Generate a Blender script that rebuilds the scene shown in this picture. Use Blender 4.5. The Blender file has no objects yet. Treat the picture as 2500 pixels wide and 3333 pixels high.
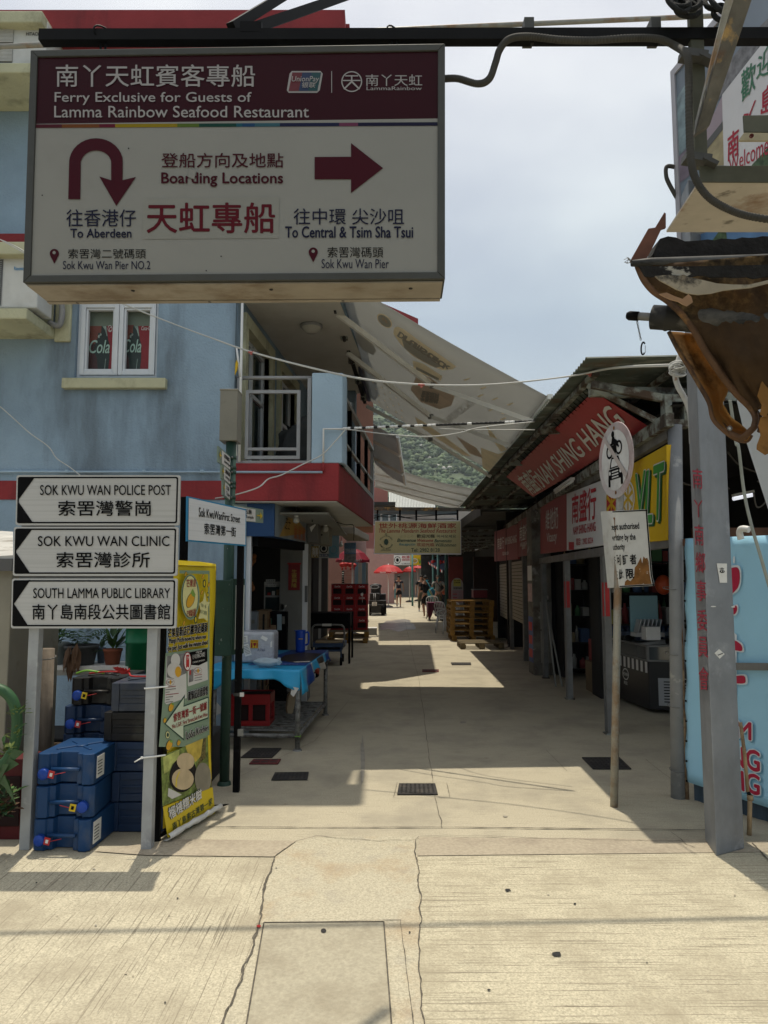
import bpy, bmesh, math, random
from mathutils import Vector, Matrix, noise as mnoise
V = Vector
sc = bpy.context.scene
COL = sc.collection
rnd = random.Random(7)

# ------------------------------------------------------------------ camera
FPX, CX, CY, HOR, CAMZ = 2300.0,1250.0,1666.5,1880.0,1.6
PITCH = math.atan((HOR - CY) / FPX)
cam = bpy.data.cameras.new('camera')
cam.sensor_fit = 'VERTICAL'
cam.sensor_height = 36.0
cam.lens = 36.0 * FPX / 3333.0
cam.clip_start = 0.05
cam.clip_end = 6000
camo = bpy.data.objects.new('camera', cam)
COL.objects.link(camo)
camo.location = (0,0, CAMZ)
camo.rotation_euler = (math.radians(90) + PITCH, 0,0)
sc.camera = camo

# ------------------------------------------------------------------ world, sun, exposure
SUN_EL, SUN_AZ = math.radians(76.5), math.radians(-7.0)
w = bpy.data.worlds.new('World')
sc.world = w
w.use_nodes = True
wn, wl = w.node_tree.nodes, w.node_tree.links
bg = wn['Background']
sky = wn.new('ShaderNodeTexSky')
sky.sky_type = 'NISHITA'
sky.sun_disc = False
sky.sun_elevation = SUN_EL
sky.sun_rotation = SUN_AZ
sky.dust_density = 4.0
sky.air_density = 1.0
bg.inputs[1].default_value = 0.1
tc = wn.new('ShaderNodeTexCoord')
mp = wn.new('ShaderNodeMapping')
mp.inputs['Scale'].default_value = (1,1,2.2)
nz = wn.new('ShaderNodeTexNoise')
nz.inputs['Scale'].default_value = 2.9
nz.inputs['Detail'].default_value = 7
nz.inputs['Roughness'].default_value = 0.45
rp = wn.new('ShaderNodeValToRGB')
rp.color_ramp.elements[0].position = 0.36
rp.color_ramp.elements[0].color = (0.55,0.55,0.55,1)
rp.color_ramp.elements[1].position = 0.66
rp.color_ramp.elements[1].color = (0.97,0.97,0.97,1)
grd = wn.new('ShaderNodeSeparateXYZ')
rp2 = wn.new('ShaderNodeValToRGB')          # thin cloud veil: a touch darker low down, white high up
rp2.color_ramp.elements[0].position = 0.0
rp2.color_ramp.elements[0].color = (6.1,6.9,7.3,1)
rp2.color_ramp.elements[1].position = 0.62
rp2.color_ramp.elements[1].color = (9.2,9.4,9.6,1)
e = rp2.color_ramp.elements.new(0.34)
e.color = (5.6,6.6,7.2,1)
mx = wn.new('ShaderNodeMix')
mx.data_type = 'RGBA'
wl.new(tc.outputs['Generated'], mp.inputs['Vector'])
wl.new(mp.outputs[0], nz.inputs['Vector'])
wl.new(nz.outputs['Fac'], rp.inputs['Fac'])
wl.new(tc.outputs['Generated'], grd.inputs[0])
wl.new(grd.outputs['Z'], rp2.inputs['Fac'])
wl.new(rp.outputs['Color'], mx.inputs['Factor'])
wl.new(sky.outputs[0], mx.inputs['A'])
wl.new(rp2.outputs['Color'], mx.inputs['B'])
wl.new(mx.outputs['Result'], bg.inputs[0])
sun = bpy.data.lights.new('sun', 'SUN')
sun.energy = 3.65
sun.angle = math.radians(0.53)
sun.color = (1.0,0.92,0.77)
suno = bpy.data.objects.new('sun', sun)
COL.objects.link(suno)
suno.rotation_euler = (SUN_EL - math.radians(90),0,-SUN_AZ)
suno.location = (0,10,60)
vs = sc.view_settings
vs.view_transform = 'Standard'
vs.look = 'None'
vs.exposure = 0.12
vs.gamma = 1.0
sc.cycles.max_bounces = 8
sc.cycles.diffuse_bounces = 5

# ------------------------------------------------------------------ where the things of the photo stand (tape-measure from the photo)
K = 2500.0 / 1659.0
CP, SP = math.cos(PITCH), math.sin(PITCH)
def R(x0, y0, s): return lambda x, y: (x0 + x * s, y0 + y * s)
D = R(0,0, K)
B_ = R(0,0,.7535); C_ = R(1250,0,.7535); D_ = R(0,900,.5425); E_ = R(700,900,.5425)
F_ = R(1500,1000,.6028); G_ = R(0,1500,.5425); H_ = R(700,1600,.5425); I_ = R(1600,1700,.5425)
J_ = R(1050,1600,.3315); K_ = R(0,2000,.4822); L_ = R(480,1820,.226); M_ = R(480,2250,.2395)
N_ = R(1960,0,.3617); O_ = R(2000,680,.3706); P_ = R(0,0,.5875); Q_ = R(700,1600,.3315)
R_ = R(750,2050,.2712); S_ = R(1000,900,.5124); T_ = R(1400,1600,.2939); U_ = R(1700,1700,.3315)
V_ = R(2200,1300,.678); W_ = R(650,1250,.2938); X_ = R(150,950,.2411)
O3 = V((0,0, CAMZ))
def ray(p):
    dx, dy = (p[0] - CX) / FPX, (CY - p[1]) / FPX
    return V((dx, CP - SP * dy, SP + CP * dy))
def at(p, Y):
    d = ray(p); return O3 + d * (Y / d.y)
def atz(p, Z):
    d = ray(p); return O3 + d * ((Z - CAMZ) / d.z)
def gr(p): return atz(p, 0.0)
class Plane:
    def __init__(s, a, b, c):                       # a->b along the width, a->c down
        s.o = V(a); s.n = (V(b) - V(a)).cross(V(c) - V(a)).normalized()
        if s.n.dot(O3 - s.o) < 0: s.n = -s.n
    def hit(s, p, eps=0.0):
        d = ray(p); t = (s.o - O3).dot(s.n) / d.dot(s.n)
        return O3 + d * t + s.n * eps

# ------------------------------------------------------------------ materials
MATS = {}
def M(name, col, rough=.6, metal=0., var=.12, vs=4., bump=0., bs=60., dirt=None, dirt2=None, spec=.3, stretch=(1,1,1),
      trans=0., coat=0., alpha=1., glassy=False, dstretch=(1,1,1), bstretch=None, emit=0):
    if name in MATS: return MATS[name]
    m = bpy.data.materials.new(name); m.use_nodes = True
    n, l = m.node_tree.nodes, m.node_tree.links
    b = n['Principled BSDF']
    col = tuple(col) + (1,) if len(col) == 3 else col
    b.inputs['Roughness'].default_value = rough
    b.inputs['Metallic'].default_value = metal
    b.inputs['Specular IOR Level'].default_value = spec
    if coat: b.inputs['Coat Weight'].default_value = coat
    if emit:
        b.inputs['Emission Color'].default_value = col; b.inputs['Emission Strength'].default_value = emit
    if glassy:
        b.inputs['Transmission Weight'].default_value = glassy; b.inputs['IOR'].default_value = 1.45
    if alpha < 1: b.inputs['Alpha'].default_value = alpha
    t = n.new('ShaderNodeTexCoord')
    def mapped(s):
        q = n.new('ShaderNodeMapping'); q.inputs['Scale'].default_value = s
        l.new(t.outputs['Object'], q.inputs['Vector']); return q.outputs[0]
    def noise(s, scale, det=5., ro=.6):
        q = n.new('ShaderNodeTexNoise'); q.inputs['Scale'].default_value = scale
        q.inputs['Detail'].default_value = det; q.inputs['Roughness'].default_value = ro
        l.new(mapped(s), q.inputs['Vector']); return q.outputs['Fac']
    cur = None
    if var:
        r = n.new('ShaderNodeValToRGB')
        r.color_ramp.elements[0].position = .3; r.color_ramp.elements[1].position = .72
        r.color_ramp.elements[0].color = tuple(c * (1 - var) for c in col[:3]) + (1,)
        r.color_ramp.elements[1].color = tuple(min(1, c * (1 + var)) for c in col[:3]) + (1,)
        l.new(noise(stretch, vs), r.inputs['Fac']); cur = r.outputs['Color']
    for k, dd in enumerate((dirt, dirt2)):
        if not dd: continue
        dc, ds, lo, hi, amt = dd                     # colour, scale, ramp from, ramp to, amount
        r = n.new('ShaderNodeMapRange'); r.inputs['From Min'].default_value = lo; r.inputs['From Max'].default_value = hi
        r.inputs['To Max'].default_value = amt
        l.new(noise(dstretch if k == 0 else (1,1,1), ds, 8., .65), r.inputs['Value'])
        q = n.new('ShaderNodeMix'); q.data_type = 'RGBA'
        l.new(r.outputs[0], q.inputs['Factor'])
        if cur is not None: l.new(cur, q.inputs['A'])
        else: q.inputs['A'].default_value = col
        q.inputs['B'].default_value = tuple(dc) + (1,)
        cur = q.outputs['Result']
    if cur is not None: l.new(cur, b.inputs['Base Color'])
    else: b.inputs['Base Color'].default_value = col
    if bump:
        q = n.new('ShaderNodeBump'); q.inputs['Strength'].default_value = bump; q.inputs['Distance'].default_value = .01
        l.new(noise(bstretch or (1,1,1), bs, 4.), q.inputs['Height']); l.new(q.outputs[0], b.inputs['Normal'])
    if trans:                                        # cloth that lets light through
        tr = n.new('ShaderNodeBsdfTranslucent'); ms = n.new('ShaderNodeMixShader'); ms.inputs[0].default_value = trans
        if cur is not None: l.new(cur, tr.inputs[0])
        else: tr.inputs[0].default_value = col
        l.new(b.outputs[0], ms.inputs[1]); l.new(tr.outputs[0], ms.inputs[2])
        l.new(ms.outputs[0], n['Material Output'].inputs['Surface'])
    MATS[name] = m
    return m

# ------------------------------------------------------------------ text outlines
_tx = {}
def text_mesh(s, bold=0., shear=0.):
    k = (s, bold, shear)
    if k in _tx: return _tx[k]
    c = bpy.data.curves.new('t', 'FONT'); c.body = s; c.size = 1; c.offset = bold; c.shear = shear
    c.fill_mode = 'FRONT'; c.resolution_u = 3; c.align_x = 'CENTER'
    o = bpy.data.objects.new('t', c); COL.objects.link(o)
    dg = bpy.context.evaluated_depsgraph_get(); dg.update()
    me = o.evaluated_get(dg).to_mesh()
    vs_ = [(v.co.x, v.co.y) for v in me.vertices]; fs = [tuple(p.vertices) for p in me.polygons]
    o.evaluated_get(dg).to_mesh_clear()
    bpy.data.objects.remove(o); bpy.data.curves.remove(c)
    if not vs_: vs_, fs = [(0,0),(1,0),(1,1)],[(0,1,2)]
    x0 = min(v[0] for v in vs_); x1 = max(v[0] for v in vs_); y0 = min(v[1] for v in vs_); y1 = max(v[1] for v in vs_)
    dx, dy = max(x1 - x0,1e-6), max(y1 - y0,1e-6)
    _tx[k] = ([((x - x0) / dx, (y - y0) / dy) for x, y in vs_], fs, dx / dy)
    return _tx[k]

# ------------------------------------------------------------------ mesh collector
class MB:
    def __init__(s): s.v = []; s.fc = []; s.m = []; s.mats = []; s.sm = []
    def mi(s, m):
        if m not in s.mats: s.mats.append(m)
        return s.mats.index(m)
    def add(s, vs_, fs, m, smooth=False):
        b = len(s.v); s.v.extend(V(x) for x in vs_); k = s.mi(m)
        for f in fs: s.fc.append(tuple(b + i for i in f)); s.m.append(k); s.sm.append(smooth)
        return s
    def poly(s, pts, m): return s.add(pts, [tuple(range(len(pts)))], m)
    def box(s, c, size, m, rot=None):
        hx, hy, hz = size[0] / 2, size[1] / 2, size[2] / 2
        p = [V((x, y, z)) for x in (-hx, hx) for y in (-hy, hy) for z in (-hz, hz)]
        if rot is not None: p = [rot @ q for q in p]
        return s.add([q + V(c) for q in p],[(0,1,3,2),(4,6,7,5),(0,4,5,1),(2,3,7,6),(0,2,6,4),(1,5,7,3)], m)
    def bx(s, x0, x1, y0, y1, z0, z1, m): return s.box(((x0 + x1) / 2,(y0 + y1) / 2,(z0 + z1) / 2),(abs(x1 - x0), abs(y1 - y0), abs(z1 - z0)), m)
    def hexa(s, p, m):                               # 8 points: a quad, then the quad behind it
        return s.add(p, [(3,2,1,0),(4,5,6,7),(0,1,5,4),(1,2,6,5),(2,3,7,6),(3,0,4,7)], m)
    def slab(s, q, off, m): return s.hexa([V(x) for x in q] + [V(x) + V(off) for x in q], m)
    def prism(s, pts, off, m, smooth=False):
        n = len(pts); P = [V(x) for x in pts]
        return s.add(P + [x + V(off) for x in P],[tuple(range(n))[::-1], tuple(range(n, 2 * n))] + [(i, (i + 1) % n, n + (i + 1) % n, n + i) for i in range(n)], m, smooth)
    def beam(s, a, b, wd, ht, m, up=(0,0,1)):      # rectangular bar from a to b
        a, b = V(a), V(b); d = (b - a).normalized(); u = V(up)
        if abs(d.dot(u)) > .98: u = V((0,1,0))
        r = d.cross(u).normalized(); u = r.cross(d)
        q = [a + r * (wd / 2 * i) + u * (ht / 2 * j) for i, j in ((-1,-1),(1,-1),(1,1),(-1,1))]
        return s.slab(q, b - a, m)
    def tube(s, path, r, m, n=10, closed=False, cap=True, smooth=True):
        P = [V(p) for p in path]; N = len(P); vs_ = []; up = None
        rr = r if isinstance(r, (list, tuple)) else [r] * N
        for i, p in enumerate(P):
            if closed: d = (P[(i + 1) % N] - P[i - 1]).normalized()
            else: d = (P[min(i + 1, N - 1)] - P[max(i - 1,0)]).normalized()
            if up is None:
                up = V((0,0,1)) if abs(d.z) < .9 else V((1,0,0))
            x = d.cross(up).normalized(); up = x.cross(d).normalized()
            for k in range(n):
                a = 2 * math.pi * k / n; vs_.append(p + (x * math.cos(a) + up * math.sin(a)) * rr[i])
        fs = []
        for i in range(N if closed else N - 1):
            for k in range(n):
                j = (i + 1) % N
                fs.append((i * n + k, i * n + (k + 1) % n, j * n + (k + 1) % n, j * n + k))
        s.add(vs_, fs, m, smooth)
        if cap and not closed:
            b = len(s.v) - len(vs_); k = s.mi(m)
            s.fc += [tuple(b + i for i in range(n))[::-1], tuple(b + (N - 1) * n + i for i in range(n))]; s.m += [k, k]; s.sm += [False, False]
        return s
    def lathe(s, c, prof, m, n=24, axis=(0,0,1), smooth=True):
        c = V(c); ax = V(axis).normalized(); x = ax.orthogonal().normalized(); y = ax.cross(x)
        vs_ = []; fs = []
        for r, h in prof:
            for k in range(n):
                a = 2 * math.pi * k / n; vs_.append(c + ax * h + (x * math.cos(a) + y * math.sin(a)) * max(r, 1e-4))
        for i in range(len(prof) - 1):
            for k in range(n): fs.append((i * n + k, i * n + (k + 1) % n, (i + 1) * n + (k + 1) % n, (i + 1) * n + k))
        return s.add(vs_, fs, m, smooth)
    def ball(s, c, r, m, sub=2, jit=0., sd=0):
        bm = bmesh.new(); bmesh.ops.create_icosphere(bm, subdivisions=sub, radius=1)
        rx = r if isinstance(r, (tuple, list)) else (r, r, r); bm.verts.ensure_lookup_table()
        vs_ = []
        for v in bm.verts:
            k = 1 + jit * mnoise.noise(v.co * 1.7 + V((sd * 3.1, sd, 0))) if jit else 1
            vs_.append(V(c) + V((v.co.x * rx[0], v.co.y * rx[1], v.co.z * rx[2])) * k)
        fs = [tuple(v.index for v in f.verts) for f in bm.faces]; bm.free()
        return s.add(vs_, fs, m, True)
    # printing on a flat panel
    def ppoly(s, pl, pts, m, eps=.003): return s.poly([pl.hit(p, eps) for p in pts], m)
    def prect(s, pl, f, x0, y0, x1, y1, m, eps=.003): return s.ppoly(pl, [f(x0, y0), f(x1, y0), f(x1, y1), f(x0, y1)], m, eps)
    def ptext(s, pl, st, f, q, m, eps=.006, bold=0., shear=0.):
        # q: x0,y0,x1,y1 box or four corners TL TR BR BL (photo pixels through f)
        if len(q) == 4 and not isinstance(q[0],(tuple, list)): q = [(q[0], q[1]),(q[2], q[1]),(q[2], q[3]),(q[0], q[3])]
        return s.wtext(st, [pl.hit(f(*p), eps) for p in q], m, bold, shear)
    def wtext(s, st, q, m, bold=0., shear=0.):
        tl, tr, br, bl = [V(p) for p in q]
        if bold:                                        # heavier strokes: overprint with small shifts
            d = bold * (.55 if any(ord(c) > 0x2E80 for c in st) else .8); u = (tr - tl).normalized() * ((bl - tl).length * d); v = (bl - tl) * d; n = (tr - tl).cross(bl - tl).normalized()
            if n.dot(O3 - tl) < 0: n = -n
            sh = ((-1,0),(1,0),(0,-1),(0,1)) + (((-.7,-.7),(.7,-.7),(-.7,.7),(.7,.7)) if bold > .045 else ())
            for k, (a, b) in enumerate(sh): s.wtext(st, [p + u * a + v * b + n * (.0003 * k) for p in (tl, tr, br, bl)], m, 0., shear)
            return s
        vs_, fs, _ = text_mesh(st, bold, shear)
        return s.add([(bl * (1 - x) + br * x) * (1 - y) + (tl * (1 - x) + tr * x) * y for x, y in vs_], fs, m)
    def pdisc(s, pl, f, cx, cy, rx, ry, m, eps=.003, n=28, a0=0., a1=2 * math.pi):
        return s.ppoly(pl, [f(cx + rx * math.cos(a0 + (a1 - a0) * k / n), cy + ry * math.sin(a0 + (a1 - a0) * k / n)) for k in range(n)], m, eps)
    def pring(s, pl, f, cx, cy, rx, ry, wd, m, eps=.003, n=28):
        a = [2 * math.pi * k / n for k in range(n)]
        o = [pl.hit(f(cx + rx * math.cos(t), cy + ry * math.sin(t)), eps) for t in a]
        i = [pl.hit(f(cx + (rx - wd) * math.cos(t), cy + (ry - wd * ry / rx) * math.sin(t)), eps) for t in a]
        return s.add(o + i, [(k, (k + 1) % n, n + (k + 1) % n, n + k) for k in range(n)], m)
    def build(s, name, parent=None, bevel=0., seg=2, sub=0, kind=None, auto=None):
        me = bpy.data.meshes.new(name); org = V(parent.location) if parent else V((0,0,0))
        if parent and parent.parent: org = org + V(parent.parent.location)
        me.from_pydata([tuple(p - org) for p in s.v],[], s.fc)
        for m in s.mats: me.materials.append(m)
        for p, k, q in zip(me.polygons, s.m, s.sm): p.material_index = k; p.use_smooth = q
        me.validate(); me.update()
        o = bpy.data.objects.new(name, me); COL.objects.link(o)
        if parent: o.parent = parent
        if bevel:
            b = o.modifiers.new('bevel', 'BEVEL'); b.width = bevel; b.segments = seg; b.limit_method = 'ANGLE'; b.angle_limit = math.radians(40)
        if sub:
            b = o.modifiers.new('sub', 'SUBSURF'); b.levels = sub; b.render_levels = sub
        if kind: o['kind'] = kind
        return o
    def thing(s, name, label, cat, loc, group=None, bevel=0., kind=None):  # one mesh that is a thing by itself
        loc = V(loc); s.v = [p - loc for p in s.v]
        o = s.build(name, None, bevel); o.location = loc; tag(o, label, cat, group); return o
def tag(o, label, cat, group=None):
    o['label'] = label; o['category'] = cat
    if group: o['group'] = group
def thing(name, label, cat, loc, group=None):
    o = bpy.data.objects.new(name, None); COL.objects.link(o); o.location = V(loc); o.empty_display_size = .1
    tag(o, label, cat, group); return o
def dup(root, loc, label=None, rotz=None):
    r = root.copy(); COL.objects.link(r); r.location = V(loc)
    if rotz is not None: r.rotation_euler = (0,0, rotz)
    if label: r['label'] = label
    for ch in list(root.children):
        c = ch.copy(); COL.objects.link(c); c.parent = r
        for g in ch.children:
            d = g.copy(); COL.objects.link(d); d.parent = c
    return r
def struct(mb, name): return mb.build(name, None, kind='structure')
def spline(pts, n=8):                               # smooth curve through points
    P = [V(p) for p in pts]; out = []
    for i in range(len(P) - 1):
        a, b, c, d = P[max(i - 1,0)], P[i], P[i + 1], P[min(i + 2, len(P) - 1)]
        for k in range(n):
            t = k / n
            out.append(.5 * ((2 * b) + (c - a) * t + (2 * a - 5 * b + 4 * c - d) * t * t + (3 * b - a - 3 * c + d) * t ** 3))
    return out + [P[-1]]
def rot(z=0, x=0, y=0): return Matrix.Rotation(z, 3, 'Z') @ Matrix.Rotation(x, 3, 'X') @ Matrix.Rotation(y, 3, 'Y')
# ------------------------------------------------------------------ the setting: ground, slabs, cracks, hill
m_street = M('street concrete', (.43,.385,.285),.85, var=.26, vs=110, bump=.3, bs=1., bstretch=(9,120,6),
             dirt=((.20,.175,.125),1.0,.55,.66,.5), dstretch=(5,90,1), dirt2=((.29,.26,.20),1.6,.45,.66,.75))
m_right = M('brushed concrete across', (.465,.42,.305),.88, var=.34, vs=120, bump=.6, bs=1., bstretch=(8,90,3),
            dirt=((.12,.10,.07),1.0,.56,.605,.75), dstretch=(1.7,118,1), dirt2=((.31,.27,.19),2.6,.45,.68,.8))
m_left = M('brushed concrete along', (.46,.415,.305),.88, var=.34, vs=120, bump=.6, bs=1., bstretch=(90,8,3),
           dirt=((.12,.10,.07),1.0,.56,.605,.7), dstretch=(118,1.9,1), dirt2=((.31,.27,.195),2.4,.45,.68,.8))
m_patch = M('patched cement', (.43,.39,.29),.85, var=.3, vs=110, bump=.4, bs=90, dirt=((.34,.235,.13),2.3,.50,.70,.6), dirt2=((.25,.23,.20),5., .55,.75,.5))
m_strip = M('stained strip', (.37,.32,.24),.9, var=.16, vs=50, bump=.5, bs=60, dirt=((.22,.18,.14),2.5,.5,.7,.6))
m_crack = M('crack', (.10,.088,.07),.95, var=.4, vs=30)
m_slot = M('slot', (.03,.028,.027),.95, var=0)
g = MB(); g.poly([(-2500,-3.5,0),(2500,-3.5,0),(2500,4000,0),(-2500,4000,0)], m_street); g.poly([(-2500,-3.5,0),(2500,-3.5,0),(2500,-3.5,-2),(-2500,-3.5,-2)], m_street); struct(g, 'ground')
g = MB(); g.poly([(-2500,-2000,-1.2),(2500,-2000,-1.2),(2500,-3.5,-1.2),(-2500,-3.5,-1.2)], M('added sea water', (.02,.045,.045),.12, var=.2, vs=.2, bump=.4, bs=1.5)); struct(g, 'water')  # unseen sea added behind the camera so that less light bounces back
def sheet(name, pts, m, z):
    g = MB(); g.poly([atz(D(*p), z) for p in pts], m); struct(g, name)
sheet('pavement', [(-500,1846),(320,1849),(592,1852),(575,1905),(560,1975),(546,2050),(512,2130),(480,2212),(455,2290),(-900,2290)], m_left, .004)
sheet('pavement', [(903,1850),(1659,1841),(2300,1838),(2600,2290),(925,2290),(915,2212),(906,2080),(908,1960)], m_right, .004)
sheet('concrete_patch', [(595,1850),(640,1818),(680,1808),(890,1806),(901,1850),(906,1960),(904,2080),(913,2212),(923,2290),(457,2290),(482,2212),(514,2130),(548,2050),(562,1975),(577,1905)], m_patch, .004)
sheet('threshold_strip', [(905,1808),(1530,1812),(1900,1822),(1900,1838),(1659,1840),(902,1848)], m_strip, .004)
sheet('threshold_strip', [(380,1812),(640,1816),(592,1850),(320,1847),(200,1838)], m_strip, .006)
def crack(name, pts, wd, m=m_crack, jit=.014, z=.008, n=14, parentless=True):
    P = [atz(D(*p), z) for p in pts]; Q = []
    for a, b in zip(P, P[1:]):
        for k in range(n):
            t = k / n; p = a.lerp(b, t); q = p * 9
            Q.append(p + V((mnoise.noise(q) * jit + mnoise.noise(q * 5) * jit * .4, mnoise.noise(q + V((9,3,1))) * jit, 0)))
    Q.append(P[-1]); g = MB(); L = []; Rr = []
    for i, p in enumerate(Q):
        d = (Q[min(i + 1, len(Q) - 1)] - Q[max(i - 1,0)]).normalized(); s = V((-d.y, d.x, 0))
        k = wd * .36 * (.35 + 1.1 * abs(mnoise.noise(p * 14)))
        L.append(p + s * k); Rr.append(p - s * k)
    for i in range(len(Q) - 1): g.poly([L[i], L[i + 1], Rr[i + 1], Rr[i]], m)
    struct(g, name)
crack('pavement_crack', [(595,1848),(640,1816),(685,1806),(820,1816),(895,1812),(905,1806),(960,1804),(1080,1806)],.008)
crack('pavement_crack', [(594,1850),(575,1905),(562,1975),(548,2040),(515,2130),(478,2215)],.022)
crack('pavement_crack', [(896,1812),(904,1880),(908,1960),(905,2080),(916,2220)],.012)
crack('pavement_crack', [(870,1288),(873,1330),(884,1385),(905,1470),(922,1590),(936,1700),(955,1788)],.008)
crack('pavement_crack', [(1080,1806),(1200,1810),(1330,1814),(1480,1816)],.008)
crack('pavement_crack', [(400,1850),(520,1851),(590,1851)],.006)
crack('pavement_crack', [(1450,1795),(1480,1822),(1500,1830)],.008)
crack('pavement_crack', [(1625,1820),(1659,1855),(1690,1900)],.014)
crack('expansion_joint', [(450,1785),(700,1787),(960,1786),(1240,1789),(1530,1792)],.02, m_slot, .004)
crack('expansion_joint', [(552,1994),(865,1986)],.006, jit=.004)
crack('expansion_joint', [(865,1986),(893,2214)],.006, jit=.004)
crack('expansion_joint', [(870,1690),(965,1690),(972,1722),(850,1722),(858,1690)],.006, jit=.001)
crack('expansion_joint', [(490,1690),(680,1600),(760,1505)],.006, jit=.002)
crack('expansion_joint', [(1180,1620),(1225,1665)],.006, jit=.002)
crack('expansion_joint', [(1395,1640),(1430,1668),(1475,1700)],.006, jit=.002)
# wet patch and dark stains lying on the street
m_wet = M('wet concrete', (.16,.15,.135),.3, var=.3, vs=3, dirt=((.33,.30,.25),3,.5,.6,.9))
m_stain = M('oil stain', (.31,.285,.235),.85, var=.2, vs=6)
def blot(name, cx, cy, rx, ry, m, sd, n=40, z=.005):
    g = MB(); pts = []
    for k in range(n):
        a = 2 * math.pi * k / n; q = 1 + .55 * mnoise.noise(V((math.cos(a) * 1.6, math.sin(a) * 1.6, sd))) + .2 * mnoise.noise(V((math.cos(a) * 6, math.sin(a) * 6, sd)))
        pts.append(atz(D(cx + rx * q * math.cos(a), cy + ry * q * math.sin(a)), z))
    g.poly(pts, m); struct(g, name)
blot('puddle', 858,1352,40,11, m_wet, 3)
blot('road_stain', 783,1640,5,46, m_stain, 5)
blot('road_stain', 1203,2060,10,5, M('tar spot', (.02,.02,.02),.7, var=0),1, z=.009)
blot('road_stain', 1097,1922,6,2.5, MATS['tar spot'],2, z=.009)
blot('road_stain', 1000,1560,8,2, m_stain, 8)
blot('road_stain', 1080,1470,9,1.6, m_stain, 9)

r0 = random.Random(31)
for k in range(26): blot('road_stain', r0.uniform(60,1600), r0.uniform(1870,2190), r0.uniform(1.2,3.5), r0.uniform(.8,1.8),(MATS['tar spot'], m_stain, m_strip)[k % 3],20 + k, 10,.009)
for k in range(9): blot('road_stain', r0.uniform(480,1300), r0.uniform(1480,1780), r0.uniform(2,7), r0.uniform(.8,2),(m_stain, m_strip)[k % 2],60 + k, 12)
# hill behind the village
m_hill = M('hillside', (.075,.10,.055),.95, var=.35, vs=.03, dirt=((.30,.28,.24),.045,.62,.70,.8), dirt2=((.04,.06,.035),.09,.45,.65,.7))
def hill_h(x, y):
    top = 225 - .00042 * (x - 40) ** 2 - (18 if x > 120 else 0) * min(1,(x - 120) / 150)
    t = max(0, min(1,(y - 330) / 520)); h = top * (t ** 1.15) if t < 1 else top * max(0,1 - (y - 850) / 900)
    p = V((x * .012, y * .012,0))
    return max(-2, h + 16 * mnoise.noise(p) * t + 7 * mnoise.noise(p * 3.1) * t + 3 * mnoise.noise(p * 8))
g = MB(); NX, NY = 90,70; vv = []
for j in range(NY):
    for i in range(NX):
        x = -800 + 1700 * i / (NX - 1); y = 320 + 900 * j / (NY - 1); vv.append((x, y, hill_h(x, y)))
g.add(vv, [(j * NX + i, j * NX + i + 1,(j + 1) * NX + i + 1,(j + 1) * NX + i) for j in range(NY - 1) for i in range(NX - 1)], m_hill, True)
struct(g, 'hill')
m_leafhill = M('woodland leaf', (.062,.092,.045),.9, var=.55, vs=.06)
g = MB(); r2 = random.Random(3); made = 0
m_lh = [m_leafhill, M('woodland leaf light', (.085,.115,.055),.9, var=.5, vs=.08), M('woodland leaf dark', (.038,.062,.032),.9, var=.5, vs=.08)]
while made < 6500:
    y = 350 + 540 * r2.random() ** 1.15; x = y * r2.uniform(-.035,.21) + r2.uniform(-6,6)
    if mnoise.noise(V((x * .035, y * .03,4))) > .42: continue
    s = r2.uniform(1.3,3.6) * (.75 + y / 2400); g.ball((x, y, hill_h(x, y) + s * r2.uniform(.1,.5)),(s * r2.uniform(.8,1.3), s, s * r2.uniform(.6,1.1)), m_lh[r2.choice((0,0,1,2))],1,1.1, made); made += 1
struct_o = g.build('woodland', kind='stuff'); struct_o['label'] = 'dense dark green scrub and trees covering the hillside'
m_rock = M('pale granite', (.52,.49,.45),.9, var=.25, vs=.3, dirt=((.2,.19,.17),.35,.5,.7,.6))
for k, (x, y, s) in enumerate([(720,1075,13),(766,1098,13),(764,1045,11),(835,1205,20),(868,1222,24),(905,1215,20),(930,1238,15),(855,1190,13),
                               (778,1150,10),(975,1160,13),(690,1092,8),(1040,1218,8),(480,785,12),(505,800,9),(455,778,10),(640,985,11),(945,1140,7),(985,1185,7)]):
    p = S_(x, y); Y = 340.
    while Y < 900:
        q = at(p, Y)
        if q.z <= hill_h(q.x, q.y) + 2: break
        Y += 4
    rr = s * .5124 * Y / 2300 * .75
    MB().ball(q, (rr * 1.25, rr, rr * .8), m_rock, 2,.6, k * 7.7).thing('boulder', 'pale granite boulder lying among scrub on the hillside', 'boulder', q - V((0,0, rr * .6)), 'boulders on the hillside')
# ------------------------------------------------------------------ building materials
m_blue = M('blue render', (.265,.36,.45),.85, var=.14, vs=1.3, bump=.9, bs=48, dirt=((.13,.165,.195),1.2,.47,.66,.8), dstretch=(1.6,1,.35), dirt2=((.36,.46,.54),.9,.55,.8,.5))
m_bluel = M('pale blue render', (.36,.48,.58),.85, var=.08, vs=2, bump=.5, bs=38, dirt=((.28,.37,.45),2.2,.5,.75,.5))
m_red = M('red paint render', (.26,.028,.032),.7, var=.16, vs=2, bump=.45, bs=35, dirt=((.10,.015,.018),1.6,.52,.75,.7), dstretch=(2.2,2,.4))
m_cream = M('cream render', (.50,.49,.33),.85, var=.1, vs=3, bump=.5, bs=40, dirt=((.16,.15,.10),3.2,.50,.68,.65), dstretch=(1,1,.7))
m_ceil = M('white soffit', (.55,.54,.50),.85, var=.08, vs=1.5, dirt=((.36,.33,.27),1.3,.5,.75,.5))
m_alu = M('white window frame', (.62,.65,.68),.4, var=.06, vs=6, dirt=((.3,.3,.28),6,.58,.75,.4))
m_dalu = M('grey window frame', (.30,.30,.30),.45, metal=.3, var=.1, vs=6)
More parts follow.
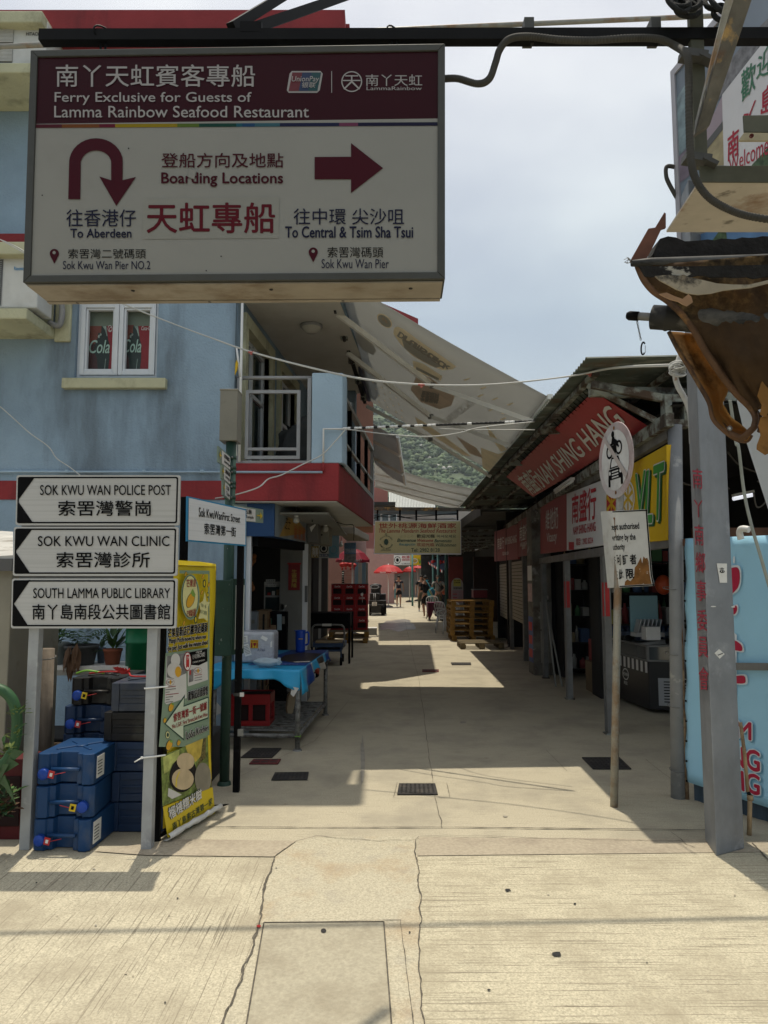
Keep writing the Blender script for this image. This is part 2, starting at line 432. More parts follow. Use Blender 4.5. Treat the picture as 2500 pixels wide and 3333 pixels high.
m_bglass = M('dark glass', (.03,.045,.045),.05, var=0, spec=.7)
m_cglass = M('clear glass', (.10,.13,.12),.03, var=0, spec=.5, alpha=.10)
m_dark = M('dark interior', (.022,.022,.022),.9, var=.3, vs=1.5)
m_inwall = M('interior wall', (.24,.24,.22),.9, var=.1, vs=1)
m_steel = M('grey pipe', (.34,.36,.37),.45, metal=.4, var=.2, vs=9)
m_blk = M('black paint', (.005,.005,.0055),.55, var=0, spec=.06)
m_white = M('white paint', (.72,.72,.70),.5, var=.05, vs=8)
m_wall_grime = M('grimy concrete', (.33,.32,.29),.9, var=.2, vs=2, bump=.4, bs=30, dirt=((.12,.11,.10),1.8,.48,.7,.7))
FY = 7.28
HX = .082                                            # the street side of the house runs this much to the right per metre
def side(y, off=0.): return -.45 + HX * (y - FY) + off
house = thing('shop_house', 'blue rendered corner shop house with dark red bands and a glazed balcony', 'house', (-2.4,8.6,0))
zc = at((1123,34),6.95).z
xw = at((760,1400), FY).x
def zat(sy, Y=FY): return at((700, sy), Y).z
wx0, wx1 = at((247,1100), FY).x, at((513,1100), FY).x
wz0, wz1 = zat(1228), zat(925)
g = MB()
for a in ((-7, wx0,0,7.3),(wx1, xw, 0,7.3),(wx0, wx1,0, wz0),(wx0, wx1, wz1,7.3)):
    g.bx(a[0], a[1], FY, FY + .25, a[2], a[3], m_blue)
g.bx(xw, -.5, FY, FY + .25,4.66,7.3, m_blue)        # upper floors over the balcony
g.hexa([V((-.5, FY + .002,4.66)), V((-.75, FY + .3,4.66)), V((-.75, FY + .3,7.3)), V((-.5, FY + .002,7.3)),
        V((side(11.5,-.05),11.5,4.66)), V((side(11.5,-.3),11.5,4.66)), V((side(11.5,-.3),11.5,7.3)), V((side(11.5,-.05),11.5,7.3))], m_blue)
g.bx(-7,-6.75, FY + .25,14,0,7.3, m_blue)
# recessed wall behind the balcony with two openings, and the wall closing it
def rec(y): return xw + HX * (y - FY)
def recbox(y0, y1, z0, z1, m, x_in=-.2, x_out=0.):
    g.hexa([V((rec(y0) + x_out, y0, z0)), V((rec(y0) + x_in, y0, z0)), V((rec(y0) + x_in, y0, z1)), V((rec(y0) + x_out, y0, z1)),
            V((rec(y1) + x_out, y1, z0)), V((rec(y1) + x_in, y1, z0)), V((rec(y1) + x_in, y1, z1)), V((rec(y1) + x_out, y1, z1))], m)
for a in ((7.35,7.62,2.76,4.66),(8.75,9.25,2.76,4.66),(10.3,11.5,2.76,4.66),(7.62,8.75,4.42,4.66),(9.25,10.3,4.42,4.66)): recbox(*a, m_blue)
g.hexa([V((rec(11.3),11.3,2.76)), V((side(11.3,-.35),11.3,2.76)), V((side(11.3,-.35),11.3,4.66)), V((rec(11.3),11.3,4.66)),
        V((rec(11.5),11.5,2.76)), V((side(11.5,-.35),11.5,2.76)), V((side(11.5,-.35),11.5,4.66)), V((rec(11.5),11.5,4.66))], m_blue)
g.build('wall', house)
g = MB(); g.bx(-7,-.55, FY + .3,13.5,7.2,7.35, m_wall_grime); g.build('roof', house)
g = MB(); g.bx(-7, at((1123,34),6.95).x, 6.94,7.12, zat(98,6.9), zat(22,6.9), m_red); g.bx(-7, at((1123,34),6.95).x + .05,6.9,7.4, zat(108,6.9), zat(98,6.9), m_red)
g.bx(-2.0,-.42,7.13, FY, zat(150,6.9), zat(99,6.9), m_ceil)
g.bx(at((1123,34),6.95).x - .02, at((1123,34),6.95).x + .04,7.13,7.8, zat(98,6.9), zat(22,6.9), m_red)
g.build('parapet', house)
g = MB(); g.bx(-7,-3.7, FY - .012, FY + .05, zat(790), zat(762), m_red); g.build('band', house)
g = MB(); g.bx(-7, xw, FY - .012, FY + .05, zat(1626), zat(1565), m_red); g.build('band', house)
g = MB(); g.bx(-7,-3.45, FY - .01, FY + .05,0,.02, m_red)
# ceiling of the balcony
g = MB(); g.add([(xw - .1, FY + .26,4.64),(side(7.36,-.05), FY + .26,4.64),(side(11.5,-.04),11.5,4.64),(rec(11.5) - .1,11.5,4.64)],[(0,1,2,3)], m_ceil)
g.bx(xw + .0,-.5, FY - .002, FY + .26,4.62,4.66, m_ceil); g.build('ceiling', house)
# window with two casements and a poster pasted behind the glass
WIN = MB()
def rectframe(g, x0, x1, z0, z1, y, wd, dp, m):
    g.bx(x0, x0 + wd, y, y + dp, z0, z1, m); g.bx(x1 - wd, x1, y, y + dp, z0, z1, m)
    g.bx(x0 + wd, x1 - wd, y, y + dp, z0, z0 + wd, m); g.bx(x0 + wd, x1 - wd, y, y + dp, z1 - wd, z1, m)
wzt = zat(983)
rectframe(WIN, wx0, wx1, wz0 + .0, wz1, FY + .05,.035,.09, m_alu)
WIN.bx(wx0 + .035, wx1 - .035, FY + .05, FY + .14, wzt, wzt + .04, m_alu)
xm = at((382,1100), FY).x
for x0, x1 in ((wx0 + .036, xm - .003),(xm + .003, wx1 - .036)):
    rectframe(WIN, x0, x1, wz0 + .036, wzt - .004, FY + .03,.045,.06, m_alu)
    rectframe(WIN, x0 + .046, x1 - .046, wz0 + .082, wzt - .05, FY + .045,.022,.05, m_alu)
win = WIN.build('window', house, bevel=.004)
g = MB()
for x0, x1 in ((wx0 + .07, xm - .04),(xm + .04, wx1 - .07)): g.poly([(x0, FY + .085, wz0 + .07),(x1, FY + .085, wz0 + .07),(x1, FY + .085, wzt - .06),(x0, FY + .085, wzt - .06)], m_cglass)
g.build('pane', win)
m_pred = M('poster red', (.30,.012,.02),.35, var=.1); m_pdk = M('poster dark glass', (.02,.035,.03),.3, var=.3, vs=9); m_pgr = M('poster pale green', (.42,.60,.52),.4, var=0)
m_pbr = M('poster brown', (.20,.055,.035),.35, var=.25, vs=7); m_blind = M('greenish blind', (.20,.24,.19),.8, var=.05)
pl = Plane((-4, FY + .15,4),(-3, FY + .15,4),(-4, FY + .15,3))
g = MB(); g.bx(wx0, wx1, FY + .155, FY + .16, wz0, wz1, m_dark); g.prect(pl, X_, 520,130,1455,470, m_blind, -.001); g.prect(pl, X_, 455,462,1455,1120, m_pred, .002)
for dx in (0,428):
    x1_ = 850 + dx
    g.prect(pl, X_, 470 + (dx and 560),462 - dx * .03,760 + dx, 720, m_pbr, .004)
    g.prect(pl, X_, 470 + (dx and 560),700,780 + dx, 1120, M('poster shade', (.06,.02,.02),.3, var=.4, vs=5),.004)
    g.ppoly(pl, [X_(x + dx, y) for x, y in ((752,462),(820,462),(840,640),(862,720),(858,900),(835,1120),(705,1120),(690,900),(640,790),(690,640),(745,560))], m_pdk, .005)
    g.ppoly(pl, [X_(x + dx, y) for x, y in ((765,465),(815,465),(832,600),(822,600),(800,520))], M('poster bottle shine', (.30,.38,.33),.3, var=.4, vs=20),.006)
    g.ppoly(pl, [X_(x + dx, y) for x, y in ((805,905),(812,905),(790,1110),(780,1110))], MATS['poster bottle shine'],.006)
    for q in range(5): g.pdisc(pl, X_, 720 + dx + 22 * (q % 3),575 + 20 * q // 2,16,22, MATS['poster bottle shine'] if q % 2 else m_pdk, .0065 + q * .0004,9)
def script(g, pl, f, st, q, m): g.ptext(pl, st, f, q, m, .010,.012,.32)
script(g, pl, X_, 'ca·', (478,690,618,782), m_pgr); script(g, pl, X_, 'Cola', (590,655,862,832), m_pgr)
g.ppoly(pl, [X_(x, y) for x, y in ((475,800),(520,798),(572,828),(520,818),(475,828))], m_pgr, .010)
script(g, pl, X_, 'Cola', (1050,645,1288,822), m_pgr); script(g, pl, X_, 'Coca‑Cola', (1292,468,1450,522), m_white); script(g, pl, X_, 'C', (856,478,892,535), m_white)
for bx_ in (845,1283): g.pring(pl, X_, bx_ + 22,500,30,46,5, m_white, .009) if bx_ < 900 else None
g.build('poster', win)
g = MB(); g.bx(at((198,1250),7.2).x, at((537,1250),7.2).x, FY - .07, FY + .1, zat(1262,7.21), zat(1229,7.21), m_cream); g.build('window_sill', house, bevel=.008)
# concrete shelves and hoods that hold the air conditioners
def bay(zu, zh, name='air_conditioner_ledge'):
    g = MB(); xr = at((180,1087), FY).x
    g.bx(-7, xr, FY - .6, FY, zu, zu + .11, m_cream); g.bx(xr - .0, xr + .17, FY - .03, FY + .02, zu - .03, zu + .42, m_cream)
    g.bx(-7, xr - .02, FY - .03, FY - .0, zu + .11, zh - .02, m_cream)
    g.build('air_conditioner_ledge', house, bevel=.012)
    g = MB(); g.bx(-7, xr + .02, FY - .62, FY, zh, zh + .13, m_cream); g.build('air_conditioner_hood', house, bevel=.012)
zu1 = zat(1105); zh1 = at((40,830),6.68).z
zu0 = zat(364); zh0 = at((100,78),6.68).z
bay(zu1, zh1); bay(zu0, zh0)
# balcony: slab with red band, corner pillar, glazed sides
zb0, zb1 = zat(1630), zat(1507)
g = MB(); P = [V((xw, FY, zb0)), V((-.47, FY, zb0)), V((side(10.84),10.84, zb0)), V((xw, 10.84, zb0))]
g.prism(P, (0,0, zb1 - zb0), m_red); bal = g.build('balcony', house, bevel=.01)
g = MB(); g.prism([p + V((0,0,-.012)) + V(((.02,.02,0),(-.02,.02,0),(-.02,-.02,0),(.02,-.02,0))[i]) for i, p in enumerate(P)],(0,0,.01), m_ceil); g.build('soffit', bal)
g = MB(); xa, xb = at((1014,1400), FY).x, at((1114,1400), FY).x
zp = zat(1213)
g.prism([V((xa, FY + .004, zb1)), V((xb, FY + .004, zb1)), V((xb + .035, FY + .1, zb1)), V((xb + .035, FY + .3, zb1)), V((xa, FY + .3, zb1))],(0,0, zp - zb1), m_bluel); g.build('pillar', bal, bevel=.01)
g = MB(); zr = zat(1225)
g.tube([(xw, FY + .06, zr),(xa, FY + .06, zr)],.022, m_dalu)
g.bx(xw + .02, xw + .06, FY + .04, FY + .08, zb1, zr, m_dalu); g.bx(xa - .05, xa - .01, FY + .04, FY + .08, zb1, zr, m_dalu)
g.bx(xw + .06, xa - .05, FY + .03, FY + .07, zb1 + .0, zb1 + .03, m_dalu)
x0, x1, z0, z1 = at((797,1300), FY).x, at((976,1300), FY).x, zat(1492), zat(1266)
rectframe(g, x0, x1, z0, z1, FY + .04,.035,.035, m_dalu); zmid = zat(1459)
g.bx(x0 + .035, x1 - .035, FY + .04, FY + .075, zmid - .015, zmid + .015, m_dalu)
rail = g.build('balcony_rail', bal)
g = MB(); g.bx(x0 + .03, x1 - .03, FY + .055, FY + .06, zmid, z1 - .03, m_cglass); g.build('pane', rail)
# glazing along the street side
g = MB(); gp = MB(); zt = 3.58
for k, (ya, yb) in enumerate(((7.42,8.2),(8.2,9.1),(9.1,10.0),(10.0,10.84))):
    for y in (ya, yb): g.beam((side(y, -.03), y, zb1),(side(y, -.03), y, zt + (.08 if k == 0 else 0)),.05,.06, m_dalu)
    g.beam((side(ya, -.03), ya, zt),(side(yb, -.03), yb, zt),.06,.05, m_dalu); g.beam((side(ya, -.03), ya, zb1 + .03),(side(yb, -.03), yb, zb1 + .03),.06,.06, m_dalu)
    g.beam((side(ya, -.03), ya, zb1 + .3),(side(yb, -.03), yb, zb1 + .3),.04,.03, m_dalu)
    gp.poly([(side(ya, -.03), ya, zb1),(side(yb, -.03), yb, zb1),(side(yb, -.03), yb, zt),(side(ya, -.03), ya, zt)], M('window glass reflecting sky', (.10,.13,.14),.04, var=0, spec=1.))
sg = g.build('side_window', bal); gp.build('pane', sg)
# doors onto the balcony
for ya, yb in ((7.62,8.75),(9.25,10.3)):
    g = MB()
    def rb(y0, y1, z0, z1, xi, xo, m): g.hexa([V((rec(y0) + xo, y0, z0)), V((rec(y0) + xi, y0, z0)), V((rec(y0) + xi, y0, z1)), V((rec(y0) + xo, y0, z1)), V((rec(y1) + xo, y1, z0)), V((rec(y1) + xi, y1, z0)), V((rec(y1) + xi, y1, z1)), V((rec(y1) + xo, y1, z1))], m)
    rb(ya - .1, ya, 2.8,4.5,-.1,.05, m_cream); rb(yb, yb + .1,2.8,4.5,-.1,.05, m_cream); rb(ya, yb, 4.36,4.5,-.1,.05, m_cream)
    for y0, y1 in ((ya, ya + .05),((ya + yb) / 2 - .03,(ya + yb) / 2 + .03),(yb - .05, yb)): rb(y0, y1,2.78,4.36,-.12,-.06, m_alu)
    rb(ya, yb, 3.72,3.77,-.12,-.06, m_alu); rb(ya, yb, 2.78,2.84,-.12,-.06, m_alu); rb(ya, yb, 4.3,4.355,-.12,-.06, m_alu)
    dr = g.build('balcony_door', house)
    g = MB(); g.poly([(rec(ya) - .09, ya, 2.8),(rec(yb) - .09, yb, 2.8),(rec(yb) - .09, yb, 4.3),(rec(ya) - .09, ya, 4.3)], m_bglass); g.build('pane', dr)
for y in (8.3,10.5):
    x = (rec(y) + side(y)) / 2 + .05
    g = MB(); g.lathe((x, y, 4.64),[(.0,-.10),(.06,-.095),(.10,-.06),(.12,-.035)], M('lamp glass', (.5,.48,.42),.25, var=0),20); g.lathe((x, y, 4.64),[(.12,-.035),(.135,-.03),(.135,0),(0,0)], m_dalu, 20)
    g.thing('ceiling_lamp', 'round bulkhead lamp on the balcony ceiling, ' + ('nearer the front of the house' if y < 9 else 'farther back, above the blue pillar'), 'lamp', (x, y, 4.64), 'bulkhead lamps on the balcony ceiling')
m_cover = M('dark dust sheet', (.05,.055,.055),.9, var=.3, vs=3)
g = MB(); g.ball((-.98,8.3,3.05),(.3,.34,.42), m_cover, 3,.5,5); g.bx(-1.3,-.62,7.95,8.7, zb1,2.95, m_cover); g.thing('covered_furniture', 'furniture under a dark sheet behind the balcony glass', 'furniture', (-.98,8.3, zb1), bevel=.05)
# conduit pipe along the front of the house
zpz = at((400,1534), FY - .03).z
g = MB(); P = [(-7, FY - .03, zpz),(at((1051,1534), FY).x, FY - .03, zpz - .01)]
g.tube(P, .012, m_bluel)
xq = at((1053,1530), FY).x; zq = zat(1398)
g.tube([(xq, FY - .03, zpz - .01),(xq, FY - .03, zb1)],.012, m_red); g.tube([(xq, FY - .03, zb1),(xq, FY - .03, zq),(xq + .28, FY - .03, zq - .002)],.012, m_white)
for x in (-4.2,-3.3,-2.5,-1.9): g.bx(x, x + .03, FY - .045, FY, zpz - .014, zpz + .014, m_bluel)
g.build('conduit', house)
g = MB(); xd = at((788,1100), FY).x
g.tube([(xd, FY - .02,2.8),(xd, FY - .02,4.6)],.014, m_white); g.tube([(xd - .03, FY - .03,2.86),(xd - .07, FY - .03,3.55)],.01, m_white); g.build('drainpipe', house)

# air conditioners standing on the ledges
m_acw = M('off white casing', (.58,.58,.55),.5, var=.06, vs=5, dirt=((.35,.33,.28),3,.55,.75,.4)); m_grl = M('dark grille', (.10,.10,.10),.6, var=0)
def ac(x1, z0, h, wd, fan, name_txt, q, lab):
    t = thing('air_conditioner', lab, 'air conditioner', (x1 - wd / 2, FY - .36, z0))
    y0, y1 = FY - .52, FY - .2
    g = MB(); g.bx(x1 - wd, x1, y0, y1, z0 + .03, z0 + h, m_acw); body = g.build('casing', t, bevel=.015)
    g = MB()
    if fan:
        for k in range(22): z = z0 + .07 + (h - .12) * k / 21; g.bx(x1 - wd + .04, x1 - .36, y0 - .008, y0 - .002, z, z + .008, m_grl)
        for k in range(12): x = x1 - wd + .04 + (wd - .4) * k / 11; g.bx(x, x + .006, y0 - .012, y0 - .0085, z0 + .06, z0 + h - .04, m_grl)
        g.bx(x1 - wd + .03, x1 - .35, y0 - .002, y0 + .002, z0 + .05, z0 + h - .03, M('grille shadow', (.32,.33,.33),.6, var=0))
    else:
        for zz in (z0 + .06, z0 + .06 + (h - .1) / 2):
            g.bx(x1 - wd, x1 - .34, y0 - .002, y0 + .002, zz, zz + (h - .14) / 2, m_grl)
            for k in range(12): g.bx(x1 - wd, x1 - .34, y0 - .012, y0 - .003, zz + .01 + k * (h - .16) / 24, zz + .018 + k * (h - .16) / 24, m_acw)
    g.build('grille', t)
    g = MB(); pl = Plane((0, y0,0),(1, y0,0),(0, y0,1)); f, box, m = q; g.ptext(pl, name_txt, f, box, m, .003,.02); g.build('badge', t)
    for x in (x1 - wd + .12, x1 - .12): g = MB(); g.bx(x - .03, x + .03, y0 + .03, y1 - .03, z0, z0 + .03, m_dalu); g.build('foot', t)
    return t
ac(at((122,950),6.76).x, zu1 + .11,.56,1.2, True, 'Rasonic', (P_, (80,1478,132,1498), M('badge blue', (.05,.25,.5),.4, var=0)), 'white air conditioner with round grille on the lower cream ledge')
ac(at((150,170),6.76).x, zu0 + .11,.52,1.2, False, 'HITACHI', (P_, (146,180,228,198), m_blk), 'white air conditioner with louvred front on the upper cream ledge, behind the beam')
g = MB(); xx = at((165,1040),7.05).x; g.tube(spline([(xx - .1, FY - .25, zu1 + .3),(xx + .02, FY - .2, zu1 + .42),(xx + .06, FY - .12, zu1 + .3),(xx + .03, FY - .1, zu1 + .12),(xx - .08, FY - .1, zu1 + .15)]),.03, M('grey lagging', (.3,.3,.3),.8, var=.2)); g.thing('coolant_pipe', 'bent grey coolant pipe beside the lower air conditioner', 'pipe', (xx, FY - .15, zu1 + .11))
# ------------------------------------------------------------------ market shed on the right of the street
SH = .065
def shx(y): return 2.147 + SH * (y - 5.304)
SP_ = Plane((shx(5),5,2),(shx(10),10,2),(shx(5),5,1))
def eave(y): return 1.535 + .022 * (y - 5.35)
m_tin = M('rusty corrugated tin', (.085,.10,.085),.75, var=.35, vs=2.5, dirt=((.30,.31,.27),1.0,.55,.68,.6), dstretch=(2.2,13,1), dirt2=((.10,.05,.025),3., .52,.7,.7))
m_gal = M('galvanised steel', (.185,.185,.18),.55, metal=.3, var=.18, vs=7, dirt=((.11,.11,.10),4., .48,.72,.7))
m_rustw = M('white paint rusting', (.27,.29,.255),.75, var=.2, vs=5, bump=.4, dirt=((.075,.042,.025),6., .44,.56,.95), dirt2=((.04,.036,.03),3,.46,.62,.8))
m_peel = M('peeling grey paint', (.25,.26,.27),.75, var=.12, vs=5, bump=.35, bs=20, dirt=((.40,.40,.385),3.2,.56,.61,.9), dirt2=((.09,.15,.11),3.1,.60,.66,.6))
m_peel2 = M('grimy column', (.17,.16,.14),.85, var=.3, vs=4, bump=.5, bs=20, dirt=((.45,.44,.42),2.6,.60,.64,.8), dirt2=((.07,.05,.035),3., .5,.65,.8))
m_banred = M('red vinyl', (.36,.035,.04),.5, var=.08, vs=2, bump=.15, bs=6)
m_offw = M('off white print', (.66,.65,.62),.5, var=.06, vs=5)
shed = thing('market_shed', 'open fronted market shed with a rusty corrugated tin roof along the right of the street', 'shed', (3.6,9,0))
g = MB(); ny = 2 * int((16.5 - 5.2) / .076); xs = [0,.5,1.3,2.6,4.6]; vv = []; fs = []
for j in range(ny + 1):
    y = 5.2 + .038 * j
    for k, dx in enumerate(xs):
        x = eave(y) + dx; yy = y + (.10 * dx if j < 3 else 0)
        vv.append((x, y + .035 * dx, 3.26 + .03 * dx + (.011 if j % 2 else -.011) + .004 * mnoise.noise(V((x * 2, y * .8,0)))))
for j in range(ny):
    for k in range(len(xs) - 1): fs.append((j * 5 + k, j * 5 + k + 1,(j + 1) * 5 + k + 1,(j + 1) * 5 + k))
g.add(vv, fs, m_tin); rf = g.build('roof', shed); so = rf.modifiers.new('s', 'SOLIDIFY'); so.thickness = .003
g = MB()
for y in (5.6,7.6,9.8,12.0,14.2,16.2):
    dz0 = .17 if y < 6 else 0; g.beam((eave(y) + .12, y, 3.20 - dz0 * .6),(eave(y) + 4.5, y + .16,3.32 - dz0 * 1.6),.06,.08, m_rustw)
    g.beam((shx(y) + .06, y, 2.74),(shx(y) + .9, y + .02,3.16),.045,.045, m_rustw)
for dx in (.14,.75,1.6): g.beam((eave(5.45) + dx, 5.45,3.21 + .03 * dx),(eave(16.4) + dx, 16.4,3.21 + .03 * dx),.05,.04, m_rustw)
g.beam((shx(5.2),5.2,2.78),(shx(16.4),16.4,2.78),.06,.10, m_rustw)
g.build('roof_frame', shed)
for a, b, c_, d in ((1090,490,1130,650),(1190,490,1232,650)): pass
g = MB(); q0 = at(F_(1088,478),5.42); q1 = at(F_(1232,652),5.42); zt_, zb_ = q0.z, q1.z; xa_, xb_ = q0.x, q1.x
for x in (xa_, xb_ - .055): g.bx(x, x + .055,5.37,5.47, zb_, zt_, m_rustw)
for z in (zb_, zt_ - .06): g.bx(xa_ + .056, xb_ - .056,5.37,5.47, z, z + .06, m_rustw)
g.beam((xa_ - .55,5.42, zt_ + .09),(xa_, 5.42, zt_ - .02),.05,.06, m_rustw); g.beam((xa_ - .53,5.6,3.15),(xa_ + .02,5.45, zb_ + .03),.04,.04, m_rustw); g.bx(xb_, xb_ + 3.5,5.385,5.455, zt_ - .05, zt_ + .02, m_rustw)
g.bx(xb_, xb_ + 3.5,5.385,5.455,1.9,1.98, M('rust', (.10,.05,.03),.9, var=.3, vs=9))
g.build('bracket', shed, bevel=.004)
g = MB(); b0 = at(I_(1130,1660),5.1); bx_, by_ = shx(5.33) + .0,5.33
g.tube([(bx_, by_, 0),(at(F_(1157,660), by_).x, by_, zb_)],.052, m_peel, 18); g.build('post', shed)
for z in (1.52,1.04,.66,.2):
    g = MB(); g.tube([(bx_ + .053 * math.cos(a), by_ + .053 * math.sin(a), z + .01 * math.sin(a)) for a in [k * math.pi / 7 for k in range(14)]],.003, m_gal, 5, True); g.build('wire_tie', shed)
# partition walls, dark room behind, lintel, door posts
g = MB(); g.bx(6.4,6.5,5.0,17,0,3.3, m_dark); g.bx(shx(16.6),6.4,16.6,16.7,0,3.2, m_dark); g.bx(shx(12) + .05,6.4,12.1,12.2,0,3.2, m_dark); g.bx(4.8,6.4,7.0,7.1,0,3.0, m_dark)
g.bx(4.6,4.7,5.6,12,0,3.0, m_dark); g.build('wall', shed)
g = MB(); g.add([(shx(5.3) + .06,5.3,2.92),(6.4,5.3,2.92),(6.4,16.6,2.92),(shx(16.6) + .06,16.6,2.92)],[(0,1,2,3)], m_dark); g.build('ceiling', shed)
def strip(g, y0, y1, z0, z1, th, m, off=0.): g.hexa([V((shx(y0) + off, y0, z0)), V((shx(y1) + off, y1, z0)), V((shx(y1) + off, y1, z1)), V((shx(y0) + off, y0, z1)), V((shx(y0) + off + th, y0, z0)), V((shx(y1) + off + th, y1, z0)), V((shx(y1) + off + th, y1, z1)), V((shx(y0) + off + th, y0, z1))], m)
g = MB(); strip(g, 5.35,11.9,1.83,1.92,.06, m_gal, .01); strip(g, 5.35,11.9,2.66,2.73,.05, m_peel2,.02); g.build('lintel', shed)
m_redtape = M('red paper', (.42,.03,.03),.6, var=.1, vs=9)
for y, px in ((7.44,1310),(9.54,1222),(11.5,1165)):
    g = MB(); x = shx(y)
    g.bx(x + .012, x + .075, y - .035, y + .035,0,1.83, m_gal); g.bx(x + .0, x + .012, y - .05, y - .02,0,1.83, m_gal); g.bx(x + .0, x + .012, y + .02, y + .05,0,1.83, m_gal); g.bx(x - .02, x + .09, y - .06, y + .06,0,.015, m_rustw)
    ps = g.build('door_post', shed)
    if y < 10: g = MB(); g.bx(x - .004, x - .001, y - .05, y + .0,1.2,1.55, m_redtape); g.bx(x - .0, x + .06, y - .0395, y - .0365,1.2,1.55, m_redtape); g.build('paper_strip', ps)
# concrete column between the shops, with posters stuck to it
g = MB(); y = 12.0; x = shx(y); g.bx(x - .12, x + .2, y - .2, y + .2,0,2.72, m_peel2); cc = g.build('column', shed, bevel=.015)
g = MB(); yy = y - .205; z = 1.9
for (zz, hh, cl) in ((1.55,.25, m_offw),(1.2,.3, M('faded pink paper', (.5,.36,.35),.8, var=.2, vs=20)),(.2,.75, M('blue poster', (.06,.10,.26),.6, var=.3, vs=6))):
    g.bx(x - .124, x - .121, y - .19, y + .15, zz, zz + hh, cl)
for k in range(3): g.bx(x - .128, x - .125, y - .15, y + .1,.28 + .22 * k, .42 + .22 * k, m_redtape)
g.bx(x + .0, x + .19, yy - .006, yy, .75,1.2, MATS['interior wall']); g.bx(x + .0, x + .19, yy - .006, yy, .2,.72, MATS['interior wall']); g.build('poster', cc)
# roller shutters farther on
m_shut = M('cream shutter slats', (.30,.28,.225),.6, var=.1, vs=3, dirt=((.16,.14,.11),2,.5,.75,.5))
def shutter(y0, y1, z0):
    g = MB(); z = z0
    while z < 1.92: strip(g, y0, y1, z, z + .062,.02, m_shut, .05); strip(g, y0, y1, z + .062, z + .075,.01, m_slot, .06); z += .075
    g.build('roller_shutter', shed)
shutter(13.95,16.1,.68); shutter(16.3,18.9,.6)
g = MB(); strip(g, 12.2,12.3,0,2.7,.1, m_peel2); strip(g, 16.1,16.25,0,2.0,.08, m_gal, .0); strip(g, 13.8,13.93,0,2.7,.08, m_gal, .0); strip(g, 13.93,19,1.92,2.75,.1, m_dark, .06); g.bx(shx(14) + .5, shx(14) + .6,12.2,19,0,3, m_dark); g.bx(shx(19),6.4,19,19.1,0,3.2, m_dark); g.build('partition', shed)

# --- sign boards of the shed
def sign_thing(name, label, pl, f, box, th, m, cat='sign', frame=None):
    q = [pl.hit(f(*p)) for p in box]; c = sum(q, V()) / 4; c.z = min(p.z for p in q)
    t = thing(name, label, cat, c); g = MB(); g.slab(q, -pl.n * th, m); g.build('panel', t, bevel=.003); return t
pl = Plane(at(F_(245,915),11.05), at(F_(715,455),6.06), at(F_(1025,655),5.97) + (at(F_(245,915),11.05) - at(F_(715,455),6.06)))
t = sign_thing('banner', 'long sloping red banner with pale letters under the rusty tin roof', pl, F_, [(245,915),(715,455),(1025,655),(390,1025)],.006, m_banred, 'banner')
g = MB(); g.ptext(pl, 'NAM SHING HANG', F_, [(398,885),(797,522),(893,622),(455,968)], m_offw, .008,.02)
g.ptext(pl, '南盛行', F_, [(300,915),(372,868),(462,965),(390,1010)], m_offw, .008,.03); g.build('lettering', t)
g = MB()
for k in range(26):
    s_ = (k + .5) / 26
    for a, b in (((245,915),(715,455)),((390,1025),(1025,655))):
        p = pl.hit(F_(a[0] + (b[0] - a[0]) * s_, a[1] + (b[1] - a[1]) * s_)); d = V((-.06,0,.05)) if a[0] < 300 else V((.05,0,-.05))
        g.tube([p - d * .3, p + d],.004, m_blk, 4)
g.build('lacing', t)
pl = SP_
t = sign_thing('shop_sign', 'plain red sign board with white lettering, left of the white sign board', pl, F_, [(430,1062),(570,1008),(572,1314),(430,1332)],.04, M('sign red', (.27,.035,.04),.45, var=.06))
g = MB(); g.ptext(pl, '維他奶', F_, [(460,1100),(528,1070),(526,1195),(460,1203)], m_offw, .005,.015); g.ptext(pl, 'Vitasoy', F_, [(466,1222),(522,1205),(518,1280),(466,1282)], m_offw, .005,.01); g.build('lettering', t)
m_sred = M('lettering red', (.42,.015,.03),.5, var=0)
t = sign_thing('shop_sign', 'white sign board with red brushed characters above the shop doorway', pl, F_, [(571,1008),(785,925),(785,1283),(572,1314)],.04, M('sign white', (.62,.63,.63),.45, var=.05, vs=3))
g = MB(); g.ptext(pl, '南盛行', F_, [(602,1015),(732,965),(732,1142),(602,1168)], m_sred, .005,.035)
g.ptext(pl, 'NAM SHING HANG', F_, [(608,1185),(730,1158),(730,1208),(608,1230)], m_sred, .005,.02)
g.ptext(pl, '電話：2982 8224', F_, [(625,1248),(716,1235),(716,1276),(625,1287)], m_sred, .005,.015); g.prect(pl, F_, 584,1268,613,1310, m_sred, .004); g.build('lettering', t)
m_yel = M('sign yellow', (.62,.40,.012),.45, var=.05, vs=2); m_grn = M('sign green', (.05,.27,.05),.45, var=0); m_dgrn = M('sign dark green', (.012,.09,.025),.45, var=0); m_wht = m_offw
t = sign_thing('shop_sign', 'bright yellow sign board with big green letters behind the round traffic sign', pl, F_, [(786,925),(1110,742),(1113,1258),(786,1290)],.04, m_yel)
g = MB()
for dz, dx, dy, m, bo in ((.004,8,10, m_dgrn, .06),(.007,0,0, m_wht, .05),(.010,0,0, m_grn, .02)):
    g.ptext(pl, 'V', F_, [(948 + dx, 905 + dy),(1003 + dx, 882 + dy),(1000 + dx, 1120 + dy),(955 + dx, 1120 + dy)], m, dz, bo, .1)
    g.ptext(pl, 'L', F_, [(1005 + dx, 890 + dy),(1046 + dx, 868 + dy),(1040 + dx, 1160 + dy),(998 + dx, 1163 + dy)], m, dz, bo, .1)
    g.ptext(pl, 'T', F_, [(1046 + dx, 862 + dy),(1104 + dx, 838 + dy),(1100 + dx, 1140 + dy),(1048 + dx, 1150 + dy)], m, dz, bo, .1)
